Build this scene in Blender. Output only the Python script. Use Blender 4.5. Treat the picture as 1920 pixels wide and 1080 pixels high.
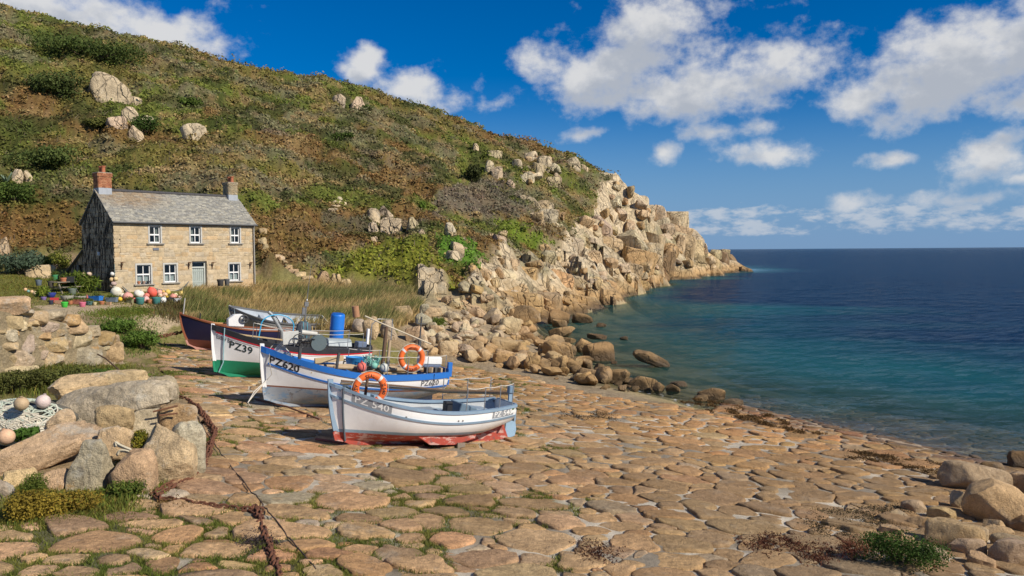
import bpy, bmesh, math, random
import numpy as np
from mathutils import Vector, Matrix, Euler
rad = math.radians
for o in list(bpy.data.objects): bpy.data.objects.remove(o)
SC = bpy.context.scene
COL = SC.collection

# ---------------------------------------------------------------- camera
F = 1493.0                       # focal length in pixels of a 1920 px wide frame (28 mm)
CAMZ = 7.0
PITCH = math.atan((540 - 470) / F)   # horizon sits 70 px above the centre
ROLL = rad(0.40)
cam_d = bpy.data.cameras.new('camera'); cam = bpy.data.objects.new('camera', cam_d); COL.objects.link(cam)
cam_d.sensor_width = 36; cam_d.lens = 36 * F / 1920; cam_d.clip_start = 0.1; cam_d.clip_end = 90000
fwd = Vector((0, math.cos(PITCH), -math.sin(PITCH)))
r0 = Vector((1, 0, 0)); u0 = r0.cross(fwd)
RT = (r0 * math.cos(ROLL) - u0 * math.sin(ROLL)).normalized()
UP = (u0 * math.cos(ROLL) + r0 * math.sin(ROLL)).normalized()
cam.matrix_world = Matrix(((RT.x, UP.x, -fwd.x, 0), (RT.y, UP.y, -fwd.y, 0), (RT.z, UP.z, -fwd.z, CAMZ), (0, 0, 0, 1)))
SC.camera = cam
def ray(px, py):
    d = fwd + RT * ((px - 960) / F) + UP * ((540 - py) / F)
    return d / d.y
def at(px, py, D):                # world point seen at a photograph pixel, D metres ahead
    return Vector((0, 0, CAMZ)) + ray(px, py) * D
def proj(P):                      # world points -> photograph pixels
    P = np.atleast_2d(np.asarray(P, float)) - np.array([0, 0, CAMZ])
    f, r, u = np.array(fwd), np.array(RT), np.array(UP)
    d = np.maximum(P @ f, 1e-3)
    return 960 + F * (P @ r) / d, 540 - F * (P @ u) / d

# ---------------------------------------------------------------- light, sky, exposure
SUN_AZ = Vector((0.86, -0.51)).normalized(); SUN_EL = rad(35)
to_sun = Vector((SUN_AZ.x * math.cos(SUN_EL), SUN_AZ.y * math.cos(SUN_EL), math.sin(SUN_EL)))
sd = bpy.data.lights.new('sun', 'SUN'); sun = bpy.data.objects.new('sun', sd); COL.objects.link(sun)
sd.energy = 5.0; sd.angle = rad(0.5); sd.color = (1.0, 0.93, 0.82)
sun.rotation_euler = (-to_sun).to_track_quat('-Z', 'Y').to_euler(); sun.location = (30, -30, 60)
SC.view_settings.view_transform = 'Standard'; SC.view_settings.look = 'None'
SC.view_settings.gamma = 1; SC.view_settings.use_curve_mapping = False
SC.view_settings.exposure = 0.10
SC.cycles.use_denoising = True
SC.cycles.max_bounces = 6; SC.cycles.transparent_max_bounces = 12
SC.cycles.caustics_reflective = False; SC.cycles.caustics_refractive = False
SC.cycles.sample_clamp_indirect = 4.0

def nd(nt, typ, ins=None, **props):
    n = nt.nodes.new(typ)
    for k, v in props.items(): setattr(n, k, v)
    for k, v in (ins or {}).items():
        s = n.inputs[k]
        if isinstance(v, bpy.types.NodeSocket): nt.links.new(v, s)
        elif isinstance(v, bpy.types.Node): nt.links.new(v.outputs[0], s)
        else:
            try: s.default_value = v
            except Exception: s.default_value = (*v, 1)
    return n
def mth(nt, op, a, b=None, c=None, clamp=False):
    ins = {0: a}
    if b is not None: ins[1] = b
    if c is not None: ins[2] = c
    return nd(nt, 'ShaderNodeMath', ins, operation=op, use_clamp=clamp).outputs[0]
def mixc(nt, f, a, b, blend='MIX'):
    n = nd(nt, 'ShaderNodeMix', data_type='RGBA', blend_type=blend)
    for i, v in ((0, f), (6, a), (7, b)):
        s = n.inputs[i]
        if isinstance(v, bpy.types.NodeSocket): nt.links.new(v, s)
        elif i == 0: s.default_value = v
        else: s.default_value = v if len(v) == 4 else (*v, 1)
    return n.outputs[2]
def ramp(nt, f, lo, hi, smooth=True, a=0.0, b=1.0):
    n = nd(nt, 'ShaderNodeMapRange', {0: f, 1: lo, 2: hi, 3: a, 4: b})
    if smooth: n.interpolation_type = 'SMOOTHSTEP'
    return n.outputs[0]

def build_world():
    w = bpy.data.worlds.new('World'); SC.world = w; w.use_nodes = True
    nt = w.node_tree; nt.nodes.clear()
    sky = nd(nt, 'ShaderNodeTexSky', sky_type='NISHITA', sun_disc=False, sun_elevation=SUN_EL,
             sun_rotation=math.atan2(to_sun.x, to_sun.y), altitude=0, air_density=1.0, dust_density=0.0, ozone_density=4.0)
    hs = nd(nt, 'ShaderNodeHueSaturation', {'Saturation': 1.55, 'Value': 0.92, 'Color': sky})
    # ---- clouds over the whole dome, in azimuth / elevation degrees
    g = bpy.data.node_groups.new('cloud_cover', 'ShaderNodeTree')
    g.interface.new_socket('az', in_out='INPUT', socket_type='NodeSocketFloat')
    g.interface.new_socket('el', in_out='INPUT', socket_type='NodeSocketFloat')
    g.interface.new_socket('cover', in_out='OUTPUT', socket_type='NodeSocketFloat')
    gi = nd(g, 'NodeGroupInput'); go = nd(g, 'NodeGroupOutput')
    az, el = gi.outputs[0], gi.outputs[1]
    vec = nd(g, 'ShaderNodeCombineXYZ', {0: az, 1: mth(g, 'MULTIPLY', el, 1.25), 2: 3.7})
    n1 = nd(g, 'ShaderNodeTexNoise', {'Vector': vec, 'Scale': 0.28, 'Detail': 8.0, 'Roughness': 0.61})
    wv = nd(g, 'ShaderNodeTexNoise', {'Vector': vec, 'Scale': 0.16, 'Detail': 3.0})
    wx = nd(g, 'ShaderNodeSeparateColor', {0: wv.outputs[1]})
    azw = mth(g, 'MULTIPLY_ADD', mth(g, 'SUBTRACT', wx.outputs[0], 0.5), 3.4, az)
    elw = mth(g, 'MULTIPLY_ADD', mth(g, 'SUBTRACT', wx.outputs[1], 0.5), 2.2, el)
    blobs = [(90, 25, 250, 58, 1.0), (290, 58, 110, 44, .9), (395, 85, 45, 20, .5),
             (688, 128, 42, 34, .85), (768, 165, 88, 42, .95), (840, 195, 36, 20, .45),
             (1010, 125, 66, 48, .7), (1150, 140, 130, 66, 1.0), (1300, 160, 130, 62, .95), (1450, 125, 105, 44, .9),
             (1240, 45, 130, 55, .9), (1230, 205, 80, 24, .5), (1520, 30, 90, 40, .30),
             (1630, 185, 75, 40, .85), (1790, 130, 140, 80, 1.05), (1910, 95, 130, 80, 1.05), (1940, 195, 130, 36, .8),
             (1100, 252, 42, 16, .75), (1235, 288, 32, 20, .9), (1350, 248, 95, 18, .65), (1445, 288, 78, 26, .9),
             (1655, 296, 40, 17, .85), (1835, 292, 66, 40, .95), (1610, 378, 40, 20, .8), (1800, 375, 90, 14, .6), (1900, 335, 26, 14, .6), (910, 205, 25, 18, .3)]
    f = None
    for (px, py, rx, ry, a) in blobs:
        d = ray(px, py).normalized()
        a0, e0 = math.degrees(math.atan2(d.x, d.y)), math.degrees(math.asin(d.z))
        kx = math.degrees(rx / F) * 1.05; ky = math.degrees(ry / F) * 1.05
        qx = mth(g, 'MULTIPLY', mth(g, 'SUBTRACT', azw, a0), 1 / kx); qy = mth(g, 'MULTIPLY', mth(g, 'SUBTRACT', elw, e0), 1 / ky)
        r = mth(g, 'SQRT', mth(g, 'ADD', mth(g, 'MULTIPLY', qx, qx), mth(g, 'MULTIPLY', qy, qy)))
        b = mth(g, 'MULTIPLY_ADD', r, -a * 0.8, a * 1.05)
        f = b if f is None else mth(g, 'SMOOTH_MAX', f, b, 0.25)
    f = mth(g, 'MAXIMUM', f, -0.6)
    # the same broken cumulus goes on all round, beyond the picture
    big = nd(g, 'ShaderNodeTexNoise', {'Vector': vec, 'Scale': 0.055, 'Detail': 2.0})
    gen = mth(g, 'MULTIPLY_ADD', big.outputs[0], 5.0, -2.55)
    out_az = ramp(g, mth(g, 'ABSOLUTE', az), 35, 44); out_el = ramp(g, el, 19.5, 25)
    outm = mth(g, 'MAXIMUM', out_az, out_el)
    f = mth(g, 'ADD', mth(g, 'MULTIPLY', f, mth(g, 'SUBTRACT', 1.0, outm)), mth(g, 'MULTIPLY', gen, outm))
    # thin broken band of small far cumulus just above the horizon
    vb = nd(g, 'ShaderNodeCombineXYZ', {0: az, 1: mth(g, 'MULTIPLY', el, 2.6), 2: 9.1})
    nb = nd(g, 'ShaderNodeTexNoise', {'Vector': vb, 'Scale': 0.5, 'Detail': 5.0, 'Roughness': 0.6})
    band = mth(g, 'MULTIPLY', ramp(g, el, 0.2, 1.3), ramp(g, el, 2.4, 4.0, True, 1, 0))
    fb = mth(g, 'MULTIPLY_ADD', nb.outputs[0], 3.0, -1.50)
    fb = mth(g, 'MULTIPLY_ADD', mth(g, 'SUBTRACT', band, 1.0), 1.6, fb)
    t = mth(g, 'MULTIPLY_ADD', mth(g, 'SUBTRACT', n1.outputs[0], 0.5), 2.3, f)
    cov = ramp(g, t, 0.08, 0.82); covb = mth(g, 'MULTIPLY', ramp(g, fb, -0.35, 0.35), 0.75)
    g.links.new(mth(g, 'MAXIMUM', cov, covb), go.inputs[0])
    # ---- use it twice: cover here, and cover a little higher (what shades this bit)
    tc = nd(nt, 'ShaderNodeTexCoord'); sx = nd(nt, 'ShaderNodeSeparateXYZ', {0: tc.outputs['Generated']})
    DG = 180 / math.pi
    azd = mth(nt, 'MULTIPLY', mth(nt, 'ARCTAN2', sx.outputs[0], sx.outputs[1]), DG)
    eld = mth(nt, 'MULTIPLY', mth(nt, 'ARCSINE', sx.outputs[2]), DG)
    def cc(a, e):
        n = nd(nt, 'ShaderNodeGroup', node_tree=g); nt.links.new(a, n.inputs[0]); nt.links.new(e, n.inputs[1]); return n.outputs[0]
    c0 = cc(azd, eld); c1 = cc(mth(nt, 'ADD', azd, 0.7), mth(nt, 'ADD', eld, 2.0))
    shade = mth(nt, 'MULTIPLY', c1, c0)
    ccol = mixc(nt, shade, (0.90, 0.90, 0.90), (0.56, 0.60, 0.67))
    low = ramp(nt, eld, 0.0, 7.0, True, 0.45, 0.0)
    ccol = mixc(nt, low, ccol, (0.42, 0.55, 0.74))
    hs = nd(nt, 'ShaderNodeMix', {6: hs.outputs[0], 7: (.70, .80, 1.03, 1)}, data_type='RGBA', blend_type='MULTIPLY'); hs.inputs[0].default_value = 1.0
    skyc = mixc(nt, ramp(nt, eld, 0.0, 11.0, True, 0.85, 0.0), hs.outputs[2], (1.7, 3.4, 6.2))   # blue-grey sea haze low down
    b1 = nd(nt, 'ShaderNodeBackground', {'Color': skyc, 'Strength': 0.085}); b2 = nd(nt, 'ShaderNodeBackground', {'Color': ccol, 'Strength': 0.75})
    mx = nd(nt, 'ShaderNodeMixShader', {0: mth(nt, 'MULTIPLY', c0, 0.94), 1: b1, 2: b2})
    nd(nt, 'ShaderNodeOutputWorld', {0: mx})
    w.cycles.sampling_method = 'MANUAL'; w.cycles.sample_map_resolution = 512
build_world()
# ---------------------------------------------------------------- helpers
RNG = np.random.default_rng(7)
rnd = random.Random(11)
_perm = np.random.default_rng(3).permutation(512).astype(np.int64)
_val = np.random.default_rng(4).random(512)
def vnoise(P):
    P = np.asarray(P, float); I = np.floor(P).astype(np.int64); f = P - I; f = f * f * f * (f * (f * 6 - 15) + 10)
    def h(dx, dy, dz):
        return _val[_perm[(_perm[(_perm[(I[:, 0] + dx) & 511] + I[:, 1] + dy) & 511] + I[:, 2] + dz) & 511]]
    x, y, z = f[:, 0], f[:, 1], f[:, 2]
    a = h(0, 0, 0) * (1 - x) + h(1, 0, 0) * x; b = h(0, 1, 0) * (1 - x) + h(1, 1, 0) * x
    c = h(0, 0, 1) * (1 - x) + h(1, 0, 1) * x; d = h(0, 1, 1) * (1 - x) + h(1, 1, 1) * x
    return (a * (1 - y) + b * y) * (1 - z) + (c * (1 - y) + d * y) * z
def fbm(P, octs=4, gain=.5):
    P = np.asarray(P, float); s = 0; a = 1.0; t = 0
    for i in range(octs):
        s = s + a * vnoise(P * (2.03 ** i) + 17.3 * i); t += a; a *= gain
    return s / t
def P3(x, y, z=0.0):
    return np.stack([np.asarray(x, float), np.asarray(y, float), np.broadcast_to(z, np.shape(x)).astype(float)], -1)
def sstep(a, b, x):
    t = np.clip((np.asarray(x, float) - a) / (b - a), 0, 1); return t * t * (3 - 2 * t)
def inpoly(px, py, poly):
    px = np.asarray(px, float); py = np.asarray(py, float); c = np.zeros(px.shape, bool); n = len(poly)
    for i in range(n):
        x1, y1 = poly[i]; x2, y2 = poly[(i + 1) % n]
        m = ((y1 > py) != (y2 > py)); xi = (x2 - x1) * (py - y1) / ((y2 - y1) if y2 != y1 else 1e-9) + x1
        c ^= m & (px < xi)
    return c

def npmesh(name, V, Fq, mats, cols=None, smooth=False, sharp=None, midx=None, attrs=None):
    V = np.asarray(V, np.float32); Fq = np.asarray(Fq, np.int32); k = Fq.shape[1]
    me = bpy.data.meshes.new(name)
    me.vertices.add(len(V)); me.vertices.foreach_set('co', V.ravel())
    me.loops.add(Fq.size); me.loops.foreach_set('vertex_index', Fq.ravel())
    me.polygons.add(len(Fq)); me.polygons.foreach_set('loop_start', np.arange(0, Fq.size, k, dtype=np.int32))
    if smooth: me.polygons.foreach_set('use_smooth', np.ones(len(Fq), bool))
    if midx is not None: me.polygons.foreach_set('material_index', np.asarray(midx, np.int32))
    me.update(calc_edges=True)
    if cols is not None: setcol(me, cols)
    for an, av in (attrs or {}).items():
        a = me.attributes.new(an, 'FLOAT', 'POINT'); a.data.foreach_set('value', np.asarray(av, np.float32))
    if sharp: me.set_sharp_from_angle(angle=sharp)
    for m in (mats if isinstance(mats, (list, tuple)) else [mats]): me.materials.append(m)
    return me
def setcol(me, cols):
    cols = np.asarray(cols, np.float32)
    if cols.ndim == 1: cols = np.tile(cols, (len(me.vertices), 1))
    a = me.color_attributes.new('Col', 'FLOAT_COLOR', 'POINT')
    a.data.foreach_set('color', np.concatenate([cols[:, :3], np.ones((len(cols), 1), np.float32)], 1).ravel())
def ob(name, me, parent=None, label=None, cat=None, group=None, kind=None, loc=None, rot=None):
    o = bpy.data.objects.new(name, me); COL.objects.link(o)
    if parent is not None: o.parent = parent
    if label: o['label'] = label
    if cat: o['category'] = cat
    if group: o['group'] = group
    if kind: o['kind'] = kind
    if loc is not None: o.location = loc
    if rot is not None: o.rotation_euler = rot
    return o
def empty(name, label, cat, loc, rot=(0, 0, 0), group=None):
    o = ob(name, None, None, label, cat, group, None, loc, rot); o.empty_display_size = .2; return o

class MB:                          # collects shapes; build() links them as one mesh object
    def __init__(s): s.v = []; s.f = []; s.m = []
    def add(s, V, Fs, mi=0):
        n = len(s.v); s.v += [tuple(p) for p in V]
        for f in Fs: s.f.append([i + n for i in f]); s.m.append(mi)
        return s
    def box(s, c, d, R=None, mi=0, jit=0):
        V = []
        for x in (-.5, .5):
            for y in (-.5, .5):
                for z in (-.5, .5):
                    p = Vector((x * d[0], y * d[1], z * d[2]))
                    if jit: p += Vector((rnd.uniform(-jit, jit), rnd.uniform(-jit, jit), rnd.uniform(-jit, jit)))
                    if R is not None: p = R @ p
                    V.append(p + Vector(c))
        return s.add(V, [(0, 1, 3, 2), (4, 6, 7, 5), (0, 4, 5, 1), (2, 3, 7, 6), (0, 2, 6, 4), (1, 5, 7, 3)], mi)
    def loft(s, rings, closed=True, cap0=True, cap1=True, mi=0):
        n = len(rings[0]); V = [p for r in rings for p in r]; Fs = []
        for i in range(len(rings) - 1):
            for j in range(n if closed else n - 1):
                a = i * n + j; b = i * n + (j + 1) % n; Fs.append((a, b, b + n, a + n))
        if cap0 and closed: Fs.append(tuple(range(n))[::-1])
        if cap1 and closed: Fs.append(tuple(range((len(rings) - 1) * n, len(rings) * n)))
        return s.add(V, Fs, mi)
    def tube(s, pts, r, n=8, mi=0, caps=True):
        pts = [Vector(p) for p in pts]; rings = []; up = None
        for i, p in enumerate(pts):
            t = (pts[min(i + 1, len(pts) - 1)] - pts[max(i - 1, 0)])
            t = t.normalized() if t.length > 1e-9 else Vector((0, 0, 1))
            if up is None:
                up = Vector((0, 0, 1)) if abs(t.z) < .9 else Vector((1, 0, 0))
            b = t.cross(up);
            if b.length < 1e-6: b = t.cross(Vector((1, 0.3, 0)))
            b.normalize(); up = b.cross(t).normalized()
            rr = r[i] if isinstance(r, (list, tuple)) else r
            rings.append([p + (b * math.cos(a) + up * math.sin(a)) * rr for a in [2 * math.pi * k / n for k in range(n)]])
        return s.loft(rings, True, caps, caps, mi)
    def lathe(s, prof, n=16, c=(0, 0, 0), R=None, mi=0, caps=True):
        rings = []
        for (r, z) in prof:
            ring = []
            for k in range(n):
                a = 2 * math.pi * k / n; p = Vector((r * math.cos(a), r * math.sin(a), z))
                if R is not None: p = R @ p
                ring.append(p + Vector(c))
            rings.append(ring)
        return s.loft(rings, True, caps, caps, mi)
    def prism(s, poly, h, R=None, c=(0, 0, 0), mi=0):      # poly in xy, extruded +z
        rings = []
        for z in (0, h):
            rings.append([(R @ Vector((x, y, z)) if R is not None else Vector((x, y, z))) + Vector(c) for x, y in poly])
        return s.loft(rings, True, True, True, mi)
    def mesh(s, name, mats, smooth=False, sharp=None, bevel=0):
        me = bpy.data.meshes.new(name); me.from_pydata(s.v, [], s.f); me.validate()
        bm = bmesh.new(); bm.from_mesh(me)
        bmesh.ops.recalc_face_normals(bm, faces=bm.faces)
        if bevel:
            bmesh.ops.bevel(bm, geom=[e for e in bm.edges if len(e.link_faces) == 2 and e.calc_face_angle(0) > .5], offset=bevel, segments=1, affect='EDGES', clamp_overlap=True)
        bm.to_mesh(me); bm.free()
        if not bevel and max(s.m, default=0) > 0 and len(me.polygons) == len(s.m): me.polygons.foreach_set('material_index', s.m)
        if smooth:
            me.polygons.foreach_set('use_smooth', np.ones(len(me.polygons), bool)); me.set_sharp_from_angle(angle=sharp or rad(40))
        for m in (mats if isinstance(mats, (list, tuple)) else [mats]): me.materials.append(m)
        return me
    def build(s, name, mats, parent=None, smooth=False, sharp=None, bevel=0, **kw):
        return ob(name, s.mesh(name, mats, smooth, sharp, bevel), parent, **kw)

# ---------------------------------------------------------------- materials
def newmat(name):
    m = bpy.data.materials.new(name); m.use_nodes = True; nt = m.node_tree; nt.nodes.clear(); return m, nt
def finish(nt, bsdf): nd(nt, 'ShaderNodeOutputMaterial', {0: bsdf})
def bsdf(nt, col, rough=.8, spec=.3, bump=None, **kw):
    ins = {'Base Color': col if isinstance(col, bpy.types.NodeSocket) else (*col, 1), 'Roughness': rough, 'Specular IOR Level': spec}
    if bump is not None: ins['Normal'] = bump
    ins.update(kw)
    return nd(nt, 'ShaderNodeBsdfPrincipled', ins)
def wpos(nt): return nd(nt, 'ShaderNodeNewGeometry').outputs['Position']
def noise(nt, v, sc, det=4, ro=.55, out=0):
    return nd(nt, 'ShaderNodeTexNoise', {'Vector': v, 'Scale': sc, 'Detail': det, 'Roughness': ro}).outputs[out]
def bumpn(nt, h, st, dist): return nd(nt, 'ShaderNodeBump', {'Strength': st, 'Distance': dist, 'Height': h}).outputs[0]
def colattr(nt): return nd(nt, 'ShaderNodeVertexColor', layer_name='Col').outputs[0]
def scalec(nt, c, f): return mixc(nt, 1.0, c, nd(nt, 'ShaderNodeCombineColor', {0: f, 1: f, 2: f}).outputs[0], 'MULTIPLY')

def mat_granite(name, speck=.25, bump=.05, lichen=.35, wet=True, sc=1.0, joint=0.0, jsc=(.5, .5, .28), patch=.3):
    m, nt = newmat(name); v = wpos(nt); c = colattr(nt)
    c = scalec(nt, c, ramp(nt, noise(nt, v, 9 * sc, 6, .7), .3, .7, False, 1 - patch, 1 + patch * .8))
    c = scalec(nt, c, ramp(nt, noise(nt, v, 2.2 * sc, 5, .6), .3, .7, False, .72, 1.25))
    c = scalec(nt, c, ramp(nt, noise(nt, v, 45 * sc, 3, .7), .3, .7, False, 1 - speck, 1 + speck))
    lm = mth(nt, 'MULTIPLY', ramp(nt, noise(nt, v, 1.3 * sc, 6, .68), .54, .66), lichen)
    c = mixc(nt, lm, c, (.47, .45, .38))
    om = mth(nt, 'MULTIPLY', ramp(nt, noise(nt, nd(nt, 'ShaderNodeVectorMath', {0: v, 1: (31, 7, 3)}, operation='ADD'), 1.9 * sc, 5, .65), .62, .70), lichen * 1.1)
    c = mixc(nt, om, c, (.44, .24, .07))
    dk = mth(nt, 'MULTIPLY', ramp(nt, noise(nt, nd(nt, 'ShaderNodeVectorMath', {0: v, 1: (3, 17, 43)}, operation='ADD'), 3.1 * sc, 6, .7), .57, .70), .5)
    c = mixc(nt, dk, c, (.10, .075, .05))
    hj = None
    if joint:    # joints and cracks: narrow, dark with lichen, sunk into the face
        wv = nd(nt, 'ShaderNodeVectorMath', {0: v, 1: nd(nt, 'ShaderNodeVectorMath', {0: noise(nt, v, .7 * sc, 4, .6, 1), 'Scale': 1.1 / sc}, operation='SCALE')}, operation='ADD')
        for k, (mul, wd, am) in enumerate(((1.0, .035, 1.0), (2.9, .05, .55))):
            mp = nd(nt, 'ShaderNodeMapping', {'Vector': wv.outputs[0], 'Rotation': (rad(12), rad(-10), rad(-32)), 'Scale': tuple(q * mul for q in jsc)}).outputs[0]
            d = nd(nt, 'ShaderNodeTexVoronoi', {'Vector': mp, 'Scale': 1.0}, feature='DISTANCE_TO_EDGE').outputs['Distance']
            ln = mth(nt, 'MULTIPLY', ramp(nt, d, .0, wd, True, 1, 0), am * joint); c = mixc(nt, mth(nt, 'MULTIPLY', ln, .75), c, (.10, .075, .05)); hh = mth(nt, 'MULTIPLY', ln, -2.2)
            hj = hh if hj is None else mth(nt, 'ADD', hj, hh)
    rgh = .88
    if wet:      # tide line: weed-dark, wet stone
        z = nd(nt, 'ShaderNodeSeparateXYZ', {0: v}).outputs[2]
        zz = mth(nt, 'MULTIPLY_ADD', noise(nt, v, .8, 4), .9, z)
        wm = mth(nt, 'MULTIPLY', ramp(nt, zz, .80, 1.45, True, 1, 0) if wet is True else ramp(nt, zz, .45, .8, True, 1, 0), .80 if wet is True else .6); rgh = ramp(nt, zz, .5, .9, True, .45, .88)
        c = mixc(nt, wm, c, (.085, .055, .028))
        wo = mth(nt, 'MULTIPLY', mth(nt, 'MULTIPLY', ramp(nt, zz, .6, 1.3), ramp(nt, zz, 1.6, 3.2, True, 1, 0)), .45)
        c = mixc(nt, wo, c, (.40, .24, .10))
    h = mth(nt, 'ADD', noise(nt, v, 6 * sc, 8, .65), mth(nt, 'MULTIPLY', noise(nt, v, 40 * sc, 4, .7), .35))
    if hj is not None: h = mth(nt, 'ADD', h, hj)
    finish(nt, bsdf(nt, c, rgh, .2, bumpn(nt, h, 1.0, bump))); return m
def mat_leaf(name, trans=.25):
    m, nt = newmat(name); c = colattr(nt); v = wpos(nt)
    c = scalec(nt, c, ramp(nt, noise(nt, v, 3.0, 3), .3, .7, False, .75, 1.25))
    d = bsdf(nt, c, .75, .15); t = nd(nt, 'ShaderNodeBsdfTranslucent', {0: c})
    finish(nt, nd(nt, 'ShaderNodeMixShader', {0: trans, 1: d, 2: t})); return m
_pc = {}
def paint(col, rough=.45, dirt=.25, bump=.0, metal=0.0, sc=1.0, dcol=None, spec=.4):
    key = (tuple(col), rough, dirt, bump, metal, sc, dcol)
    if key in _pc: return _pc[key]
    m, nt = newmat('surface_%03d' % len(_pc)); _pc[key] = m
    tcv = nd(nt, 'ShaderNodeTexCoord').outputs['Object']
    n = noise(nt, tcv, 3.0 * sc, 6, .65); n2 = noise(nt, tcv, 22 * sc, 4, .7)
    dc = dcol or tuple(x * .45 + .02 for x in col)
    c = mixc(nt, mth(nt, 'MULTIPLY', ramp(nt, n, .42, .72), dirt), (*col, 1), (*dc, 1))
    c = scalec(nt, c, ramp(nt, n2, .3, .7, False, 1 - dirt * .35, 1 + dirt * .25))
    b = bumpn(nt, mth(nt, 'ADD', n2, n), .6, bump) if bump else None
    finish(nt, bsdf(nt, c, ramp(nt, n, .3, .7, False, max(rough - .1, .05), min(rough + .15, 1)), spec, b, Metallic=metal)); return m
def glassmat():
    m, nt = newmat('window_glass'); v = wpos(nt)
    b = bumpn(nt, noise(nt, v, 1.2, 2), .15, .05)
    finish(nt, nd(nt, 'ShaderNodeMixShader', {0: nd(nt, 'ShaderNodeFresnel', {'IOR': 1.5, 'Normal': b}), 1: nd(nt, 'ShaderNodeBsdfTransparent', {0: (.82, .86, .85, 1)}), 2: nd(nt, 'ShaderNodeBsdfGlossy', {'Roughness': .03, 'Normal': b})})); return m
# ---------------------------------------------------------------- the lie of the land
UPS = Vector((-0.87, -0.49)).normalized()        # straight up the slipway
S0 = Vector((16.2, 25.2)); GRAD = 0.10
def zslip(x, y):
    d = (np.asarray(x, float) - S0.x) * UPS.x + (np.asarray(y, float) - S0.y) * UPS.y
    return GRAD * d - 0.012 * np.clip(-d, 0, 60) + .03 * np.sin(x * .5 + y * .31) 
def water(px, py):                               # point of the sea surface seen at a pixel
    r = ray(px, py); t = -CAMZ / r.z; return Vector((0, 0, CAMZ)) + r * t
def onslip(px, py):
    r = ray(px, py); lo, hi = 4.0, 90.0
    for _ in range(50):
        t = (lo + hi) / 2; p = r * t
        if CAMZ + p.z > zslip(p.x, p.y): lo = t
        else: hi = t
    return Vector((0, 0, CAMZ)) + r * lo
SLIP_PX = [(-250, 1250), (-60, 985), (60, 985), (215, 945), (290, 920), (372, 880), (385, 800), (350, 745), (300, 690), (290, 655), (312, 643),
           (420, 655), (640, 676), (790, 684), (900, 694), (985, 705), (1080, 735), (1200, 752), (1330, 772)]
SLIP_POLY = [tuple(onslip(*p).xy) for p in SLIP_PX] + [(12, 40), (24, 33), (26, 18), (20, 8), (14, 5), (-4, 4)]
ctrl = []
def C(px, py, D): ctrl.append(tuple(at(px, py, D)))
def CX(x, y, z): ctrl.append((x, y, z))
# slipway
for gx in np.arange(-16, 24, 4.0):
    for gy in np.arange(4, 46, 4.0):
        if inpoly(gx, gy, SLIP_POLY): CX(gx, gy, float(zslip(gx, gy)))
for x, y in SLIP_POLY: CX(x, y, float(zslip(x, y)))
# house terrace, path, garden, retaining wall ground
for a in [(216, 548, 54), (150, 545, 57), (478, 541, 62.5), (330, 545, 57), (340, 560, 53), (200, 578, 46), (90, 570, 47), (300, 580, 47.5), (20, 560, 47),
          (230, 600, 43), (120, 590, 41), (30, 585, 37), (-60, 600, 33), (-160, 600, 36), (-120, 540, 52), (60, 525, 55), (0, 512, 57), (-100, 470, 64),
          (290, 612, 43.5), (250, 625, 38), (345, 603, 50), (420, 606, 49.5), (560, 608, 48.5), (700, 612, 47), (690, 642, 42.5), (600, 640, 43), (480, 628, 44.5)]: C(*a)
for p in [(-24, 31, 2.8), (-20.5, 29, 2.65), (-26, 25, 3.0), (-13.5, 23.5, 2.7), (-15, 18, 2.8), (-12, 14, 2.7), (-18, 12, 3.0), (-30, 20, 3.6), (-22, 36.8, 3.7), (-28, 36, 3.95), (-36, 34, 4.3), (-20, 40, 3.4), (-17, 33, 2.45), (-18, 29.2, 2.6), (-32, 31.5, 3.2)]: CX(*p)
# reed bank, rising to the hill
for a in [(500, 563, 58), (640, 566, 58), (760, 572, 56), (790, 596, 51), (360, 560, 55), (495, 532, 63), (490, 470, 68), (560, 500, 70), (620, 540, 64),
          (700, 545, 66), (830, 542, 68), (640, 470, 76), (700, 460, 80), (790, 462, 80), (850, 500, 74), (880, 470, 84)]: C(*a)
# hill foot behind the house and left edge
for a in [(300, 440, 68), (150, 470, 66), (60, 460, 66), (-60, 420, 66), (-300, 400, 66)]: C(*a)
for a in [(0, 300, 82), (-300, 250, 82), (200, 300, 86), (420, 330, 84), (560, 390, 84), (700, 400, 90)]: C(*a)
# ridge and the plateau behind it
for px, py, D in [(-500, -60, 110), (-250, -20, 115), (0, 34, 122), (160, 62, 131), (320, 98, 140), (480, 134, 150), (640, 168, 160), (760, 206, 168), (860, 241, 176), (1000, 282, 186), (1100, 318, 192)]:
    C(px, py, D); p = at(px, py, D); n = Vector((p.x, p.y)).normalized()
    CX(p.x + n.x * 25, p.y + n.y * 25, p.z + 2); CX(p.x + n.x * 110, p.y + n.y * 110, p.z - 4)
# headland: slopes over the rock
for a in [(900, 330, 140), (960, 360, 136), (1040, 370, 150), (1090, 350, 172), (860, 400, 104), (950, 430, 106), (1010, 440, 116), (1060, 430, 134), (1110, 430, 152), (1160, 430, 176),
          (870, 545, 66), (900, 530, 72), (960, 500, 86), (1010, 500, 94), (950, 560, 70), (1010, 556, 86), (1060, 540, 97), (1080, 490, 108), (1140, 480, 132), (1190, 500, 150), (1240, 470, 188), (1280, 470, 195), (1225, 415, 190), (1190, 385, 190), (1290, 450, 212), (1330, 480, 235), (1362, 492, 270)]: C(*a)
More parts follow.
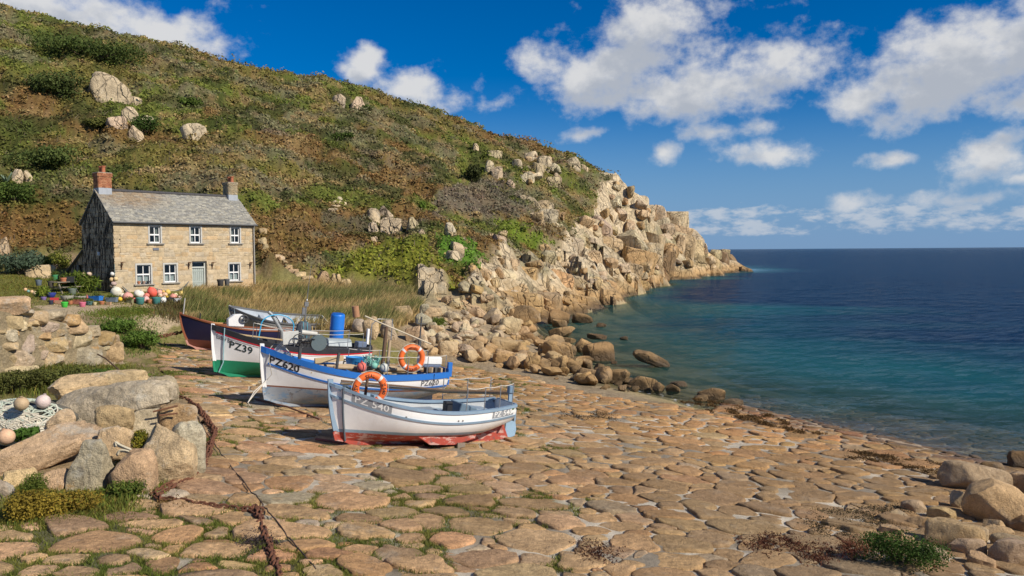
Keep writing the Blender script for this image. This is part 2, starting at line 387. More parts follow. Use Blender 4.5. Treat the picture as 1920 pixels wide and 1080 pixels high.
# shoreline (sea level) and sea bed
shore = [(1330, 775), (1240, 745), (1160, 722), (1110, 700), (1080, 680), (1050, 660), (1020, 640), (1000, 622), (980, 612), (1010, 600), (1070, 585), (1110, 574), (1160, 558), (1200, 543), (1235, 526), (1290, 519), (1340, 513), (1378, 502)]
sh = [water(*p) for p in shore]
for i, p in enumerate(sh):
    CX(p.x, p.y, -.05)
    q = sh[min(i + 1, len(sh) - 1)] - sh[max(i - 1, 0)]; n = Vector((q.y, -q.x)).normalized()
    for d, z in (((5, -1.0), (14, -2.6), (35, -6)) if p.y < 105 else ((4, -3.5), (12, -8), (35, -12))): CX(p.x + n.x * d, p.y + n.y * d, z)
e = sh[-1]
for p in [(e.x + 5, e.y + 30, -3), (e.x - 25, e.y + 40, -4), (40, 260, -3), (20, 250, 2), (-10, 300, 10), (150, 330, -12), (30, 330, -6), (120, 220, -12), (90, 120, -12), (50, 60, -7), (50, 30, -4.5), (120, 40, -10), (26, 40, -2.4), (30, 22, -2.0), (40, 10, -2.2), (200, 150, -14), (200, 420, -14), (0, 420, -6), (-60, 330, 28), (-40, 250, 32)]: CX(*p)
# far left, towards the camera
for p in [(-60, 20, 8), (-60, 45, 9), (-90, 60, 22), (-40, 5, 5), (-22, 2, 3.4), (-10, 2, 2.8), (0, 0, 1.9), (14, 0, .9), (30, -5, -1)]: CX(*p)
ctrl = np.array(ctrl)
def _phi(r2): return np.sqrt(r2 + 1.5 ** 2)
def _fit():
    X = ctrl[:, :2]; n = len(X)
    K = -_phi(((X[:, None] - X[None]) ** 2).sum(-1)) + np.eye(n) * 0.25
    Pm = np.c_[np.ones(n), X / 100]; A = np.block([[K, Pm], [Pm.T, np.zeros((3, 3))]])
    w = np.linalg.solve(A, np.r_[ctrl[:, 2], np.zeros(3)]); return w
_w = _fit()
#DBG
def land0(x, y):
    x = np.asarray(x, float); y = np.asarray(y, float); shp = x.shape; x = x.ravel(); y = y.ravel(); out = np.zeros(len(x)); X = ctrl[:, :2]
    for i in range(0, len(x), 20000):
        a, b = x[i:i + 20000], y[i:i + 20000]
        r2 = (a[:, None] - X[None, :, 0]) ** 2 + (b[:, None] - X[None, :, 1]) ** 2
        out[i:i + 20000] = -_phi(r2) @ _w[:-3] + _w[-3] + _w[-2] * a / 100 + _w[-1] * b / 100
    return out.reshape(shp)
# cached lookup table in (bearing, log distance)
KB = np.linspace(-1.05, 1.0, 520); LY = np.linspace(math.log(3.0), math.log(430), 470)
KK, LL = np.meshgrid(KB, LY); GY = np.exp(LL); GX = KK * GY
GZ0 = land0(GX, GY)
def _bil(T, x, y):
    y = np.maximum(np.asarray(y, float), 3.01); u = (np.asarray(x, float) / y - KB[0]) / (KB[1] - KB[0]); v = (np.log(y) - LY[0]) / (LY[1] - LY[0])
    u = np.clip(u, 0, len(KB) - 1.001); v = np.clip(v, 0, len(LY) - 1.001); i = u.astype(int); j = v.astype(int); a = u - i; b = v - j
    return T[j, i] * (1 - a) * (1 - b) + T[j, i + 1] * a * (1 - b) + T[j + 1, i] * (1 - a) * b + T[j + 1, i + 1] * a * b
# masks from where things lie
PX, PY = proj(np.stack([GX.ravel(), GY.ravel(), GZ0.ravel()], -1)); PX = PX.reshape(GX.shape); PY = PY.reshape(GX.shape)
slipm = inpoly(GX, GY, SLIP_POLY)
HILL_FOOT = [(-400, 470), (0, 500), (100, 480), (150, 470), (480, 470), (500, 520), (600, 530), (780, 552), (850, 556), (890, 542), (970, 498), (1060, 465), (1130, 440), (1180, 330), (1100, 280), (600, 100), (-400, -200)]
hillm = inpoly(PX, PY, HILL_FOOT) & (GY > 55) & (GZ0 > 1)
hillm = hillm | ((GZ0 > 9) & (GY > 62) & (GX < 10))
def blur(A, n=2):
    A = A.astype(float)
    for _ in range(n):
        B = np.pad(A, 1, mode='edge'); A = (B[:-2, 1:-1] + B[2:, 1:-1] + B[1:-1, :-2] + B[1:-1, 2:] + B[1:-1, 1:-1]) / 5
    return A
hillf = blur(hillm, 3)
Q = np.stack([GX.ravel(), GY.ravel(), np.zeros(GX.size)], -1)
def nz(sx, sy, sz=0, octs=4): return fbm(Q * np.array([sx, sy, 1]) + sz, octs).reshape(GX.shape)
shr = np.clip((nz(.33, .33, 3, 3) - .38) * 3.2, 0, 1)         # shrubs: rounded bumps
shr2 = np.clip((nz(.9, .9, 8, 3) - .35) * 2.6, 0, 1)
GZ = GZ0 + hillf  * (shr * 1.25 + shr2 * .55 + (nz(.06, .06, 5, 3) - .5) * 3.0) + (1 - hillf) * (nz(.7, .7, 2, 4) - .5) * .16 * (~slipm)
# jointed bedrock: every cell of rock is a tilted block
ROCKB = [(770, 602), (782, 535), (812, 512), (832, 545), (850, 560), (885, 530), (915, 505), (945, 478), (965, 462), (1000, 478), (1050, 470), (1075, 432), (1110, 412), (1125, 345), (1190, 340), (1300, 425), (1420, 470), (1420, 530), (1240, 545), (1160, 580), (1080, 610), (1000, 625), (930, 605), (850, 592)]
rockm = inpoly(PX, PY, ROCKB) & (GY > 55) & (GZ0 > -3)
rockf = blur(rockm, 2)
def joints(cx, cy, amp, seed, gx, gy):
    i0, j0 = np.floor(gx / cx).astype(int), np.floor(gy / cy).astype(int); b1 = np.full(gx.shape, 1e9); b2 = b1.copy(); h = np.zeros(gx.shape)
    T = np.random.default_rng(seed).random((64, 64, 5))
    for di in (-1, 0, 1):
        for dj in (-1, 0, 1):
            t = T[(i0 + di) % 64, (j0 + dj) % 64]; fx = (i0 + di + t[..., 0]) * cx; fy = (j0 + dj + t[..., 1]) * cy
            d = np.maximum(np.abs(gx - fx) / cx, np.abs(gy - fy) / cy); hh = (t[..., 2] - .5) * amp + ((t[..., 3] - .5) * (gx - fx) / cx + (t[..., 4] - .5) * (gy - fy) / cy) * amp * 1.1
            m = d < b1; b2 = np.where(m, b1, np.minimum(b2, d)); h = np.where(m, hh, h); b1 = np.where(m, d, b1)
    return h - np.clip(.10 - (b2 - b1), 0, .10) * 10 * amp * .22
_a = rad(-32); RX = GX * math.cos(_a) - GY * math.sin(_a); RY = GX * math.sin(_a) + GY * math.cos(_a)
_wob = (fbm(Q * .3, 3).reshape(GX.shape) - .5) * 2.2
GZ = GZ + rockf * (.45 + .55 * sstep(80, 125, GY)) * (joints(4.6, 7.0, 2.6, 1, RX + _wob, RY - _wob) + joints(1.9, 2.6, .8, 2, RX + _wob * .6, RY + _wob) + .5)
hillf = hillf * (1 - rockf)
slipb = blur(slipm, 1)
GZ = GZ - slipb * .16
def land(x, y): return _bil(GZ, x, y)
def slope_n(x, y, e=.4):
    a = (_bil(GZ, x + e, y) - _bil(GZ, x - e, y)) / (2 * e); b = (_bil(GZ, x, y + e) - _bil(GZ, x, y - e)) / (2 * e)
    n = np.stack([-a, -b, np.ones_like(a)], -1); return n / np.linalg.norm(n, axis=-1, keepdims=True)
def hit(px, py, lo=5.0, hi=320.0):               # first ground point seen at a pixel
    r = ray(px, py); ts = np.exp(np.linspace(math.log(lo), math.log(hi), 900))
    z = CAMZ + r.z * ts; h = np.maximum(land(r.x * ts, ts), -.05); k = np.argmax(z < h) if (z < h).any() else 899
    t = ts[k]; return Vector((r.x * t, t, float(max(land(r.x * t, t), -.05))))
# heather, bracken, grass: what colour the ground cover is where
def cover_col(x, y, z, n, seed=0):
    g = np.random.default_rng(seed)
    P = np.stack([x, y, z * 2], -1); d = (x * .55 + y * .35)      # streaks run down the slope
    S = np.stack([x * .10, y * .10 + z * .12, z * .05], -1)
    a = fbm(P * .045 + 2, 4); b = fbm(P * .11 + 40, 4); c = fbm(S * 1.6 + 70, 4); f = fbm(P * .33 + 90, 3)
    brown = np.array([.215, .132, .046]); olive = np.array([.195, .166, .044]); green = np.array([.155, .185, .034]); grey = np.array([.225, .190, .125]); tan = np.array([.34, .235, .10]); dark = np.array([.062, .076, .020])
    col = np.tile(brown, (len(x), 1))
    def mx(m, cc): nonlocal col; col = col * (1 - m[:, None]) + cc * m[:, None]
    px, py = proj(np.stack([x, y, z], -1))
    gl = sstep(500, 100, px) * .06
    mx(sstep(.43, .52, a + gl), olive); mx(sstep(.54, .62, b + gl * .6) * .85, green); mx(sstep(.53, .62, c) * .6, grey); mx(sstep(.60, .68, f) * .7, tan)
    mx(sstep(.60, .68, fbm(P * .2 + 140, 3)) * .8, dark)
    for poly, cc, w in GREENS:
        m = inpoly(px + (f - .5) * 60, py + (b - .5) * 40, poly).astype(float) * w; mx(m * sstep(.30, .46, f), np.array(cc))
    col = col * (0.80 + .4 * g.random((len(x), 1))) * (1 + (g.random((len(x), 3)) - .5) * .14)
    return col
GREENS = [([(605, 505), (690, 462), (800, 455), (845, 520), (850, 545), (700, 545), (610, 540)], (.215, .225, .028), .95),
          ([(832, 448), (885, 445), (915, 490), (880, 508), (830, 490)], (.11, .215, .026), 1.0),
          ([(915, 410), (985, 410), (1050, 460), (1000, 470), (930, 430)], (.18, .235, .028), .95),
          ([(60, 70), (160, 60), (240, 100), (235, 118), (130, 110), (60, 110)], (.095, .120, .024), .8),
          ([(0, 240), (150, 300), (120, 400), (0, 400)], (.115, .130, .026), .7),
          ([(820, 360), (950, 330), (1010, 400), (900, 400), (820, 400)], (.19, .155, .115), .7),
          ([(480, 395), (700, 400), (640, 470), (510, 500), (480, 450)], (.235, .128, .046), .65),
          ([(0, 390), (140, 370), (150, 460), (0, 470)], (.24, .13, .042), .6),
          ([(600, 395), (700, 410), (700, 440), (600, 430)], (.15, .135, .08), .8)]
def ground_cols():
    x, y, z = GX.ravel(), GY.ravel(), GZ.ravel()
    col = cover_col(x, y, z, None, 5) * .62
    hf = hillf.ravel()[:, None]
    P = np.stack([x, y, z], -1); f = fbm(P * .5 + 9, 4); f2 = fbm(P * 1.7 + 19, 3)
    sand = np.array([.46, .35, .215]); grass = np.array([.165, .165, .036]); earth = np.array([.30, .215, .12])
    low = np.tile(earth, (len(x), 1))
    px, py = PX.ravel(), PY.ravel()
    g = (sstep(.46, .56, f) * .7)[:, None]; low = low * (1 - g) + grass * g
    lawn = inpoly(px, py + (f - .5) * 14, [(-300, 500), (90, 520), (215, 540), (340, 545), (330, 566), (200, 572), (60, 562), (-300, 590)]).astype(float)[:, None] * .9; low = low * (1 - lawn) + grass * lawn
    pth = inpoly(px, py + (f - .5) * 16, [(60, 573), (200, 574), (345, 566), (350, 600), (290, 640), (250, 612), (180, 592), (100, 590)]).astype(float)[:, None]; low = low * (1 - pth) + sand * (.75 + .5 * f2[:, None]) * pth
    tuf = inpoly(px, py + (f2 - .5) * 14, [(175, 588), (215, 580), (290, 578), (290, 588), (215, 595)]).astype(float)[:, None] * .9; low = low * (1 - tuf) + grass * tuf
    rocky = inpoly(px, py, ROCKZ).astype(float)[:, None]; low = low * (1 - rocky) + np.array([.33, .25, .155]) * (.7 + .6 * f2[:, None]) * rocky
    bed = sstep(.5, .0, z)[:, None]; pat = sstep(.46, .58, fbm(P * .35 + 50, 4))[:, None]
    bc = np.array([.40, .31, .16]) * (1 - pat) + np.array([.13, .105, .045]) * pat; low = low * (1 - bed) + bc * bed
    return col * hf + low * (1 - hf)
ROCKZ = [(780, 560), (840, 540), (870, 500), (940, 455), (1000, 468), (1060, 430), (1130, 420), (1120, 330), (1180, 320), (1300, 430), (1400, 470), (1400, 520), (1200, 570), (1050, 620), (1200, 700), (1420, 770), (1300, 790), (1000, 720), (820, 670), (740, 640)]
def mat_ground():
    m, nt = newmat('ground_cover'); v = wpos(nt); c = colattr(nt)
    c = scalec(nt, c, ramp(nt, noise(nt, v, 5, 6, .7), .3, .7, False, .6, 1.35)); c = scalec(nt, c, ramp(nt, noise(nt, v, 40, 3, .7), .3, .7, False, .75, 1.25))
    h = mth(nt, 'ADD', noise(nt, v, 3, 6, .7), mth(nt, 'MULTIPLY', noise(nt, v, 22, 4, .7), .4))
    finish(nt, bsdf(nt, c, .95, .1, bumpn(nt, h, .9, .12))); return m
nU, nV = len(KB), len(LY)
ii = np.arange(nU * nV).reshape(nV, nU)
quads = np.stack([ii[:-1, :-1], ii[:-1, 1:], ii[1:, 1:], ii[1:, :-1]], -1).reshape(-1, 4)
rockq = (rockf.ravel()[quads] > .5).all(1)
GV = np.stack([GX.ravel(), GY.ravel(), GZ.ravel()], -1)
ground = ob('ground', npmesh('ground', GV, quads[~rockq], mat_ground(), ground_cols(), True), kind='structure')

# ---------------------------------------------------------------- the sea
def mat_sea():
    m, nt = newmat('sea_water'); v = wpos(nt); dep = nd(nt, 'ShaderNodeAttribute', attribute_name='depth').outputs['Fac']
    sc = nd(nt, 'ShaderNodeMapping', {'Vector': v, 'Rotation': (0, 0, rad(25)), 'Scale': (1, 1.9, 1)}).outputs[0]
    h = mth(nt, 'ADD', mth(nt, 'MULTIPLY', noise(nt, sc, .24, 3, .5), 1.5), mth(nt, 'MULTIPLY', noise(nt, sc, 1.1, 4, .55), .60))
    h = mth(nt, 'ADD', h, mth(nt, 'MULTIPLY', noise(nt, sc, 5.0, 3, .6), .14))
    bn = bumpn(nt, h, 1.0, .55)
    opq = mth(nt, 'SUBTRACT', 1.0, mth(nt, 'EXPONENT', mth(nt, 'MULTIPLY', dep, -.55)))
    big = noise(nt, nd(nt, 'ShaderNodeMapping', {'Vector': v, 'Scale': (.012, .03, 1)}).outputs[0], 1.0, 4, .6)
    sandy = ramp(nt, mth(nt, 'ADD', mth(nt, 'MULTIPLY', dep, -.085), mth(nt, 'MULTIPLY', big, 1.7)), .15, .85)
    deepc = mixc(nt, sandy, (.002, .020, .056), (.006, .092, .105))
    deepc = mixc(nt, ramp(nt, dep, 2.6, .4), deepc, (.030, .105, .085))
    body = nd(nt, 'ShaderNodeMixShader', {0: opq, 1: nd(nt, 'ShaderNodeBsdfTransparent', {0: (.88, .93, .90, 1)}), 2: nd(nt, 'ShaderNodeBsdfDiffuse', {0: deepc})})
    fm = mth(nt, 'MULTIPLY', mth(nt, 'MULTIPLY', ramp(nt, dep, .01, .03), ramp(nt, dep, .05, .14, True, 1, 0)), ramp(nt, noise(nt, v, 2.6, 5, .7), .56, .66))
    body = nd(nt, 'ShaderNodeMixShader', {0: mth(nt, 'MULTIPLY', fm, .6), 1: body, 2: nd(nt, 'ShaderNodeBsdfDiffuse', {0: (.8, .8, .78, 1)})})
    fr = nd(nt, 'ShaderNodeFresnel', {'IOR': 1.33, 'Normal': bn})
    gl = nd(nt, 'ShaderNodeBsdfGlossy', {'Color': (.9, .95, 1, 1), 'Roughness': .06, 'Normal': bn})
    finish(nt, nd(nt, 'ShaderNodeMixShader', {0: mth(nt, 'MULTIPLY', fr, .50), 1: body, 2: gl})); return m
def build_sea():
    kb = np.linspace(-1.0, 1.6, 330); ly = np.r_[np.linspace(math.log(6), math.log(430), 260), np.linspace(math.log(470), math.log(60000), 40)]
    K, L = np.meshgrid(kb, ly); Y = np.exp(L); X = K * Y
    z0 = np.where(Y < 425, _bil(GZ, X, Y), -15.0); z0 = np.where((K > 1.0), np.minimum(z0, -4), z0)
    P = np.stack([X.ravel(), Y.ravel(), np.zeros(X.size)], -1)
    Z = ((fbm(P * .35, 3) - .5) * .16 + (fbm(P * 1.3 + 5, 2) - .5) * .05).reshape(X.shape) * sstep(400, 60, Y)
    n = len(kb); q = np.arange(n * len(ly)).reshape(len(ly), n)
    qd = np.stack([q[:-1, :-1], q[:-1, 1:], q[1:, 1:], q[1:, :-1]], -1).reshape(-1, 4)
    keep = (z0.ravel()[qd] < .4).any(1); qd = qd[keep]
    used = np.unique(qd); rm = np.zeros(X.size, int); rm[used] = np.arange(len(used))
    V = np.stack([X.ravel(), Y.ravel(), Z.ravel()], -1)[used]
    ob('sea', npmesh('sea', V, rm[qd], mat_sea(), None, True, attrs={'depth': np.clip(-z0.ravel()[used], 0, 16)}), kind='structure')
build_sea()
# ---------------------------------------------------------------- the slipway: mortar sheet and set stones
def dist_poly(x, y, poly):
    d = np.full(np.shape(x), 1e9); n = len(poly)
    for i in range(n):
        a = np.array(poly[i]); b = np.array(poly[(i + 1) % n]); ab = b - a; L = (ab ** 2).sum()
        t = np.clip(((x - a[0]) * ab[0] + (y - a[1]) * ab[1]) / L, 0, 1)
        d = np.minimum(d, np.hypot(x - a[0] - t * ab[0], y - a[1] - t * ab[1]))
    return np.where(inpoly(x, y, poly), d, -d)
SLIP_PATCH = lambda x, y: fbm(P3(x, y) * .45 + 31, 3)
def mossiness(x, y):
    px, py = proj(np.stack([x, y, zslip(x, y)], -1)); f = fbm(P3(x, y) * .55 + 60, 3); f2 = fbm(P3(x, y) * 1.6 + 11, 2)
    base = sstep(420, 150, px) * sstep(930, 990, py) * .26 + sstep(980, 1060, py) * sstep(1400, 900, px) * .05 + sstep(780, 860, py) * sstep(1250, 1000, px) * .045
    base = base + sstep(360, 280, px) * sstep(740, 690, py) * .3 - sstep(1000, 1200, px) * .3
    return np.clip((f * .6 + f2 * .4 - .545 + base) * 6, 0, 1)
def mat_mortar():
    m, nt = newmat('slip_mortar'); v = wpos(nt); c = colattr(nt)
    c = scalec(nt, c, ramp(nt, noise(nt, v, 3, 6, .7), .3, .7, False, .72, 1.2)); c = scalec(nt, c, ramp(nt, noise(nt, v, 70, 3, .8), .3, .7, False, .55, 1.35))
    h = mth(nt, 'ADD', noise(nt, v, 7, 6, .7), mth(nt, 'MULTIPLY', noise(nt, v, 60, 3, .7), .5))
    finish(nt, bsdf(nt, c, .93, .15, bumpn(nt, h, .9, .05))); return m
EDGES = []
def build_slip():
    xs = [p[0] for p in SLIP_POLY]; ys = [p[1] for p in SLIP_POLY]
    st = .16; X, Y = np.meshgrid(np.arange(min(xs) - .5, max(xs) + .5, st), np.arange(max(min(ys), 7.0), max(ys) + .5, st))
    d = dist_poly(X, Y, SLIP_POLY); x, y = X.ravel(), Y.ravel()
    z = zslip(x, y) + (fbm(P3(x, y) * .8, 3) - .5) * .10 + (fbm(P3(x, y) * 3, 2) - .5) * .05 - .012
    z = z - np.clip(.35 - d.ravel(), 0, .7) * .5
    n = X.shape[1]; q = np.arange(X.size).reshape(X.shape)
    qd = np.stack([q[:-1, :-1], q[:-1, 1:], q[1:, 1:], q[1:, :-1]], -1).reshape(-1, 4); qd = qd[(d.ravel()[qd] > -.3).all(1)]
    mort = np.array([.58, .50, .38]); moss = np.array([.085, .095, .022]); rust = np.array([.33, .19, .09]); dark = np.array([.15, .115, .075])
    a = fbm(P3(x, y) * .35 + 5, 3); c = mort[None] * (.7 + .6 * fbm(P3(x, y) * 1.1 + 3, 3))[:, None]
    m = (mossiness(x, y) * .85)[:, None]; c = c * (1 - m) + moss * m
    m = (sstep(.50, .62, a) * .6)[:, None]; c = c * (1 - m) + dark * m
    m = (sstep(.9, .0, z) * .55)[:, None]; c = c * (1 - m) + rust * m
    o = ob('slipway', npmesh('slipway', np.stack([x, y, z], -1), qd, mat_mortar(), c, True), kind='structure')
    TH = rad(12); AN = 1.32; ct, sn = math.cos(TH), math.sin(TH)
    def to_w(a_, b_): a_ = np.asarray(a_, float) * AN; b_ = np.asarray(b_, float); return a_ * ct - b_ * sn, a_ * sn + b_ * ct
    def to_l(x_, y_): return (x_ * ct + y_ * sn) / AN, -x_ * sn + y_ * ct
    def warp(P_):
        q = np.c_[P_, np.zeros(len(P_))]; return P_ + np.stack([fbm(q * 1.1 + 3, 2) - .5, fbm(q * 1.1 + 53, 2) - .5], -1) * .55 + np.stack([fbm(q * 4.2 + 13, 2) - .5, fbm(q * 4.2 + 73, 2) - .5], -1) * .16
    # --- stones: darts of falling size, then a power diagram
    g = np.random.default_rng(21); pts = []; cell = {}
    def ok(px_, py_, r):
        ci, cj = int(px_ // 1.2), int(py_ // 1.2)
        for i in range(ci - 1, ci + 2):
            for j in range(cj - 1, cj + 2):
                for (a_, b_, rr) in cell.get((i, j), ()):
                    if (a_ - px_) ** 2 + (b_ - py_) ** 2 < ((r + rr) * .94) ** 2: return False
        return True
    x0, x1, y0, y1 = min(xs), max(xs), 8.0, 44.0
    for r, tries in ((.50, 420), (.37, 3000), (.27, 9000), (.20, 22000), (.145, 22000), (.10, 7000)):
        cx = g.uniform(x0 - 2, x1 + 2, tries); cy = g.uniform(y0 - 3, y1 + 2, tries); dd = dist_poly(cx, cy, SLIP_POLY); den = fbm(P3(cx, cy) * .25 + 77, 2)
        px, py = proj(np.stack([cx, cy, zslip(cx, cy)], -1))
        for i in range(tries):
            if dd[i] < r * .8 or not (-140 < px[i] < 2060 and py[i] < 1150): continue
            if r < .12 and cy[i] > 20: continue
            if zslip(cx[i], cy[i]) < -1.6: continue
            if r > .45 and py[i] < 800: continue
            la, lb = to_l(cx[i], cy[i])
            if ok(la, lb, r):
                pts.append((la, lb, r)); cell.setdefault((int(la // 1.2), int(lb // 1.2)), []).append((la, lb, r))
    PT = np.array(pts)
    stones = []
    for i, (cx, cy, r) in enumerate(pts):
        ci, cj = int(cx // 1.2), int(cy // 1.2); nb = [q for a_ in range(ci - 1, ci + 2) for b_ in range(cj - 1, cj + 2) for q in cell.get((a_, b_), ()) if q[0] != cx or q[1] != cy]
        R = r * 1.75; poly = [(R * math.cos(t), R * math.sin(t)) for t in np.linspace(0, 2 * math.pi, 14, endpoint=False) + g.random()]
        for (qx, qy, qr) in nb:
            dx, dy = qx - cx, qy - cy; D = math.hypot(dx, dy)
            if D > R + qr * 1.8: continue
            off = (D * D + r * r - qr * qr) / (2 * D); nx, ny = dx / D, dy / D; new = []
            for k in range(len(poly)):
                p, q = poly[k], poly[(k + 1) % len(poly)]; a_ = p[0] * nx + p[1] * ny - off; b_ = q[0] * nx + q[1] * ny - off
                if a_ <= 0: new.append(p)
                if (a_ < 0) != (b_ < 0) and a_ != b_:
                    t = a_ / (a_ - b_); new.append((p[0] + (q[0] - p[0]) * t, p[1] + (q[1] - p[1]) * t))
            poly = new
            if len(poly) < 3: break
        if len(poly) >= 3:
            pw = np.stack(to_w(np.array(poly)[:, 0] + cx, np.array(poly)[:, 1] + cy), -1); wx, wy = to_w(cx, cy); stones.append((float(wx), float(wy), r, pw - [float(wx), float(wy)]))
    SX = np.array([s[0] for s in stones]); SY = np.array([s[1] for s in stones]); ZS = zslip(SX, SY); moss = mossiness(SX, SY); tone = fbm(P3(SX, SY) * .3 + 12, 3); wet = ZS
    spx, spy = proj(np.stack([SX, SY, ZS], -1)); dep = SY
    ar = np.array([s[2] for s in stones]) ** 2 / dep ** 2 * ((spx > -20) & (spx < 1940) & (spy < 1090))
    # the boats stand in front of some
    near = set(np.argsort(-ar)[:300].tolist())
    SM = mat_granite('slip_stone', speck=.28, bump=.09, lichen=.24, wet='slip', joint=0, patch=.42)
    far_v, far_f, far_c = [], [], []; nfar = 0
    for i, (cx, cy, r, poly) in enumerate(stones):
        hero = i in near; nseg = 26 if hero else (14 if cy < 26 else 11)
        # even resample of the polygon, then rounding
        P = poly; seg = np.linalg.norm(np.roll(P, -1, 0) - P, axis=1); cum = np.r_[0, np.cumsum(seg)]; tt = np.linspace(0, cum[-1], nseg, endpoint=False)
        P2 = np.stack([np.interp(tt, cum, np.r_[P[:, k], P[0, k]]) for k in (0, 1)], -1)
        P2 = warp(P2 + [cx, cy]) - [cx, cy]
        for _ in range(1 if hero else 0): P2 = (np.roll(P2, 1, 0) + 2 * P2 + np.roll(P2, -1, 0)) / 4
        EDGES.append(P2 * 1.0 + [cx, cy]); cen = P2.mean(0); Q_ = P2 - cen; rr = np.linalg.norm(Q_, axis=1, keepdims=True); rm = rr.mean()
        gap = g.uniform(.006, .028) + .025 * moss[i] + (.045 if g.random() < .14 else 0) + (.012 if cy > 20 else 0); k = np.clip((rm - gap) / rm, .5, 1)
        Q_ = Q_ * k * (1 + (g.random((nseg, 1)) - .5) * .10)
        hgt = g.uniform(.008, .050) * min(1.2, r / .3 + .3) * (1.0 if spy[i] > 860 else .55); tilt = g.normal(0, .035, 2)
        prof = ((1.03, -.14), (1.0, .25), (.965, .74), (.88, .97), (.55, 1.0), (.25, 1.02)) if hero else ((1.0, -.06), (.93, .75), (.6, 1.0))
        rings = []; zc = ZS[i] + (fbm(P3([cx], [cy]) * .8, 3)[0] - .5) * .10
        for (s, hh) in prof:
            z = np.full((nseg, 1), hh * hgt if hh > 0 else hh); xy = Q_ * s
            z = z + (xy @ tilt)[:, None]
            if hero and hh > .2: z = z + (fbm(np.c_[(xy + [cx, cy]) * 3.2, np.zeros(nseg)] + 3, 3)[:, None] - .5) * .085 * s
            # follow the slope
            z = z + (zslip(xy[:, 0] + cen[0] + cx, xy[:, 1] + cen[1] + cy) - zslip(cx, cy))[:, None]
            rings.append(np.c_[xy + cen, z])
        V = np.concatenate(rings + [np.array([[cen[0], cen[1], hgt * 1.03 + float(zslip(cen[0] + cx, cen[1] + cy) - zslip(cx, cy))]])]); nr = len(prof)
        t = g.random()
        c = np.array([.50, .315, .150]) * (1 - t) + np.array([.44, .295, .165]) * t
        u_ = g.random()
        if u_ < .14: c = np.array([.46, .255, .125])
        elif u_ < .30: c = np.array([.34, .215, .115])
        elif u_ < .37: c = np.array([.45, .35, .235])
        c = c * (.80 + .44 * g.random()) * (1 + g.uniform(-.05, .05, 3)) * 1.06 * (.8 + .4 * tone[i]);
        if wet[i] < 1.15: c = c * np.array([1.03, .90, .74]) * (1 - .3 * sstep(.6, -.2, wet[i]))
        right = sstep(1100, 1500, spx[i]) * sstep(820, 920, spy[i]) * g.uniform(.5, 1.0); c = c * (1 - .78 * right) + np.array([.215, .17, .115]) * .78 * right
        base = np.arange(nseg); nxt = (base + 1) % nseg; Fq = []
        for q in range(nr - 1): Fq.append(np.stack([q * nseg + base, q * nseg + nxt, (q + 1) * nseg + nxt, (q + 1) * nseg + base], -1))
        Fq.append(np.stack([(nr - 1) * nseg + base, (nr - 1) * nseg + nxt, np.full(nseg, nr * nseg), np.full(nseg, nr * nseg)], -1))
        Fq = np.concatenate(Fq)
        if hero:
            me = bpy.data.meshes.new('stone'); me.from_pydata(V.tolist(), [], [list(f[:3]) if f[2] == f[3] else list(f) for f in Fq.tolist()])
            me.polygons.foreach_set('use_smooth', np.ones(len(me.polygons), bool)); setcol(me, c); me.materials.append(SM)
            ob('stone', me, o, loc=(cx, cy, zc))
        else:
            far_v.append(V + [cx, cy, zc]); T = np.concatenate([Fq[:, [0, 1, 2]], Fq[Fq[:, 2] != Fq[:, 3]][:, [0, 2, 3]]]); far_f.append(T + nfar); far_c.append(np.tile(c, (len(V), 1))); nfar += len(V)
    ob('stone_paving', npmesh('stone_paving', np.concatenate(far_v), np.concatenate(far_f), SM, np.concatenate(far_c), True), o, kind='stuff')
    return o
slipway = build_slip()
# ---------------------------------------------------------------- rock: cut and weathered granite blocks
_ico = {}
def ico(sub):
    if sub not in _ico:
        bm = bmesh.new(); bmesh.ops.create_icosphere(bm, subdivisions=sub, radius=1); bm.verts.ensure_lookup_table()
        _ico[sub] = (np.array([v.co[:] for v in bm.verts]), np.array([[v.index for v in f.verts] for f in bm.faces])); bm.free()
    return _ico[sub]
def rock_vf(w, d, h, seed, sub=3, cuts=9, boxy=.5, rough=.06, lo=.62, hi=.95, jointed=False):
    """a block w x d x h, its base at z = 0; planes knock the corners off, noise weathers it"""
    V, Fs = ico(sub); V = V.copy(); g = np.random.default_rng(seed)
    p = 2 + 6 * boxy; V = V / (np.abs(V) ** p).sum(1, keepdims=True) ** (1 / p)
    for _ in range(cuts):
        n = g.normal(size=3)
        if jointed: n = np.sign(n) * np.array([1, 1, 1.0]) * (g.permutation([1, g.uniform(.15, .9), g.uniform(0, .25)]))
        n /= np.linalg.norm(n); o = g.uniform(lo, hi) * (1 + .35 * boxy * (np.abs(n).sum() - 1))
        e = np.maximum(V @ n - o, 0); V = V - e[:, None] * n * .97
    k = g.random(3) * 90
    nz_ = (fbm(V * 1.7 + k, 4) - .5) * 2; V = V * (1 + rough * 1.6 * nz_[:, None])
    if sub >= 4: V = V * (1 + rough * .5 * ((fbm(V * 6 + k, 3) - .5) * 2)[:, None])
    mn, mx = V.min(0), V.max(0); V = (V - (mn + mx) / 2) / (mx - mn)
    V = V * [w, d, h]; V[:, 2] += h / 2; return V, Fs
def rot3(V, rx=0, ry=0, rz=0): return V @ np.array(Euler((rx, ry, rz)).to_matrix()).T
GM = mat_granite('granite', speck=.18, bump=.12, lichen=.25, sc=.6, joint=.16, jsc=(.35, .30, .25), patch=.22)
CM = mat_granite('cliff_granite', speck=.15, bump=.22, lichen=.25, sc=.35, joint=.55, jsc=(.32, .26, .085), patch=.2)
GNEAR = mat_granite('granite_weathered', speck=.3, bump=.08, lichen=.5, sc=1.0, joint=.07, jsc=(.35, .35, .4), patch=.32)
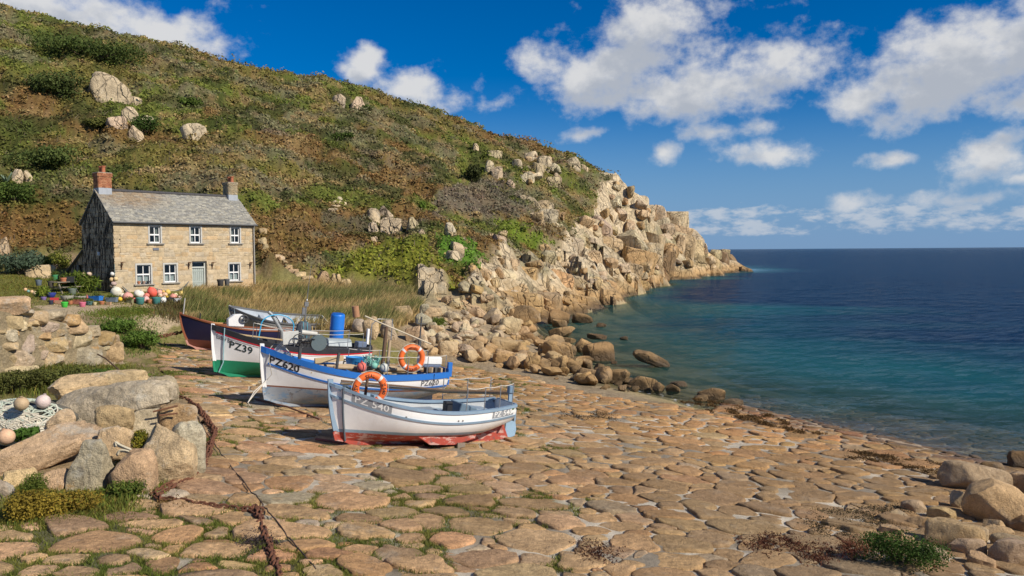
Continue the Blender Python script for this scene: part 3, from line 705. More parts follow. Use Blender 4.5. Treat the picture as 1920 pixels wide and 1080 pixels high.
ROCKCOL = {'pale': (.56, .44, .275), 'tan': (.53, .38, .21), 'orange': (.49, .32, .15), 'brown': (.26, .165, .085), 'grey': (.45, .365, .25), 'dark': (.13, .095, .06)}
def rockcol(k, g): return np.array(ROCKCOL[k]) * g.uniform(.85, 1.15) * (1 + g.uniform(-.05, .05, 3))
_seed = [100]
def boulder(px0, py0, px1, py1, name='boulder', label=None, group=None, col='tan', D=None, parent=None, depth=.9, sub=3, cuts=9, boxy=.5, rough=.06, tilt=0, yaw=None, bury=.12, mat=None, cat='boulder', jointed=False, absyaw=None, thin=1.0):
    """a rock that fills a pixel box of the photograph, standing on the ground there"""
    _seed[0] += 1; g = np.random.default_rng(_seed[0]); cx = (px0 + px1) / 2
    p = hit(cx, py1 - (py1 - py0) * .06) if D is None else at(cx, py1, D); D = p.y
    w = (px1 - px0) / F * D; h = (py1 - py0) / F * D
    view = math.atan2(-p.x, p.y)
    hh = h * (1 + bury); dd = min(w, max(h, w * .5)) * depth
    V, Fs = rock_vf(w, dd, hh * thin, _seed[0], sub, cuts, boxy, rough, jointed=jointed)
    if tilt:
        V = rot3(V - [0, 0, hh * thin / 2], 0, rad(tilt), 0); V = V / (V.max(0) - V.min(0)) * [w, dd, hh]; V[:, 2] -= V[:, 2].min()
    yaw = g.uniform(-.25, .25) if yaw is None else yaw
    q = Vector((p.x, p.y, 0)) + Vector((p.x, p.y, 0)).normalized() * dd * .38
    me = npmesh(name, V, Fs, mat or GM, rockcol(col, g), True, sharp=rad(34))
    z0 = (p.z - h * bury) if parent is None or D is None else p.z - h * bury
    return ob(name, me, parent, label, cat if parent is None else None, group, None, (q.x, q.y, z0), (0, 0, view + yaw if absyaw is None else absyaw))

# ---- the cliff and headland: a bedrock sheet is the ground itself; its blocks are pieces of it
def build_cliff():
    qd = quads[rockq]; used = np.unique(qd); rm = np.zeros(len(GV), int); rm[used] = np.arange(len(used)); V = GV[used]
    f = fbm(V * .12 + 4, 3)[:, None]; f2 = fbm(V * .4 + 14, 3)[:, None]; w = sstep(4.0, .8, V[:, 2])[:, None]
    c = np.array(ROCKCOL['pale']) * (1 - w) + np.array(ROCKCOL['orange']) * w; c = c * (.75 + .5 * f2)
    gm = sstep(.56, .64, f) * sstep(1.5, 4, V[:, 2:3]) * .55; c = c * (1 - gm) + np.array([.10, .105, .035]) * gm
    return ob('cliff', npmesh('cliff', V, rm[qd], CM, c, True, sharp=rad(38)), kind='structure')
cliff = build_cliff()
CL = []     # px0, py0, px1, py1, depth ahead, colour
big = [(1123, 322, 1160, 354, 192, 'pale'), (1124, 346, 1150, 402, 190, 'tan'), (1148, 338, 1182, 405, 192, 'pale'), (1128, 392, 1160, 438, 186, 'tan'), (1155, 380, 1190, 440, 188, 'tan'),
       (1178, 366, 1210, 402, 196, 'pale'), (1198, 384, 1222, 412, 200, 'grey'), (1215, 384, 1245, 412, 203, 'pale'), (1242, 396, 1286, 436, 206, 'pale'), (1190, 400, 1225, 440, 192, 'tan'), (1224, 408, 1250, 440, 196, 'grey'),
       (1232, 430, 1282, 452, 196, 'pale'), (1288, 428, 1314, 468, 212, 'pale'), (1205, 432, 1240, 470, 184, 'tan'), (1255, 440, 1280, 500, 190, 'tan'), (1272, 440, 1298, 510, 196, 'tan'), (1294, 450, 1318, 514, 204, 'tan'), (1310, 455, 1326, 486, 222, 'pale'),
       (1312, 472, 1345, 516, 222, 'tan'), (1332, 470, 1362, 508, 250, 'brown'), (1350, 468, 1366, 482, 262, 'tan'), (1352, 476, 1378, 504, 280, 'brown'), (1234, 470, 1262, 522, 180, 'brown'), (1285, 490, 1318, 518, 205, 'brown'),
       (1072, 415, 1112, 470, 138, 'pale'), (1100, 404, 1140, 462, 150, 'pale'), (1045, 440, 1085, 480, 122, 'pale'), (1120, 440, 1160, 490, 146, 'tan'), (1150, 430, 1190, 480, 158, 'pale'), (1175, 450, 1212, 496, 160, 'tan'),
       (1010, 460, 1050, 505, 104, 'pale'), (1040, 468, 1080, 512, 110, 'tan'), (1075, 470, 1120, 516, 118, 'tan'), (1110, 480, 1150, 520, 128, 'orange'), (1135, 480, 1160, 512, 136, 'tan'), (1150, 490, 1195, 530, 140, 'tan'), (1188, 478, 1236, 528, 160, 'tan'), (1200, 500, 1245, 530, 164, 'brown'),
       (985, 490, 1030, 530, 94, 'pale'), (960, 500, 1000, 545, 86, 'orange'), (1020, 505, 1065, 560, 94, 'orange'), (1050, 515, 1100, 560, 100, 'tan'), (1090, 520, 1140, 562, 108, 'orange'), (1130, 520, 1175, 556, 118, 'tan'), (1165, 525, 1205, 550, 132, 'orange'),
       (930, 520, 975, 560, 78, 'pale'), (900, 535, 950, 575, 70, 'tan'), (940, 545, 1000, 592, 76, 'orange'), (985, 548, 1045, 598, 82, 'tan'), (1030, 550, 1085, 590, 90, 'orange'), (1075, 555, 1120, 582, 97, 'tan'), (860, 545, 915, 580, 64, 'tan'), (880, 555, 955, 596, 66, 'orange'),
       (820, 560, 890, 592, 60, 'tan'), (780, 515, 822, 572, 62, 'orange'), (805, 535, 850, 575, 63, 'tan'), (845, 515, 875, 540, 70, 'pale'), (835, 490, 860, 520, 74, 'pale'), (872, 500, 905, 530, 76, 'pale'), (900, 480, 930, 505, 84, 'pale'), (925, 470, 960, 500, 88, 'pale'),
       (1008, 390, 1040, 425, 122, 'pale'), (1034, 420, 1052, 450, 124, 'pale'), (975, 366, 1010, 392, 128, 'pale'), (1013, 378, 1034, 396, 132, 'pale'), (1060, 440, 1100, 470, 128, 'tan'), (1215, 455, 1240, 480, 178, 'pale'),
       (1170, 400, 1196, 430, 186, 'tan'), (1250, 420, 1290, 445, 202, 'tan'), (1140, 425, 1170, 450, 178, 'tan'), (1330, 490, 1352, 514, 236, 'brown'), (1100, 555, 1130, 575, 103, 'orange'), (1190, 520, 1222, 540, 142, 'brown'), (1222, 512, 1250, 528, 172, 'brown')]
for b in big:
    w = b[2] - b[0]; h = b[3] - b[1]; D = b[4] + 3; ex = w * (.22 if b[1] < 515 else .32)
    col = b[5] if b[5] != 'grey' else 'pale'
    boulder(b[0] - ex, b[1] - 1, b[2] + ex, b[3] + h * .1, name='rock', col=col, D=D, parent=cliff, depth=1.3, sub=4, cuts=12, boxy=.85, rough=.03 if b[1] < 515 else .022, tilt=rnd.uniform(2, 16), bury=.5, mat=CM, jointed=True, yaw=rnd.uniform(-.12, .12))
# smaller blocks fill the rock zone
def fill_rocks():
    g = np.random.default_rng(31); n = 0; tries = 0; small_v, small_f, small_c, nv = [], [], [], 0
    zones = [([(800, 575), (860, 548), (915, 505), (950, 470), (1010, 475), (1070, 425), (1130, 420), (1130, 340), (1180, 350), (1290, 420), (1330, 470), (1370, 490), (1330, 512), (1240, 522), (1160, 552), (1060, 585), (1000, 598), (930, 595), (860, 585)], 150),
             ([(960, 295), (1020, 290), (1050, 330), (1040, 360), (990, 345)], 16), ([(850, 430), (960, 420), (960, 470), (880, 520), (830, 470)], 12), ([(980, 380), (1060, 400), (1050, 440), (1000, 430)], 10)]
    for poly, cnt in zones:
        xs = [p[0] for p in poly]; ys = [p[1] for p in poly]; k = 0
        while k < cnt:
            px, py = g.uniform(min(xs), max(xs)), g.uniform(min(ys), max(ys))
            if not inpoly(px, py, poly): continue
            k += 1; p = hit(px, py); s = g.lognormal(math.log(14), .4) / F * p.y; w, d, h = s * g.uniform(.8, 1.8), s * g.uniform(.7, 1.4), s * g.uniform(.6, 1.3)
            V, Fs = rock_vf(w, d, h, 5000 + n + k, 3, 10, .8, .03, jointed=True); V = rot3(V - [0, 0, h / 2], g.normal(0, .3), g.normal(0, .3), g.uniform(0, 6.3)); V += [p.x, p.y, p.z + h * .12]
            c = rockcol(g.choice(['pale', 'pale', 'tan', 'tan', 'orange']) if p.z > 1.6 else g.choice(['tan', 'orange', 'brown']), g)
            if n + k <= 220 and s / p.y * F > 11:
                c0 = V.mean(0); ro = ob('rock', npmesh('rock', V - c0, Fs, CM, c, True, sharp=rad(34)), cliff, loc=tuple(c0))
            else:
                small_v.append(V); small_f.append(Fs + nv); small_c.append(np.tile(c, (len(V), 1))); nv += len(V)
        n += cnt
    o = ob('rubble', npmesh('rubble', np.concatenate(small_v), np.concatenate(small_f), CM, np.concatenate(small_c), True, sharp=rad(34)), cliff, kind='stuff')
bpy.context.view_layer.update()
fill_rocks()

# ---- boulders out on the hillside
HB = [(168, 143, 243, 195, 'broad pale boulder, largest on the upper left of the hill'), (230, 183, 265, 201, 'small flat pale boulder just below the largest hill boulder'), (227, 205, 262, 232, 'rounded pale boulder left of a green shrub on the upper hill'),
      (262, 218, 292, 246, 'pale boulder right of the rounded one on the upper hill'), (202, 221, 240, 245, 'pale boulder with a mossy edge low in the upper hill cluster'), (238, 236, 271, 268, 'leaning pale boulder, lowest of the upper hill cluster'),
      (341, 236, 390, 268, 'lone pale dome-shaped boulder on the hill above the cottage roof'), (620, 178, 648, 196, 'flat pale boulder near the skyline, left of a pair'), (655, 185, 687, 209, 'pale boulder near the skyline beside a green shrub'),
      (20, 322, 44, 348, 'small grey boulder at the left edge of the hill'), (44, 325, 63, 346, 'pale upright boulder at the left edge above the green bush'), (684, 392, 714, 420, 'pale boulder low on the hill, first of a row right of the steps'),
      (704, 388, 738, 414, 'tall pale boulder at the back of the row low on the hill'), (713, 410, 758, 440, 'large split boulder with a dark face low on the hill'), (760, 408, 787, 432, 'pale boulder right of the split one low on the hill'),
      (783, 430, 797, 442, 'little pale stone on the bare earth track'), (832, 420, 857, 446, 'squarish pale boulder above the green ivy bank'), (690, 420, 710, 438, 'thin slab lying left of the split boulder'), (694, 444, 708, 458, 'small pale stone above the ivy bank'),
      (907, 302, 928, 326, 'left boulder of a pair high on the right slope'), (920, 312, 943, 336, 'right boulder of a pair high on the right slope'), (912, 282, 942, 296, 'flat slab boulder above a pair on the right slope'), (885, 270, 898, 284, 'small pale boulder near the skyline on the right slope'),
      (972, 322, 1003, 344, 'wide pale boulder with a ridged face on the right slope'), (958, 299, 980, 320, 'rounded boulder above the ridged one'), (982, 286, 1008, 306, 'boulder high on the right slope below the skyline'), (1004, 294, 1034, 319, 'angular boulder in the cluster below the skyline'), (1002, 308, 1020, 332, 'narrow boulder hanging below the angular one'),
      (1060, 296, 1089, 316, 'round boulder standing up on the skyline'), (1086, 310, 1103, 320, 'low boulder on the skyline right of the round one'), (1036, 326, 1054, 340, 'small boulder on the brown right slope'), (950, 346, 966, 360, 'small pale stone on the right slope below the pair'),
      (0, 446, 18, 486, 'tan boulder at the left edge beside the round green bush'), (50, 498, 104, 524, 'low tan boulder behind the picnic table'), (592, 512, 618, 532, 'rounded pale boulder above the reeds'), (618, 516, 640, 534, 'tan boulder above the reeds, right of the rounded one'), (640, 524, 660, 542, 'small boulder half sunk in the reeds')]
for i, b in enumerate(HB):
    boulder(*b[:4], name='hill_boulder', label=b[4], group='boulders on the hillside', col='pale' if i < 32 else 'tan', sub=4 if b[2] - b[0] > 40 else 3, cuts=10, boxy=.5, rough=.07, bury=.7, depth=1.0, tilt=rnd.uniform(-14, 14), mat=CM)

# ---- the boulder bank between slipway and sea
SB = [(957, 578, 1015, 612, 'brown', 'big brown boulder at the water where the cliff meets the bank'), (1026, 582, 1069, 611, 'brown', 'brown humped boulder in the water, second from the cliff'), (1071, 588, 1114, 608, 'brown', 'low brown rock standing in the water, third from the cliff'), (1118, 606, 1137, 615, 'brown', 'tiny dark rock just showing above the water'),
      (1186, 660, 1257, 694, 'dark', 'long dark wedge-shaped rock alone in the sea'), (1092, 645, 1153, 680, 'brown', 'large tan boulder with a dark wet foot at the edge of the sea'), (1077, 638, 1111, 665, 'orange', 'orange boulder left of the large one at the sea edge'), (935, 598, 977, 631, 'pale', 'largest pale angular boulder in the bank'),
      (908, 636, 978, 668, 'tan', 'long rounded tan boulder in the middle of the bank'), (1016, 641, 1078, 679, 'orange', 'long sloping orange boulder in the lower bank'), (1028, 614, 1080, 635, 'orange', 'flat orange boulder at the water in the upper bank'), (853, 622, 900, 648, 'pale', 'flat-topped pale boulder in the upper left of the bank'),
      (760, 614, 799, 648, 'tan', 'smooth leaning tan boulder behind the orange ring'), (846, 606, 876, 628, 'pale', 'pale boulder high in the bank, above the flat-topped one'), (821, 640, 860, 668, 'pale', 'pale squarish boulder at the foot of the bank right of the leaning one'), (863, 640, 909, 668, 'tan', 'tan faceted boulder at the foot of the bank beside the squarish one'),
      (927, 656, 965, 684, 'tan', 'boulder with yellow lichen at the foot of the bank'), (963, 665, 989, 690, 'pale', 'upright pale boulder at the slipway edge'), (1139, 696, 1180, 724, 'orange', 'rounded orange boulder near the end of the bank'), (1178, 708, 1234, 735, 'orange', 'long rounded boulder, last big one beside the slipway'),
      (1114, 688, 1146, 706, 'brown', 'brown boulder behind the rounded orange one'), (1247, 722, 1276, 740, 'orange', 'small round rock at the waterline beside the slipway'), (1256, 716, 1288, 729, 'brown', 'low dark rock in the shallows behind the small round one'), (1307, 730, 1360, 755, 'orange', 'smooth egg-shaped boulder in the shallows off the slipway'), (1301, 741, 1328, 756, 'orange', 'small rock touching the egg-shaped boulder'),
      (1058, 670, 1089, 697, 'tan', 'tan upright boulder low in the bank'), (1083, 692, 1124, 713, 'tan', 'tan boulder low in the bank, beside the upright one'), (1104, 700, 1136, 716, 'tan', 'tan wedge between two larger boulders near the end of the bank'), (1356, 750, 1394, 764, 'orange', 'flat wet orange rock at the edge of the shallows'),
      (976, 625, 1007, 643, 'brown', 'dark boulder in the middle of the upper bank'), (874, 578, 916, 600, 'tan', 'broad low boulder under the orange cliff slabs'), (914, 586, 942, 606, 'tan', 'smaller boulder under the cliff slabs, right of the broad one'), (1043, 634, 1080, 648, 'orange', 'slab resting on the upper bank near the water'), (1035, 600, 1064, 616, 'orange', 'pale orange rock at the water behind the flat one'),
      (1040, 645, 1082, 668, 'tan', 'tan rounded boulder between the two long orange ones'), (1100, 627, 1138, 639, 'brown', 'flat wet rock in the water off the bank'), (1162, 631, 1178, 639, 'dark', 'tiny black rock out in the water'), (1145, 678, 1158, 684, 'brown', 'tiny rock in the water below the large tan boulder'),
      (738, 576, 774, 600, 'tan', 'tan boulder half hidden in dry reeds'), (680, 596, 712, 640, 'tan', 'tan boulder behind the white stern post'), (712, 604, 745, 640, 'grey', 'grey boulder left of the leaning one behind the boats'), (786, 572, 806, 600, 'grey', 'grey upright stone at the right end of the reeds'), (660, 600, 684, 626, 'grey', 'grey boulder behind the blue barrel')]
for b in SB:
    boulder(*b[:4], name='shore_boulder', label=b[5], group='boulders of the bank beside the slipway', col=b[4], sub=4 if b[2] - b[0] > 34 else 3, cuts=9, boxy=.34, rough=.06, tilt=22 if 'wedge-shaped rock' in b[5] else rnd.uniform(-14, 14), bury=.2, thin=.5 if 'wedge-shaped rock' in b[5] else 1.0)
LAND = {0: 'the big brown boulder', 7: 'the largest pale angular boulder', 8: 'the long rounded tan boulder', 9: 'the long sloping orange boulder', 10: 'the flat orange boulder', 11: 'the flat-topped pale boulder', 12: 'the smooth leaning boulder', 14: 'the pale squarish boulder',
        15: 'the tan faceted boulder', 16: 'the yellow-lichened boulder', 17: 'the upright pale boulder', 18: 'the rounded orange boulder', 19: 'the last long rounded boulder', 25: 'the upright tan boulder', 5: 'the large sea-edge boulder', 29: 'the dark boulder mid-bank', 30: 'the broad low boulder', 13: 'the high pale boulder'}
_used = {}
def bank_label(px, py, s, ck):
    i = min(LAND, key=lambda q: math.hypot((SB[q][0] + SB[q][2]) / 2 - px, 1.4 * ((SB[q][1] + SB[q][3]) / 2 - py))); dx = px - (SB[i][0] + SB[i][2]) / 2; dy = py - (SB[i][1] + SB[i][3]) / 2
    d = ('left of ' if dx < 0 else 'right of ') if abs(dx) > 1.4 * abs(dy) else ('just above ' if dy < 0 else 'just below '); sz = 'small' if s < 17 else ('middling' if s < 24 else 'large')
    L_ = '%s %s bank boulder %s%s' % (sz, {'pale': 'pale', 'tan': 'tan', 'orange': 'orange', 'grey': 'greyish'}[ck], d, LAND[i]); n = _used[L_] = _used.get(L_, 0) + 1
    return L_ if n == 1 else ['', '', 'second', 'third', 'fourth', 'fifth', 'sixth', 'seventh'][min(n, 7)] + ' ' + L_
def bank_fill():
    g = np.random.default_rng(55); poly = [(755, 640), (800, 596), (850, 585), (940, 590), (985, 612), (1010, 635), (1060, 655), (1100, 690), (1160, 715), (1240, 738), (1150, 735), (1080, 722), (1000, 700), (900, 684), (820, 668)]
    k = 0; xs = [p[0] for p in poly]; ys = [p[1] for p in poly]; small = []; nv = 0; sv, sf, scc = [], [], []
    while k < 330:
        px, py = g.uniform(min(xs), max(xs)), g.uniform(min(ys), max(ys))
        if not inpoly(px, py, poly): continue
        k += 1; p = hit(px, py); up = px < 930 + (650 - py) * 1.5
        s = min(g.lognormal(math.log(20 if k < 130 else 10), .35), 27) / F * p.y; w, d, h = s * g.uniform(.9, 1.6), s * g.uniform(.8, 1.3), s * g.uniform(.6, 1.0)
        ck = g.choice(['pale', 'pale', 'tan', 'grey']) if up else g.choice(['tan', 'orange', 'orange'])
        V, Fs = rock_vf(w, d, h, 8000 + k, 3, 9, .34, .06); V = rot3(V - [0, 0, h / 2], g.normal(0, .3), g.normal(0, .3), g.uniform(0, 6.3)); zc = p.z + h * .22 + (.25 * s if k < 130 else 0)
        c = rockcol(ck, g)
        if k < 130: ob('bank_boulder', npmesh('bank_boulder', V, Fs, GM, c, True, sharp=rad(34)), None, bank_label(px, py, s / p.y * F, ck), 'boulder', 'loose boulders heaped in the bank', None, (p.x, p.y, zc))
        else: sv.append(V + [p.x, p.y, p.z + h * .2]); sf.append(Fs + nv); scc.append(np.tile(c, (len(V), 1))); nv += len(V)
    ob('beach_stones', npmesh('beach_stones', np.concatenate(sv), np.concatenate(sf), GM, np.concatenate(scc), True, sharp=rad(34)), None, 'small loose stones between the boulders of the bank', 'stones', None, 'stuff')
bank_fill()
# ---- right foreground
RB = [(1763, 876, 1892, 938, 'grey', 'long smooth grey boulder lying on the slip at the right edge', 10), (1808, 914, 1935, 1004, 'tan', 'large angular boulder with orange lichen at the right edge', 18), (1782, 937, 1812, 970, 'grey', 'small rounded stone left of the large angular boulder', 0), (1888, 906, 1945, 942, 'tan', 'boulder behind the large angular one at the frame edge', 0),
      (1736, 1003, 1840, 1050, 'tan', 'flat-topped block in the bottom right corner', 0), (1772, 1027, 1846, 1060, 'grey', 'low grey boulder below the flat-topped block', 0), (1856, 1036, 1920, 1082, 'grey', 'pale grey boulder in the bottom right corner', 0), (1842, 990, 1890, 1020, 'tan', 'mossy stone under the large angular boulder', 0), (1860, 1020, 1935, 1048, 'grey', 'dark smooth stone at the frame edge, bottom right', 0),
      (1700, 985, 1780, 1012, 'tan', 'low slab left of the large angular boulder', 0), (1538, 985, 1645, 1012, 'dark', 'weedy dark brown slab set in the slip', 0), (1890, 985, 1940, 1015, 'brown', 'brown stone under the large boulder at the frame edge', 0), (1815, 1055, 1865, 1085, 'tan', 'stone beside the green shrub at the bottom edge', 0),
      (1690, 950, 1735, 975, 'grey', 'small grey stone in the shade left of the boulders', 0), (1740, 965, 1790, 992, 'tan', 'tan stone left under the large angular boulder', 0), (1845, 1003, 1900, 1030, 'tan', 'tan stone between mossy stone and frame edge', 0), (1895, 1045, 1940, 1085, 'tan', 'tan stone in the very corner at the right', 0), (1795, 1000, 1850, 1026, 'grey', 'grey stone behind the flat-topped block', 0), (1725, 1045, 1775, 1075, 'grey', 'grey stone at the right of the leafy shrub', 0), (1835, 880, 1880, 905, 'brown', 'brown wet stone behind the long smooth boulder', 0), (1890, 860, 1930, 885, 'brown', 'brown wet rock at the waterline on the right edge', 0), (1870, 945, 1930, 975, 'grey', 'grey stone leaning on the large angular boulder', 0), (1640, 1000, 1700, 1025, 'tan', 'low tan stone above the leafy shrub', 0), (1660, 965, 1700, 985, 'grey', 'low grey stone beyond the leafy shrub', 0)]
for i, b in enumerate(RB):
    boulder(b[0], b[1] - (b[3] - b[1]) * (.38 if i > 1 and b[4] != 'dark' else 0), b[2], b[3], name='foreshore_boulder', label=b[5], group='boulders at the right edge of the slip', col=b[4], sub=4, cuts=9, boxy=.4, rough=.05, tilt=b[6], mat=GNEAR, bury=.08 if b[4] != 'dark' else 1.1, depth=.9 if b[4] != 'dark' else 1.5)
# ---- left foreground
LB = [(104, 716, 330, 812, 'grey', 'huge sloping grey outcrop beside the slip, biggest rock on the left', -10, 19.2), (100, 702, 238, 742, 'tan', 'rounded rock along the back of the big outcrop', 0, 22.5), (188, 694, 284, 726, 'tan', 'pointed rock at the top of the big outcrop', 0, 23.0), (262, 705, 335, 770, 'grey', 'pale lichened end of the big outcrop by the chain', 0, 21.0),
      (-50, 806, 190, 892, 'tan', 'long pale slab lying slanted below the rope heap', -16, 15.9), (128, 826, 222, 932, 'grey', 'tall pale block under the end of the long slab', 0, 14.5), (210, 846, 296, 934, 'tan', 'pointed boulder between the tall block and the chain', 0, 14.5), (256, 798, 370, 908, 'tan', 'massive rounded boulder beside the rusty chain', 0, 15.2), (322, 792, 386, 888, 'grey', 'steep grey boulder flank right against the chain', 0, 15.9),
      (242, 768, 322, 812, 'grey', 'gnarled cracked rock on top of the massive boulder', 0, 18.2), (298, 756, 370, 806, 'orange', 'reddish flat slab where iron rods lie', 0, 18.4), (-30, 900, 26, 962, 'grey', 'grey boulder in the bottom left corner', 0, 13.8), (60, 882, 136, 940, 'tan', 'half buried tan boulder left of the tall block', 0, 14.4), (10, 880, 70, 930, 'tan', 'cream block under the long slab at the left', 0, 14.8), (90, 770, 140, 812, 'tan', 'round tan boulder behind the coil of pale rope', 0, 17.5), (185, 800, 262, 850, 'tan', 'weathered shelf of rock behind the pointed boulder', 0, 16.3), (180, 760, 250, 806, 'tan', 'low hump of rock between outcrop and long slab', 0, 17.6), (20, 930, 70, 965, 'tan', 'rounded stone half hidden in yellow weed at the left', 0, 13.6)]
for b in LB:
    boulder(*b[:4], name='rock_outcrop', label=b[5], group='rocks left of the slip', col=b[4], D=b[7], sub=5 if b[2] - b[0] > 100 else 4, cuts=8, boxy=.30, rough=.085, tilt=b[6], mat=GNEAR, bury=.35 if not b[6] else .15, depth=.8, thin=1.0 if not b[6] else (.62 if b[0] < 0 else .9))
# ---------------------------------------------------------------- vegetation
LEAF = mat_leaf('leaves', .22); BLADE = mat_leaf('grass_blades', .4)
def leaf_vf(C_, S, cols, g, aspect=.55, up=None, updir=.0, nb=None, nbk=1.0):
    """one small folded leaf per centre"""
    n = len(C_); a = g.normal(size=(n, 3)); a[:, 2] += updir; a /= np.linalg.norm(a, axis=1, keepdims=True)
    b = g.normal(size=(n, 3));
    if up is not None: b = b * .8 + up
    b -= (b * a).sum(1, keepdims=True) * a; b /= np.linalg.norm(b, axis=1, keepdims=True) + 1e-9; nrm = np.cross(a, b)
    if nb is not None:      # leaves turn their faces outwards from the clump
        nrm = nb * nbk + g.normal(size=(n, 3)) * .55; nrm /= np.linalg.norm(nrm, axis=1, keepdims=True); a = np.cross(nrm, g.normal(size=(n, 3))); a /= np.linalg.norm(a, axis=1, keepdims=True) + 1e-9; b = np.cross(nrm, a)
    S = np.broadcast_to(S, (n,))[:, None]; w = S * aspect
    V = np.stack([C_ - a * S * .5, C_ + b * w * .5 - nrm * S * .05, C_ + a * S * .5, C_ - b * w * .5 + nrm * S * .08], 1).reshape(-1, 3)
    return V, np.arange(4 * n).reshape(n, 4), np.repeat(cols, 4, 0)
def stuff(name, V, Fs, cols, mat, label, cat, parent=None):
    return ob(name, npmesh(name, V, Fs, mat, cols), parent, label, cat, None, 'stuff')
class LF:
    def __init__(s): s.V = []; s.F = []; s.C = []; s.n = 0
    def add(s, V, Fs, C_): s.V.append(V); s.F.append(Fs + s.n); s.C.append(C_); s.n += len(V)
    def get(s): return np.concatenate(s.V), np.concatenate(s.F), np.concatenate(s.C)
def build_hill_cover():
    g = np.random.default_rng(77); L = LF()
    vis = (hillf > .35) & (PX > -120) & (PX < 1250)
    js, is_ = np.nonzero(vis[:-1, :-1])
    def samp(n):
        k = g.integers(0, len(js), n); u = is_[k] + g.random(n); v = js[k] + g.random(n)
        kk = KB[0] + u * (KB[1] - KB[0]); y = np.exp(LY[0] + v * (LY[1] - LY[0])); x = kk * y; return x, y, _bil(GZ, x, y)
    # low mat of leaves
    x, y, z = samp(120000); col = cover_col(x, y, z, None, 1) * 1.1; nn = slope_n(x, y)
    C_ = np.stack([x, y, z], -1) + nn * (g.random((len(x), 1)) * .3); L.add(*leaf_vf(C_, (.13 + .0022 * y) * g.uniform(.6, 1.4, len(x)), col, g, .6, nb=nn))
    # clumps: bushes, bracken stands, heather cushions
    nc = 6000; x, y, z = samp(nc); R = g.lognormal(math.log(.62), .38, nc) * np.clip(y / 95, .75, 1.5); cc = cover_col(x, y, z, None, 2)
    m = 34; idx = np.repeat(np.arange(nc), m); d = g.normal(size=(len(idx), 3)); d /= np.linalg.norm(d, axis=1, keepdims=True); d[:, 2] = np.abs(d[:, 2]) * .95 + .05
    rr = R[idx, None] * (.72 + .34 * g.random((len(idx), 1))); C_ = np.stack([x, y, z - .15], -1)[idx] + d * rr * np.array([1, 1, .72])
    cl = cc[idx] * (.85 + .3 * g.random((len(idx), 1))) * 1.08
    L.add(*leaf_vf(C_, (.15 + .0021 * y[idx]) * g.uniform(.6, 1.3, len(idx)), cl, g, .6, nb=d))
    # twiggy pale stems
    x, y, z = samp(9000); h = g.uniform(.2, .6, len(x)); c = np.where(g.random((len(x), 1)) < .5, np.array([[.26, .20, .13]]), np.array([[.19, .12, .06]])) * g.uniform(.7, 1.2, (len(x), 1))
    t = np.stack([g.normal(.25, .3, len(x)), g.normal(-.1, .3, len(x)), np.ones(len(x))], -1) * h[:, None]; B = np.stack([x, y, z], -1); w = np.stack([(.02 + .00030 * y), np.zeros(len(x)), np.zeros(len(x))], -1)
    L.add(np.stack([B - w, B + w, B + t + w * .2, B + t - w * .2], 1).reshape(-1, 3), np.arange(4 * len(x)).reshape(-1, 4), np.repeat(c, 4, 0))
    V, Fs, c = L.get(); stuff('heath', V, Fs, c, LEAF, 'bracken, heather and scrub covering the whole hillside', 'heath')
build_hill_cover()
def blades(x, y, z, h, w, col, g, lean=(.15, 0), sd=.25):
    n = len(x); B = np.stack([x, y, z], -1); a = g.uniform(0, math.pi, n); W = np.stack([np.cos(a), np.sin(a), np.zeros(n)], -1) * w[:, None]
    ln = np.stack([g.normal(lean[0], sd, n), g.normal(lean[1], sd, n), np.zeros(n)], -1) * h[:, None]; U = np.zeros((n, 3)); U[:, 2] = h
    M = B + U * .55 + ln * .35; T = B + U * .95 + ln
    V = np.stack([B - W * .5, B + W * .5, M + W * .4, M - W * .4, T + W * .06, T - W * .06], 1).reshape(-1, 3); k = np.arange(n)[:, None] * 6
    Fs = np.concatenate([k + [0, 1, 2, 3], k + [3, 2, 4, 5]]); return V, Fs, np.repeat(col, 6, 0)
def build_reeds():
    g = np.random.default_rng(5); poly = [(336, 578), (345, 545), (400, 538), (560, 532), (660, 532), (760, 545), (790, 575), (780, 605), (720, 622), (600, 620), (430, 612), (350, 606)]
    n = 60000; px, py = g.uniform(330, 800, n), g.uniform(528, 625, n); m = inpoly(px, py, poly); px, py = px[m], py[m]
    # sample the bank in plan, keep what falls in the reed bed
    x, y = g.uniform(-26, -4, 150000), g.uniform(42, 66, 150000); z = land(x, y); qx, qy = proj(np.stack([x, y, z], -1)); k = inpoly(qx, qy, poly) & (~inpoly(x, y, SLIP_POLY)); x, y, z = x[k][:36000], y[k][:36000], z[k][:36000]; qx = qx[k][:36000]
    f = fbm(P3(x, y) * .35 + 3, 3); tan = np.array([.60, .44, .20]); grn = np.array([.22, .235, .075]); ol = np.array([.44, .35, .14])
    gm = sstep(.50, .62, f + sstep(520, 350, qx) * .14)[:, None]; col = tan * (1 - gm) + grn * gm; om = (g.random((len(x), 1)) < .3); col = np.where(om, ol, col) * g.uniform(.6, 1.3, (len(x), 1))
    V, Fs, c = blades(x, y, z - .1, g.uniform(.4, 1.1, len(x)) * (.30 + 1.15 * f), g.uniform(.03, .06, len(x)), col, g, (.35, .05), .22)
    stuff('reeds', V, Fs, c, BLADE, 'tall tan and green reeds growing on the bank behind the boats', 'reeds')
build_reeds()
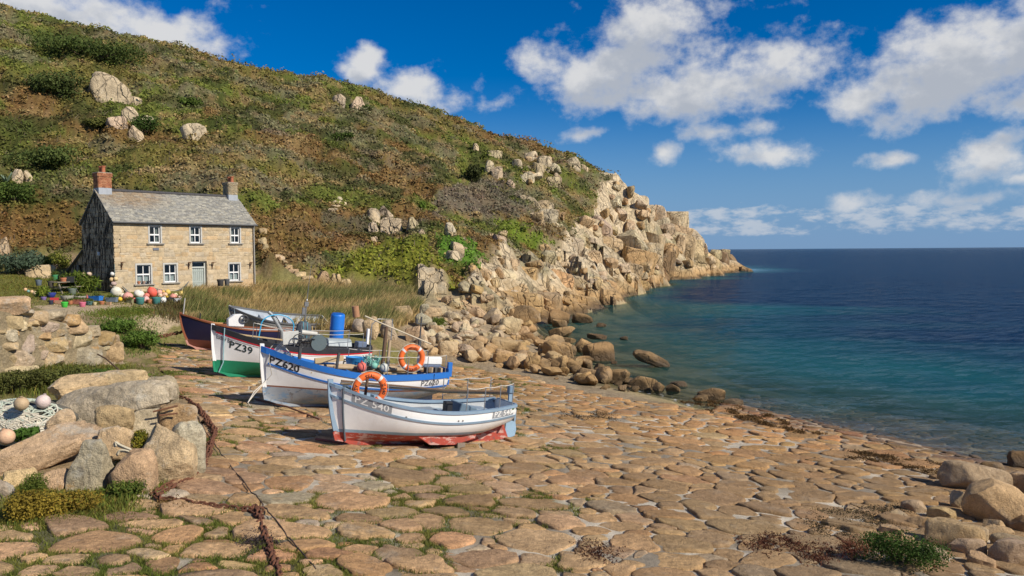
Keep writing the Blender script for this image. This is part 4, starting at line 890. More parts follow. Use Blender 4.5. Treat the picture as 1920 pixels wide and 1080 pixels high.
def build_slip_grass():
    g = np.random.default_rng(6); E = np.concatenate(EDGES); ms = mossiness(E[:, 0], E[:, 1]); px, py = proj(np.stack([E[:, 0], E[:, 1], zslip(E[:, 0], E[:, 1])], -1))
    k = (ms > .25) & (g.random(len(E)) < ms) & (px > -60) & (px < 1960) & (py < 1130); E = E[k]; ms = ms[k]
    m = int(min(34, max(4, 60000 // max(len(E), 1)))); idx = np.repeat(np.arange(len(E)), m); x = E[idx, 0] + g.normal(0, .05, len(idx)); y = E[idx, 1] + g.normal(0, .05, len(idx))
    z = zslip(x, y) + (fbm(P3(x, y) * .8, 3) - .5) * .10 - .02; f = fbm(P3(x, y) * 1.2 + 8, 2)[:, None]
    col = (np.array([.105, .16, .026]) * (1 - f) + np.array([.26, .235, .055]) * f) * g.uniform(.65, 1.35, (len(x), 1))
    V, Fs, c = blades(x, y, z, g.uniform(.035, .10, len(x)), g.uniform(.008, .016, len(x)), col, g, (0, 0), .5)
    stuff('slip_grass', V, Fs, c, BLADE, 'short green grass growing in the joints between the slip stones', 'grass')
build_slip_grass()
def build_ground_grass():
    g = np.random.default_rng(9); L = LF()
    for poly, n, h, base in [([(0, 500), (90, 522), (150, 545), (60, 566), (0, 582)], 12000, .11, (.19, .18, .04)), ([(175, 590), (215, 580), (292, 577), (292, 588), (215, 596)], 6000, .13, (.15, .18, .03)), ([(100, 556), (345, 560), (340, 570), (110, 572)], 7000, .09, (.19, .175, .045)),
                             ([(182, 600), (240, 598), (285, 622), (290, 650), (230, 660), (195, 625)], 5000, .16, (.12, .17, .03)), ([(0, 690), (130, 690), (230, 690), (260, 700), (180, 722), (100, 740), (0, 745)], 9000, .26, (.16, .17, .035)),
                             ([(285, 700), (345, 705), (345, 745), (300, 735)], 5000, .07, (.14, .17, .03)), ([(0, 905), (80, 920), (230, 935), (235, 990), (0, 1010)], 9000, .13, (.19, .19, .04)), ([(260, 830), (300, 840), (300, 935), (190, 960), (150, 930)], 5000, .14, (.14, .17, .03)), ([(310, 575), (345, 560), (350, 600), (320, 598)], 3000, .4, (.16, .13, .05)), ([(400, 600), (450, 592), (470, 606), (400, 612)], 4000, .45, (.08, .16, .02))]:
        xs = [p[0] for p in poly]; ys = [p[1] for p in poly]; px = g.uniform(min(xs), max(xs), 220); py = g.uniform(min(ys), max(ys), 220); m = inpoly(px, py, poly); hp = [hit(a, b) for a, b in zip(px[m], py[m])]
        if not hp: continue
        hp = np.array([p[:] for p in hp]); n = int(n * .7); i = g.integers(0, len(hp), n); sp = hp[:, 1].mean() * .011; x = hp[i, 0] + g.normal(0, sp, n); y = hp[i, 1] + g.normal(0, sp * 1.6, n); z = land(x, y)
        onst = inpoly(x, y, SLIP_POLY); z = np.where(onst, zslip(x, y), z); col = np.array(base) * g.uniform(.6, 1.45, (n, 1)) * (1 + g.normal(0, .12, (n, 3)))
        L.add(*blades(x, y, z - .02, g.uniform(.4, 1.2, n) * h, np.full(n, .012 + hp[:, 1].mean() * .0006), np.clip(col, .01, 1), g, (0, 0), .4))
    V, Fs, c = L.get(); stuff('grass', V, Fs, c, BLADE, 'rough grass on the verge, the garden and between the rocks', 'grass')
build_ground_grass()
WOOD = paint((.12, .085, .05), .9, .4, .02)
def bush(px0, py0, px1, py1, name, label, cols, D=None, n=1600, leaf=.16, aspect=.5, lumps=7, seed=0, cat='bush', group=None, updir=.2):
    g = np.random.default_rng(900 + seed); p = hit((px0 + px1) / 2, py1 - (py1 - py0) * .1) if D is None else at((px0 + px1) / 2, py1, D); D = p.y; w = (px1 - px0) / F * D; h = (py1 - py0) / F * D
    if D < 14: p.z = float(zslip(p.x, p.y)) if inpoly(p.x, p.y, SLIP_POLY) else p.z
    root = empty(name, label, cat, (p.x, p.y + w * .25, p.z), (0, 0, math.atan2(-p.x, p.y)), group)
    cen = np.c_[g.uniform(-.34, .34, lumps) * w, g.uniform(-.25, .25, lumps) * w, g.uniform(.30, .66, lumps) * h]; rad_ = g.uniform(.20, .36, lumps)
    i = g.integers(0, lumps, n); d = g.normal(size=(n, 3)); d /= np.linalg.norm(d, axis=1, keepdims=True); rr = (g.random((n, 1)) ** .35)
    C_ = cen[i] + d * rr * np.c_[rad_[i] * w, rad_[i] * w, rad_[i] * h * 1.05]; C_[:, 2] = np.maximum(C_[:, 2], .03)
    t = g.random((n, 1)); lv = g.uniform(.8, 1.2, lumps)[i][:, None]; col = (np.array(cols[0]) * (1 - t) + np.array(cols[1]) * t) * lv
    ob('foliage', npmesh('foliage', *leaf_vf(C_, leaf * g.uniform(.6, 1.3, n), col, g, aspect, up=d, updir=updir, nb=d if updir < .5 else None, nbk=.8)[:2], LEAF, np.repeat(col, 4, 0)), root)
    mb = MB()
    for k in range(lumps): mb.tube([(0, 0, -.1), tuple(cen[k] * [.4, .4, .6]), tuple(cen[k])], [.012 * w + .01, .008 * w + .006, .004], 5)
    mb.build('stem', WOOD, root); return root
GD, GL_, YG, BG = (.065, .095, .022), (.13, .175, .035), (.21, .21, .036), (.075, .11, .065)
bush(-12, 470, 64, 522, 'round_bush', 'rounded blue-green bush at the left edge beside the cottage garden', (BG, (.085, .12, .075)), n=2600, leaf=.2, seed=1, lumps=9)
bush(60, 474, 122, 512, 'garden_bush', 'yellow-green bush between the round bush and the dark lean-to', ((.08, .10, .02), YG), n=2200, leaf=.2, seed=2)
bush(-10, 340, 52, 392, 'hedge_bush', 'bright green bush at the left edge under the agave', ((.06, .11, .02), GL_), n=2400, leaf=.22, seed=3)
bush(42, 132, 150, 198, 'gorse_bush', 'large dark gorse bush left of the biggest hill boulder', (GD, (.09, .105, .03)), n=4200, leaf=.38, seed=4, lumps=12)
bush(52, 60, 236, 118, 'gorse_bush', 'long dark green gorse thicket just under the skyline at left', (GD, (.085, .11, .025)), n=5200, leaf=.42, seed=5, lumps=18)
bush(245, 214, 290, 262, 'ivy_bush', 'dark green shrub growing over the upper hill boulder cluster', (GD, (.06, .11, .02)), n=1600, leaf=.3, seed=6)
bush(152, 215, 212, 252, 'gorse_bush', 'olive rounded shrub left of the upper hill boulder cluster', ((.08, .09, .02), (.13, .13, .03)), n=2000, leaf=.32, seed=7)
bush(866, 308, 902, 352, 'thorn_bush', 'dark thorn bush below the boulder pair on the right slope', ((.035, .045, .015), (.08, .085, .025)), n=1500, leaf=.36, seed=8)
bush(676, 196, 700, 212, 'gorse_bush', 'small green shrub beside the skyline boulder', (GD, GL_), n=500, leaf=.34, seed=9)
bush(0, 270, 130, 330, 'gorse_bush', 'dark green thicket at the left edge halfway up the hill', (GD, (.10, .12, .03)), n=4200, leaf=.34, seed=10, lumps=14)
bush(780, 378, 802, 396, 'gorse_bush', 'small bright green bush on the middle slope', ((.09, .16, .02), (.14, .2, .03)), n=700, leaf=.28, seed=11)
bush(330, 180, 372, 204, 'gorse_bush', 'bright green bush on the slope above the cottage chimney', ((.08, .13, .02), (.12, .16, .03)), n=900, leaf=.32, seed=12)
bush(620, 245, 662, 268, 'gorse_bush', 'dark green rounded bush in the middle of the slope', (GD, (.08, .12, .02)), n=900, leaf=.34, seed=13)
bush(1628, 1020, 1790, 1100, 'shore_shrub', 'leafy dark green shrub at the bottom right edge', ((.035, .075, .012), (.075, .125, .022)), n=6000, leaf=.045, seed=14, lumps=12)
bush(1575, 1030, 1640, 1085, 'red_weed', 'reddish dry weed left of the green shrub at the bottom edge', ((.17, .045, .03), (.24, .10, .05)), n=1500, leaf=.03, seed=15, lumps=9)
bush(1690, 1030, 1730, 1058, 'stone_weed', 'small green weed between stones right of the shrub', ((.10, .12, .02), (.17, .16, .03)), n=600, leaf=.035, seed=16)
bush(0, 925, 85, 1000, 'yellow_weed', 'yellowing leafy weed in the bottom left corner', ((.20, .15, .02), (.28, .20, .03)), n=4200, leaf=.05, seed=17, lumps=14)
bush(60, 930, 170, 985, 'yellow_weed', 'yellow and orange weed below the tall pale block', ((.16, .15, .02), (.30, .19, .03)), n=4200, leaf=.05, seed=18, lumps=16)
bush(25, 890, 78, 945, 'fennel_plant', 'feathery green weed at the left between two boulders', ((.08, .12, .02), (.16, .18, .03)), n=3000, leaf=.05, aspect=.2, seed=19, lumps=10)
bush(190, 905, 262, 945, 'leafy_weed', 'green weed between the pale block and the pointed boulder', ((.07, .12, .02), (.15, .16, .03)), n=2400, leaf=.05, seed=20, lumps=9)
bush(20, 800, 66, 832, 'dock_plant', 'broad-leaved green plant under the pale rope coil', ((.05, .11, .015), (.09, .16, .03)), D=16.9, n=500, leaf=.13, aspect=.6, seed=21)
bush(246, 798, 276, 850, 'rock_samphire', 'yellow and green plant growing in the cleft of the boulders', ((.13, .15, .02), (.27, .21, .02)), D=15.6, n=1800, leaf=.045, seed=22)
bush(60, 688, 150, 740, 'bramble', 'dark green bramble under the dry stone wall', ((.06, .075, .02), (.13, .13, .03)), n=3600, leaf=.08, seed=23, lumps=14)
bush(-20, 690, 70, 745, 'bramble', 'mossy bramble at the left edge under the stone wall', ((.07, .08, .02), (.12, .12, .03)), n=3400, leaf=.08, seed=24, lumps=14)
bush(146, 692, 200, 722, 'bramble', 'bright green weed at the foot of the wall beside the outcrop', ((.06, .12, .02), (.10, .16, .03)), n=1800, leaf=.08, seed=25)
bush(192, 598, 262, 632, 'mallow_plant', 'leafy green plant at the end of the stone wall by the path', ((.07, .13, .02), (.12, .18, .03)), n=2600, leaf=.12, seed=26, lumps=11)
bush(228, 622, 292, 662, 'mallow_plant', 'leafy green plant beside the rusty chain at the slip top', ((.07, .13, .02), (.12, .18, .03)), n=2600, leaf=.12, seed=27, lumps=11)
bush(222, 695, 262, 724, 'dry_weed', 'yellowish weed on top of the outcrop by the chain', ((.13, .13, .03), (.24, .18, .05)), D=23.4, n=1200, leaf=.06, seed=28)
bush(806, 596, 836, 622, 'grass_tuft', 'bright green tuft at the right end of the reeds', ((.10, .15, .02), (.16, .19, .03)), n=900, leaf=.18, aspect=.14, seed=29, updir=1.2)
bush(100, 508, 170, 548, 'lily_clump', 'clump of strappy yellow-green leaves against the dark gable', ((.07, .12, .015), (.16, .19, .03)), D=52.5, n=900, leaf=.55, aspect=.10, seed=30, updir=1.0, cat='plant')
bush(66, 536, 92, 556, 'lily_clump', 'small bright strappy plant beside the picnic table', ((.10, .16, .02), (.2, .22, .03)), D=48.5, n=320, leaf=.45, aspect=.10, seed=31, updir=1.0, cat='plant')
def agave():
    p = hit(12, 346); root = empty('agave_plant', 'spiky grey-green agave at the far left on the hill foot', 'plant', p); g = random.Random(4)
    for k in range(16):
        a = k * 2.4; e = g.uniform(.5, 1.2); L_ = g.uniform(.8, 1.2); mb = MB(); pts = []
        d = Vector((math.cos(a) * math.cos(e), math.sin(a) * math.cos(e), math.sin(e))); s = Vector((-math.sin(a), math.cos(a), 0)); n = s.cross(d)
        rings = [[d * L_ * t + s * w + n * .02, d * L_ * t - n * .02, d * L_ * t - s * w + n * .02] for t, w in ((0, .06), (.4, .09), (.8, .05), (1, .006))]
        mb.loft(rings); mb.build('leaf', paint((.16, .22, .14), .6, .3), root)
agave()
# ---------------------------------------------------------------- the cottage
HA = at(216, 546, 54.0); HB_ = at(479, 540, 62.3); HW = (HB_.xy - HA.xy).length; HDEP = 5.0; HROT = math.atan2(HB_.y - HA.y, HB_.x - HA.x)
HZ = HA.z
def on_front(px, py):            # photograph pixel -> (x, z) on the cottage front
    r = ray(px, py); n = Vector((math.sin(HROT), -math.cos(HROT), 0)); t = (HA - Vector((0, 0, CAMZ))).dot(n) / r.dot(n); p = Vector((0, 0, CAMZ)) + r * t
    return (p.xy - HA.xy).length, p.z - HZ
house = empty('stone_cottage', 'two-storey granite cottage with slate roof and two chimneys at the foot of the hill', 'house', (HA.x, HA.y, HZ), (0, 0, HROT))
EAVE = on_front(216, 414)[1]; RISE = 2.15
def mat_wallstone(name, dark=False):
    m, nt = newmat(name); v = wpos(nt); c = colattr(nt)
    c = scalec(nt, c, ramp(nt, noise(nt, v, 3, 5, .65), .3, .7, False, .75, 1.2)); c = scalec(nt, c, ramp(nt, noise(nt, v, 30, 3, .7), .3, .7, False, .8, 1.2))
    if dark:     # old bitumen wash flaking off in pale vertical runs
        mp = nd(nt, 'ShaderNodeMapping', {'Vector': v, 'Scale': (3.2, 3.2, .75)}).outputs[0]
        c = mixc(nt, ramp(nt, noise(nt, mp, 1.6, 6, .72), .47, .56), c, (.50, .39, .26))
        c = mixc(nt, mth(nt, 'MULTIPLY', ramp(nt, noise(nt, v, 1.1, 5, .7), .55, .66), .6), c, (.17, .12, .07))
    else:
        st = nd(nt, 'ShaderNodeMapping', {'Vector': v, 'Scale': (2.5, 2.5, .35)}).outputs[0]
        c = mixc(nt, mth(nt, 'MULTIPLY', ramp(nt, noise(nt, st, 1.0, 5, .65), .58, .72), .4), c, (.23, .19, .12))
    h = mth(nt, 'ADD', noise(nt, v, 8, 6, .7), mth(nt, 'MULTIPLY', noise(nt, v, 45, 3, .7), .4))
    finish(nt, bsdf(nt, c, .92, .15, bumpn(nt, h, .9, .03))); return m
WS = mat_wallstone('wall_stone'); WD = mat_wallstone('tarred_stone', True)
FRM = paint((.50, .48, .43), .8, .3); WHITE = paint((.78, .77, .74), .5, .15); SLATE = None
OPEN = []   # openings x0, z0, x1, z1 on the front
for n_, a, b in [('u', (277, 421), (304, 456)), ('u', (354, 422), (379, 456)), ('u', (430, 424), (452, 456)), ('g', (253, 494), (286, 532)), ('g', (305, 493), (334, 529)), ('d', (360, 490), (389, 541)), ('g', (427, 492), (452, 526))]:
    x0, z1 = on_front(*a); x1, z0 = on_front(*b); OPEN.append((n_, x0, max(z0, .02), x1, z1))
def front_wall():
    g = random.Random(8); T = .5
    mort = MB()
    # solid backing of the wall, pierced by the openings: vertical strips between x-breaks
    xs = sorted({0.06, HW - .06} | {o[1] for o in OPEN} | {o[3] for o in OPEN})
    for a, b in zip(xs[:-1], xs[1:]):
        m = (a + b) / 2; zs = [-.6]
        for (k, x0, z0, x1, z1) in sorted([o for o in OPEN if o[1] <= m <= o[3]], key=lambda o: o[2]): zs += [z0, z1]
        zs.append(EAVE - .03)
        for q in range(0, len(zs), 2):
            if zs[q + 1] > zs[q]: mort.box(((a + b) / 2, T / 2 + .003, (zs[q] + zs[q + 1]) / 2), (b - a, T, zs[q + 1] - zs[q]))
    mort.box((HW / 2, HDEP - .25, EAVE / 2 - .3), (HW - .1, .4, EAVE + .55))
    me = mort.mesh('wall', WS); setcol(me, np.array([.50, .40, .27])); wall = ob('wall', me, house)
    # stones in rough courses, cut round the openings
    z = -.25; row = 0
    while z < EAVE - .12:
        h = min(g.uniform(.26, .46), EAVE - .05 - z); x = 0
        if EAVE - .05 - (z + h) < .14: h = EAVE - .05 - z
        while x < HW - .05:
            w = g.choice([g.uniform(.3, .6), g.uniform(.55, .95), g.uniform(.7, 1.1)]);
            if HW - (x + w) < .25: w = HW - x
            segs = []
            if w > .5 and g.random() < .3: segs = [(x, z, x + w * .5, z + h), (x + w * .5, z, x + w, z + h * .52), (x + w * .5, z + h * .52, x + w, z + h)]
            elif w > .4 and g.random() < .25: segs = [(x, z, x + w, z + h * .55), (x, z + h * .55, x + w * .6, z + h), (x + w * .6, z + h * .55, x + w, z + h)]
            else: segs = [(x, z, x + w, z + h)]
            for (k, x0, z0, x1, z1) in OPEN:
                m = .17 if k != 'd' else .02; X0, X1, Z0, Z1 = x0 - m * .0, x1 + m * .0, z0 - .10, z1 + (.02 if k == 'u' else .30); new = []
                if k != 'u': X0 -= 0; X1 += 0
                for (a, b, c, d) in segs:
                    if c <= X0 or a >= X1 or d <= Z0 or b >= Z1: new.append((a, b, c, d)); continue
                    if a < X0: new.append((a, b, X0, d))
                    if c > X1: new.append((X1, b, c, d))
                    if b < Z0: new.append((max(a, X0), b, min(c, X1), Z0))
                    if d > Z1: new.append((max(a, X0), Z1, min(c, X1), d))
                segs = new
            for (a, b, c, d) in segs:
                if c - a < .10 or d - b < .07: continue
                stone_face(wall, a, b, c, d, g)
            x += w
        z += h; row += 1
    for (k, x0, z0, x1, z1) in OPEN:      # long granite lintels over the ground floor
        if k != 'u':
            stone_face(wall, x0 - .02, z1 + .02, x1 + .02, z1 + .29, g, name='lintel')
    return wall
def stone_face(parent, a, b, c, d, g, name='stone', M=None, cols=None, matl=None, pro=.024):
    """one wall stone: face outline jittered, joints recessed, face slightly proud and uneven"""
    j = .03; gp = .007; w, h = c - a, d - b; cut = min(w, h) * g.uniform(.08, .26)
    x0, x1, z0, z1 = a + gp, c - gp, b + gp, d - gp
    o = [(x0 + cut, z0), (x1 - cut, z0), (x1, z0 + cut), (x1, z1 - cut), (x1 - cut, z1), (x0 + cut, z1), (x0, z1 - cut), (x0, z0 + cut)]
    o = [(x + g.uniform(-j, j) * .6, z + g.uniform(-j, j) * .6) for x, z in o]; mx, mz = (a + c) / 2, (b + d) / 2; p = g.uniform(.006, pro)
    r0 = [Vector((x, .05, z)) for x, z in o]; r1 = [Vector((x, -p * .45, z)) for x, z in o]; r2 = [Vector((mx + (x - mx) * .86, -p + g.uniform(-.008, .008), mz + (z - mz) * .80)) for x, z in o]
    if M is not None: r0, r1, r2 = [[M @ q for q in r] for r in (r0, r1, r2)]
    mb = MB().loft([r0, r1, r2], True, False, True); me = mb.mesh(name, matl or WS, True, rad(30))
    cc = np.array(cols[g.randrange(len(cols))] if cols else g.choice([(.50, .385, .235), (.49, .385, .245), (.48, .375, .235), (.51, .40, .255), (.51, .365, .205), (.47, .385, .265)])) * g.uniform(.93, 1.06); setcol(me, cc)
    return ob(name, me, parent)
wall_front = front_wall()
def gables():
    g = random.Random(9)
    for side, x in (('l', 0.0), ('r', HW)):
        poly = [(0, -.6), (HDEP, -.6), (HDEP, EAVE), (HDEP / 2, EAVE + RISE), (0, EAVE)]
        mb = MB(); s = 1 if side == 'l' else -1
        r0 = [Vector((x + s * .06, y, z)) for y, z in poly]; r1 = [Vector((x + s * .5, y, z)) for y, z in poly]; mb.loft([r0, r1])
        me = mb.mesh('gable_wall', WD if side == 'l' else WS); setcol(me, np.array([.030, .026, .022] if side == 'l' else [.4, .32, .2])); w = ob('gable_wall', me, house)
        if side == 'l':
            w['label'] = 'black tarred gable wall with flaking pale streaks'
            M = Matrix(((0, 1, 0, 0), (-1, 0, 0, HDEP), (0, 0, 1, 0), (0, 0, 0, 1)))   # local x runs front-to-back along the gable
            z = -.3
            while z < EAVE + RISE - .2:
                h = g.uniform(.26, .42); zt = z + h; half = HDEP / 2 if zt < EAVE else max(0, HDEP / 2 * (1 - (zt - EAVE) / RISE)); a = HDEP / 2 - half
                while a < HDEP / 2 + half - .12:
                    ww = min(g.uniform(.35, .8), HDEP / 2 + half - a)
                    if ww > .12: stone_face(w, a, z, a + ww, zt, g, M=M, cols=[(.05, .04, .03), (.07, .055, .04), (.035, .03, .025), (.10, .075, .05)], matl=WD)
                    a += ww
                z = zt
gables()
def mat_slate():
    m, nt = newmat('roof_slate'); c = colattr(nt); v = wpos(nt)
    c = scalec(nt, c, ramp(nt, noise(nt, v, 12, 4, .7), .3, .7, False, .75, 1.25)); c = mixc(nt, mth(nt, 'MULTIPLY', ramp(nt, noise(nt, v, 4, 6, .75), .52, .66), .55), c, (.36, .31, .22))
    finish(nt, bsdf(nt, c, .7, .35, bumpn(nt, noise(nt, v, 25, 4), .6, .015))); return m
def roof():
    g = random.Random(12); SM_ = mat_slate(); half = HDEP / 2; L_ = math.hypot(half + .18, RISE * (half + .18) / half); ang = math.atan2(RISE, half)
    rf = MB()
    for sgn in (1, -1):
        y0 = -.18 if sgn == 1 else HDEP + .18; z0 = EAVE - .18 * RISE / half + .06
        r = [Vector((x, y, z)) for x, y, z in ((-.10, y0, z0), (HW + .10, y0, z0), (HW + .10, half, EAVE + RISE + .06), (-.10, half, EAVE + RISE + .06))]
        rf.loft([[p - Vector((0, 0, .10)) for p in r], r])
    me = rf.mesh('roof', SM_); setcol(me, np.array([.12, .12, .12])); ro = ob('roof', me, house)
    rows = 26; V, Fs, cols = [], [], []; dy = Vector((0, math.cos(ang), math.sin(ang))); nn = Vector((0, -math.sin(ang), math.cos(ang))); base = Vector((0, -.20, EAVE - .18 * RISE / half + .075))
    for k in range(rows):
        x = -.12 - g.uniform(0, .2); lo = L_ / rows
        while x < HW + .12:
            w = g.uniform(.20, .36); a, b = max(x, -.13) + .006, min(x + w, HW + .13) - .006
            if b - a > .05:
                t = .022 + g.uniform(0, .014); j = g.uniform(-.02, .02); p = base + dy * (lo * k + j); n0 = len(V)
                up = dy * (lo * 1.12); e = nn * t
                V += [p + Vector((a, 0, 0)) + e, p + Vector((b, 0, 0)) + e, p + Vector((b, 0, 0)) + up + nn * .004, p + Vector((a, 0, 0)) + up + nn * .004, p + Vector((a, 0, 0)), p + Vector((b, 0, 0))]
                Fs += [(n0, n0 + 1, n0 + 2, n0 + 3), (n0 + 4, n0 + 5, n0 + 1, n0)]
                c = Vector(g.choice([(.235, .225, .195), (.27, .255, .215), (.20, .195, .175), (.31, .29, .235)]))
                tt = max(0, 1 - math.hypot((x - 2.0) / 3.2, (k - rows * .8) / (rows * .45)))
                c = c.lerp(Vector((.25, .165, .085)), min(.75, tt * 1.3 * g.uniform(.4, 1.2))); cols += [tuple(c * g.uniform(.8, 1.2))] * 6
            x += w
    ob('slates', npmesh('slates', [tuple(v) for v in V], Fs, SM_, np.array(cols)), ro, kind='stuff')
    RT_ = paint((.075, .07, .07), .8, .4, .01); tile = None; n = 20; w = (HW - 1.6) / n
    for k in range(n):
        if tile is None:
            mb = MB(); prof = [Vector((0, math.cos(a) * .17, math.sin(a) * .13)) for a in np.linspace(-.3, math.pi + .3, 9)]; prof += [Vector((0, p.y * .8, p.z - .03)) for p in prof[::-1]]
            mb.loft([prof, [p + Vector((w - .03, 0, 0)) for p in prof]]); mb.loft([[p * 1.06 + Vector((w - .03, 0, 0)) for p in prof], [p * 1.06 + Vector((w, 0, 0)) for p in prof]]); tile = mb.mesh('ridge_tile', RT_)
        ob('ridge_tile', tile, ro, loc=(.8 + k * w, half, EAVE + RISE + .07))
    LEAD = paint((.36, .38, .40), .6, .3); TERRA = paint((.40, .13, .06), .85, .35, .01); BR = None
    for nm, xc, z1, mat_, colr in (('l', .46, .98, 'brick', [(.40, .17, .085), (.44, .21, .11), (.35, .14, .075)]), ('r', HW - .48, .86, 'stone', [(.36, .29, .18), (.30, .25, .17), (.40, .31, .19)])):
        ch = empty('chimney', None, None, (xc, half, EAVE + RISE - .35)); ch.parent = house
        W = .84 if nm == 'l' else .74; MB().box((0, 0, .32), (W + .06, .86, .46)).build('flashing', LEAD, ch, bevel=.01)
        br = MB(); cb = []; bh = .085; bw = .215; z = .56; r = 0; 
        core = MB().box((0, 0, .56 + z1 / 2 - .02), (W - .05, .78 - .05, z1)).mesh('core', WS); setcol(core, np.array([.34, .27, .2])); ob('core', core, ch)
        while z < .56 + z1:
            ex = .05 if z > .56 + z1 - .26 and nm == 'l' else (.04 if z > .56 + z1 - .12 else 0)
            for (ax, L2, fx) in ((0, W + 2 * ex, -(.39 + ex)), (0, W + 2 * ex, .39 + ex), (1, .78 + 2 * ex, -(W / 2 + ex)), (1, .78 + 2 * ex, W / 2 + ex)):
                x = -L2 / 2 - (bw / 2 if r % 2 else 0)
                while x < L2 / 2:
                    a, b = max(x, -L2 / 2), min(x + bw, L2 / 2)
                    if b - a > .04:
                        c = ((a + b) / 2, fx, z + bh / 2) if ax == 0 else (fx, (a + b) / 2, z + bh / 2); d = (b - a - .012, .09, bh - .012) if ax == 0 else (.09, b - a - .012, bh - .012)
                        br.box(c, d, jit=.003 if nm == 'l' else .008); cb += [np.array(random.Random(len(cb) * 7 + r).choice(colr)) * random.Random(len(cb)).uniform(.8, 1.15)] * 8
                    x += bw
            z += bh; r += 1
        me = bpy.data.meshes.new('bricks'); me.from_pydata(br.v, [], br.f); setcol(me, np.array(cb)); me.materials.append(WS); ob('bricks', me, ch, kind='stuff')
        MB().box((0, 0, z + .02), (W + .12, .92, .06)).build('cap', paint((.33, .27, .2), .9, .4), ch, bevel=.01)
        for yy in (-.2, .2): MB().lathe([(.155, 0), (.13, .06), (.125, .38), (.16, .40), (.16, .47), (.115, .47), (.10, .1)], 14, (0 if nm == 'l' else .05, yy, z + .04), caps=False).build('chimney_pot', TERRA, ch, smooth=True)
    MB().tube([(-.12, -.26, EAVE - .10), (HW + .12, -.26, EAVE - .10)], .06, 8).build('gutter', paint((.10, .10, .10), .6, .2), house)
    MB().box((HW / 2, -.09, EAVE - .09), (HW + .1, .10, .16)).build('fascia', paint((.62, .62, .58), .6, .2), house)
    dp = MB(); dp.tube([(HW - .12, -.26, EAVE - .12), (HW - .12, -.14, EAVE - .32), (HW - .12, -.14, .1)], .045, 8); dp.build('downpipe', paint((.36, .34, .30), .6, .3), house)
roof()
GLASS = glassmat(); DARKIN = paint((.03, .028, .025), .9, .1); CURT = paint((.72, .72, .72), .9, .15, .02, sc=4)
def windows():
    # dark rooms behind
    rm = MB(); rm.box((HW / 2, 1.6, EAVE / 2), (HW - 1.2, .05, EAVE - .1)); rm.build('room_wall', paint((.10, .09, .08), .9, .2), house)
    for (k, x0, z0, x1, z1) in OPEN:
        W, H = x1 - x0, z1 - z0; cx = (x0 + x1) / 2
        if k == 'd':
            dr = empty('door', None, None, (x0, 0, z0)); dr.parent = house
            DG_ = paint((.36, .40, .36), .6, .3); fr = MB()
            for xx in (.06, W - .06): fr.box((xx, .28, H / 2), (.12, .14, H))
            fr.box((W / 2, .28, H - .06), (W - .24, .14, .12)); fr.box((W / 2, .275, H - .45), (W - .24, .12, .10)); fr.build('door_frame', paint((.50, .52, .47), .6, .3), dr)
            MB().box((W / 2, .30, H - .25), (W - .26, .01, .3)).build('fanlight', GLASS, dr)
            n = 6
            for q in range(n): MB().box((.13 + (W - .26) * (q + .5) / n, .31, (H - .5) / 2), ((W - .26) / n - .02, .04, H - .5)).build('board', DG_, dr)
            for zz in (.4, 1.2): MB().box((W / 2, .285, zz), (W - .3, .02, .09)).build('rail', DG_, dr)
            for zz, xx, s in ((z1 - .02, -.33, 1), (z1 - .02, W + .25, 1)): pass
            continue
        wn = empty('window', None, None, (x0, 0, z0)); wn.parent = house
        fb = MB(); t = .11
        for xx in (t / 2, W - t / 2): fb.box((xx, .06, H / 2), (t, .20, H - .002))
        fb.box((W / 2, .062, H - t / 2), (W - 2 * t, .20, t)); fb.build('frame', FRM, wn)
        MB().box((W / 2, .01, -.045), (W + .26, .32, .09)).build('sill', paint((.34, .31, .26), .9, .4, .01), wn, bevel=.008)
        sa = MB(); b = .065; a0, a1, c0, c1 = t, W - t, 0.0, H - t
        def bar(ax, bx, az, bz, y=.13): sa.box(((ax + bx) / 2, y, (az + bz) / 2), (bx - ax, .06, bz - az))
        bar(a0, a0 + b, c0, c1); bar(a1 - b, a1, c0, c1); bar(a0 + b, a1 - b, c0, c0 + .10); bar(a0 + b, a1 - b, c1 - b, c1)
        zm = (c0 + c1) / 2; bar(a0 + b, a1 - b, zm - .05, zm + .05, .12); bar(W / 2 - .025, W / 2 + .025, zm + .05, c1 - b)
        bar(W / 2 - .025, W / 2 + .025, c0 + .10, zm - .05); sa.build('sash', WHITE, wn)
        for (xa, xb) in ((a0 + b, W / 2 - .025), (W / 2 + .025, a1 - b)):
            for (za, zb) in ((c0 + .10, zm - .05), (zm + .05, c1 - b)): MB().box(((xa + xb) / 2, .135, (za + zb) / 2), (xb - xa, .008, zb - za)).build('pane', GLASS, wn)
        if k == 'g':
            V = []; n = 30
            for q in range(n + 1): V.append((a0 + b + (a1 - a0 - 2 * b) * q / n, .24 + .022 * math.sin(q * 1.5), 0))
            mb = MB(); mb.loft([[Vector((x, y, .08)) for x, y, _ in V], [Vector((x, y, zm)) for x, y, _ in V]], closed=False); mb.build('curtain', CURT, wn, smooth=True)
        else:
            V = []; n = 14; xa, xb = (W * .55, a1 - b) if x0 < 5 else (a0 + b, W * .45)
            for q in range(n + 1): V.append((xa + (xb - xa) * q / n, .26 + .03 * math.sin(q * 1.5), 0))
            mb = MB(); mb.loft([[Vector((x, y, .1)) for x, y, _ in V], [Vector((x, y, c1 - .1)) for x, y, _ in V]], closed=False); mb.build('curtain', paint((.45, .44, .42), .9, .2), wn, smooth=True)
    RUST = paint((.16, .075, .035), .9, .5)
    for px in (227, 353, 397, 468):
        x, z = on_front(px, 493); mb = MB(); mb.box((0, -.12, 0), (.05, .34, .05)); mb.box((0, -.035, -.2), (.05, .05, .45)); mb.tube([(0, -.25, -.02), (0, -.05, -.3)], .02, 6); mb.box((0, -.25, .05), (.34, .04, .04)); mb.build('bracket', RUST, house, loc=(x, -.03, z))
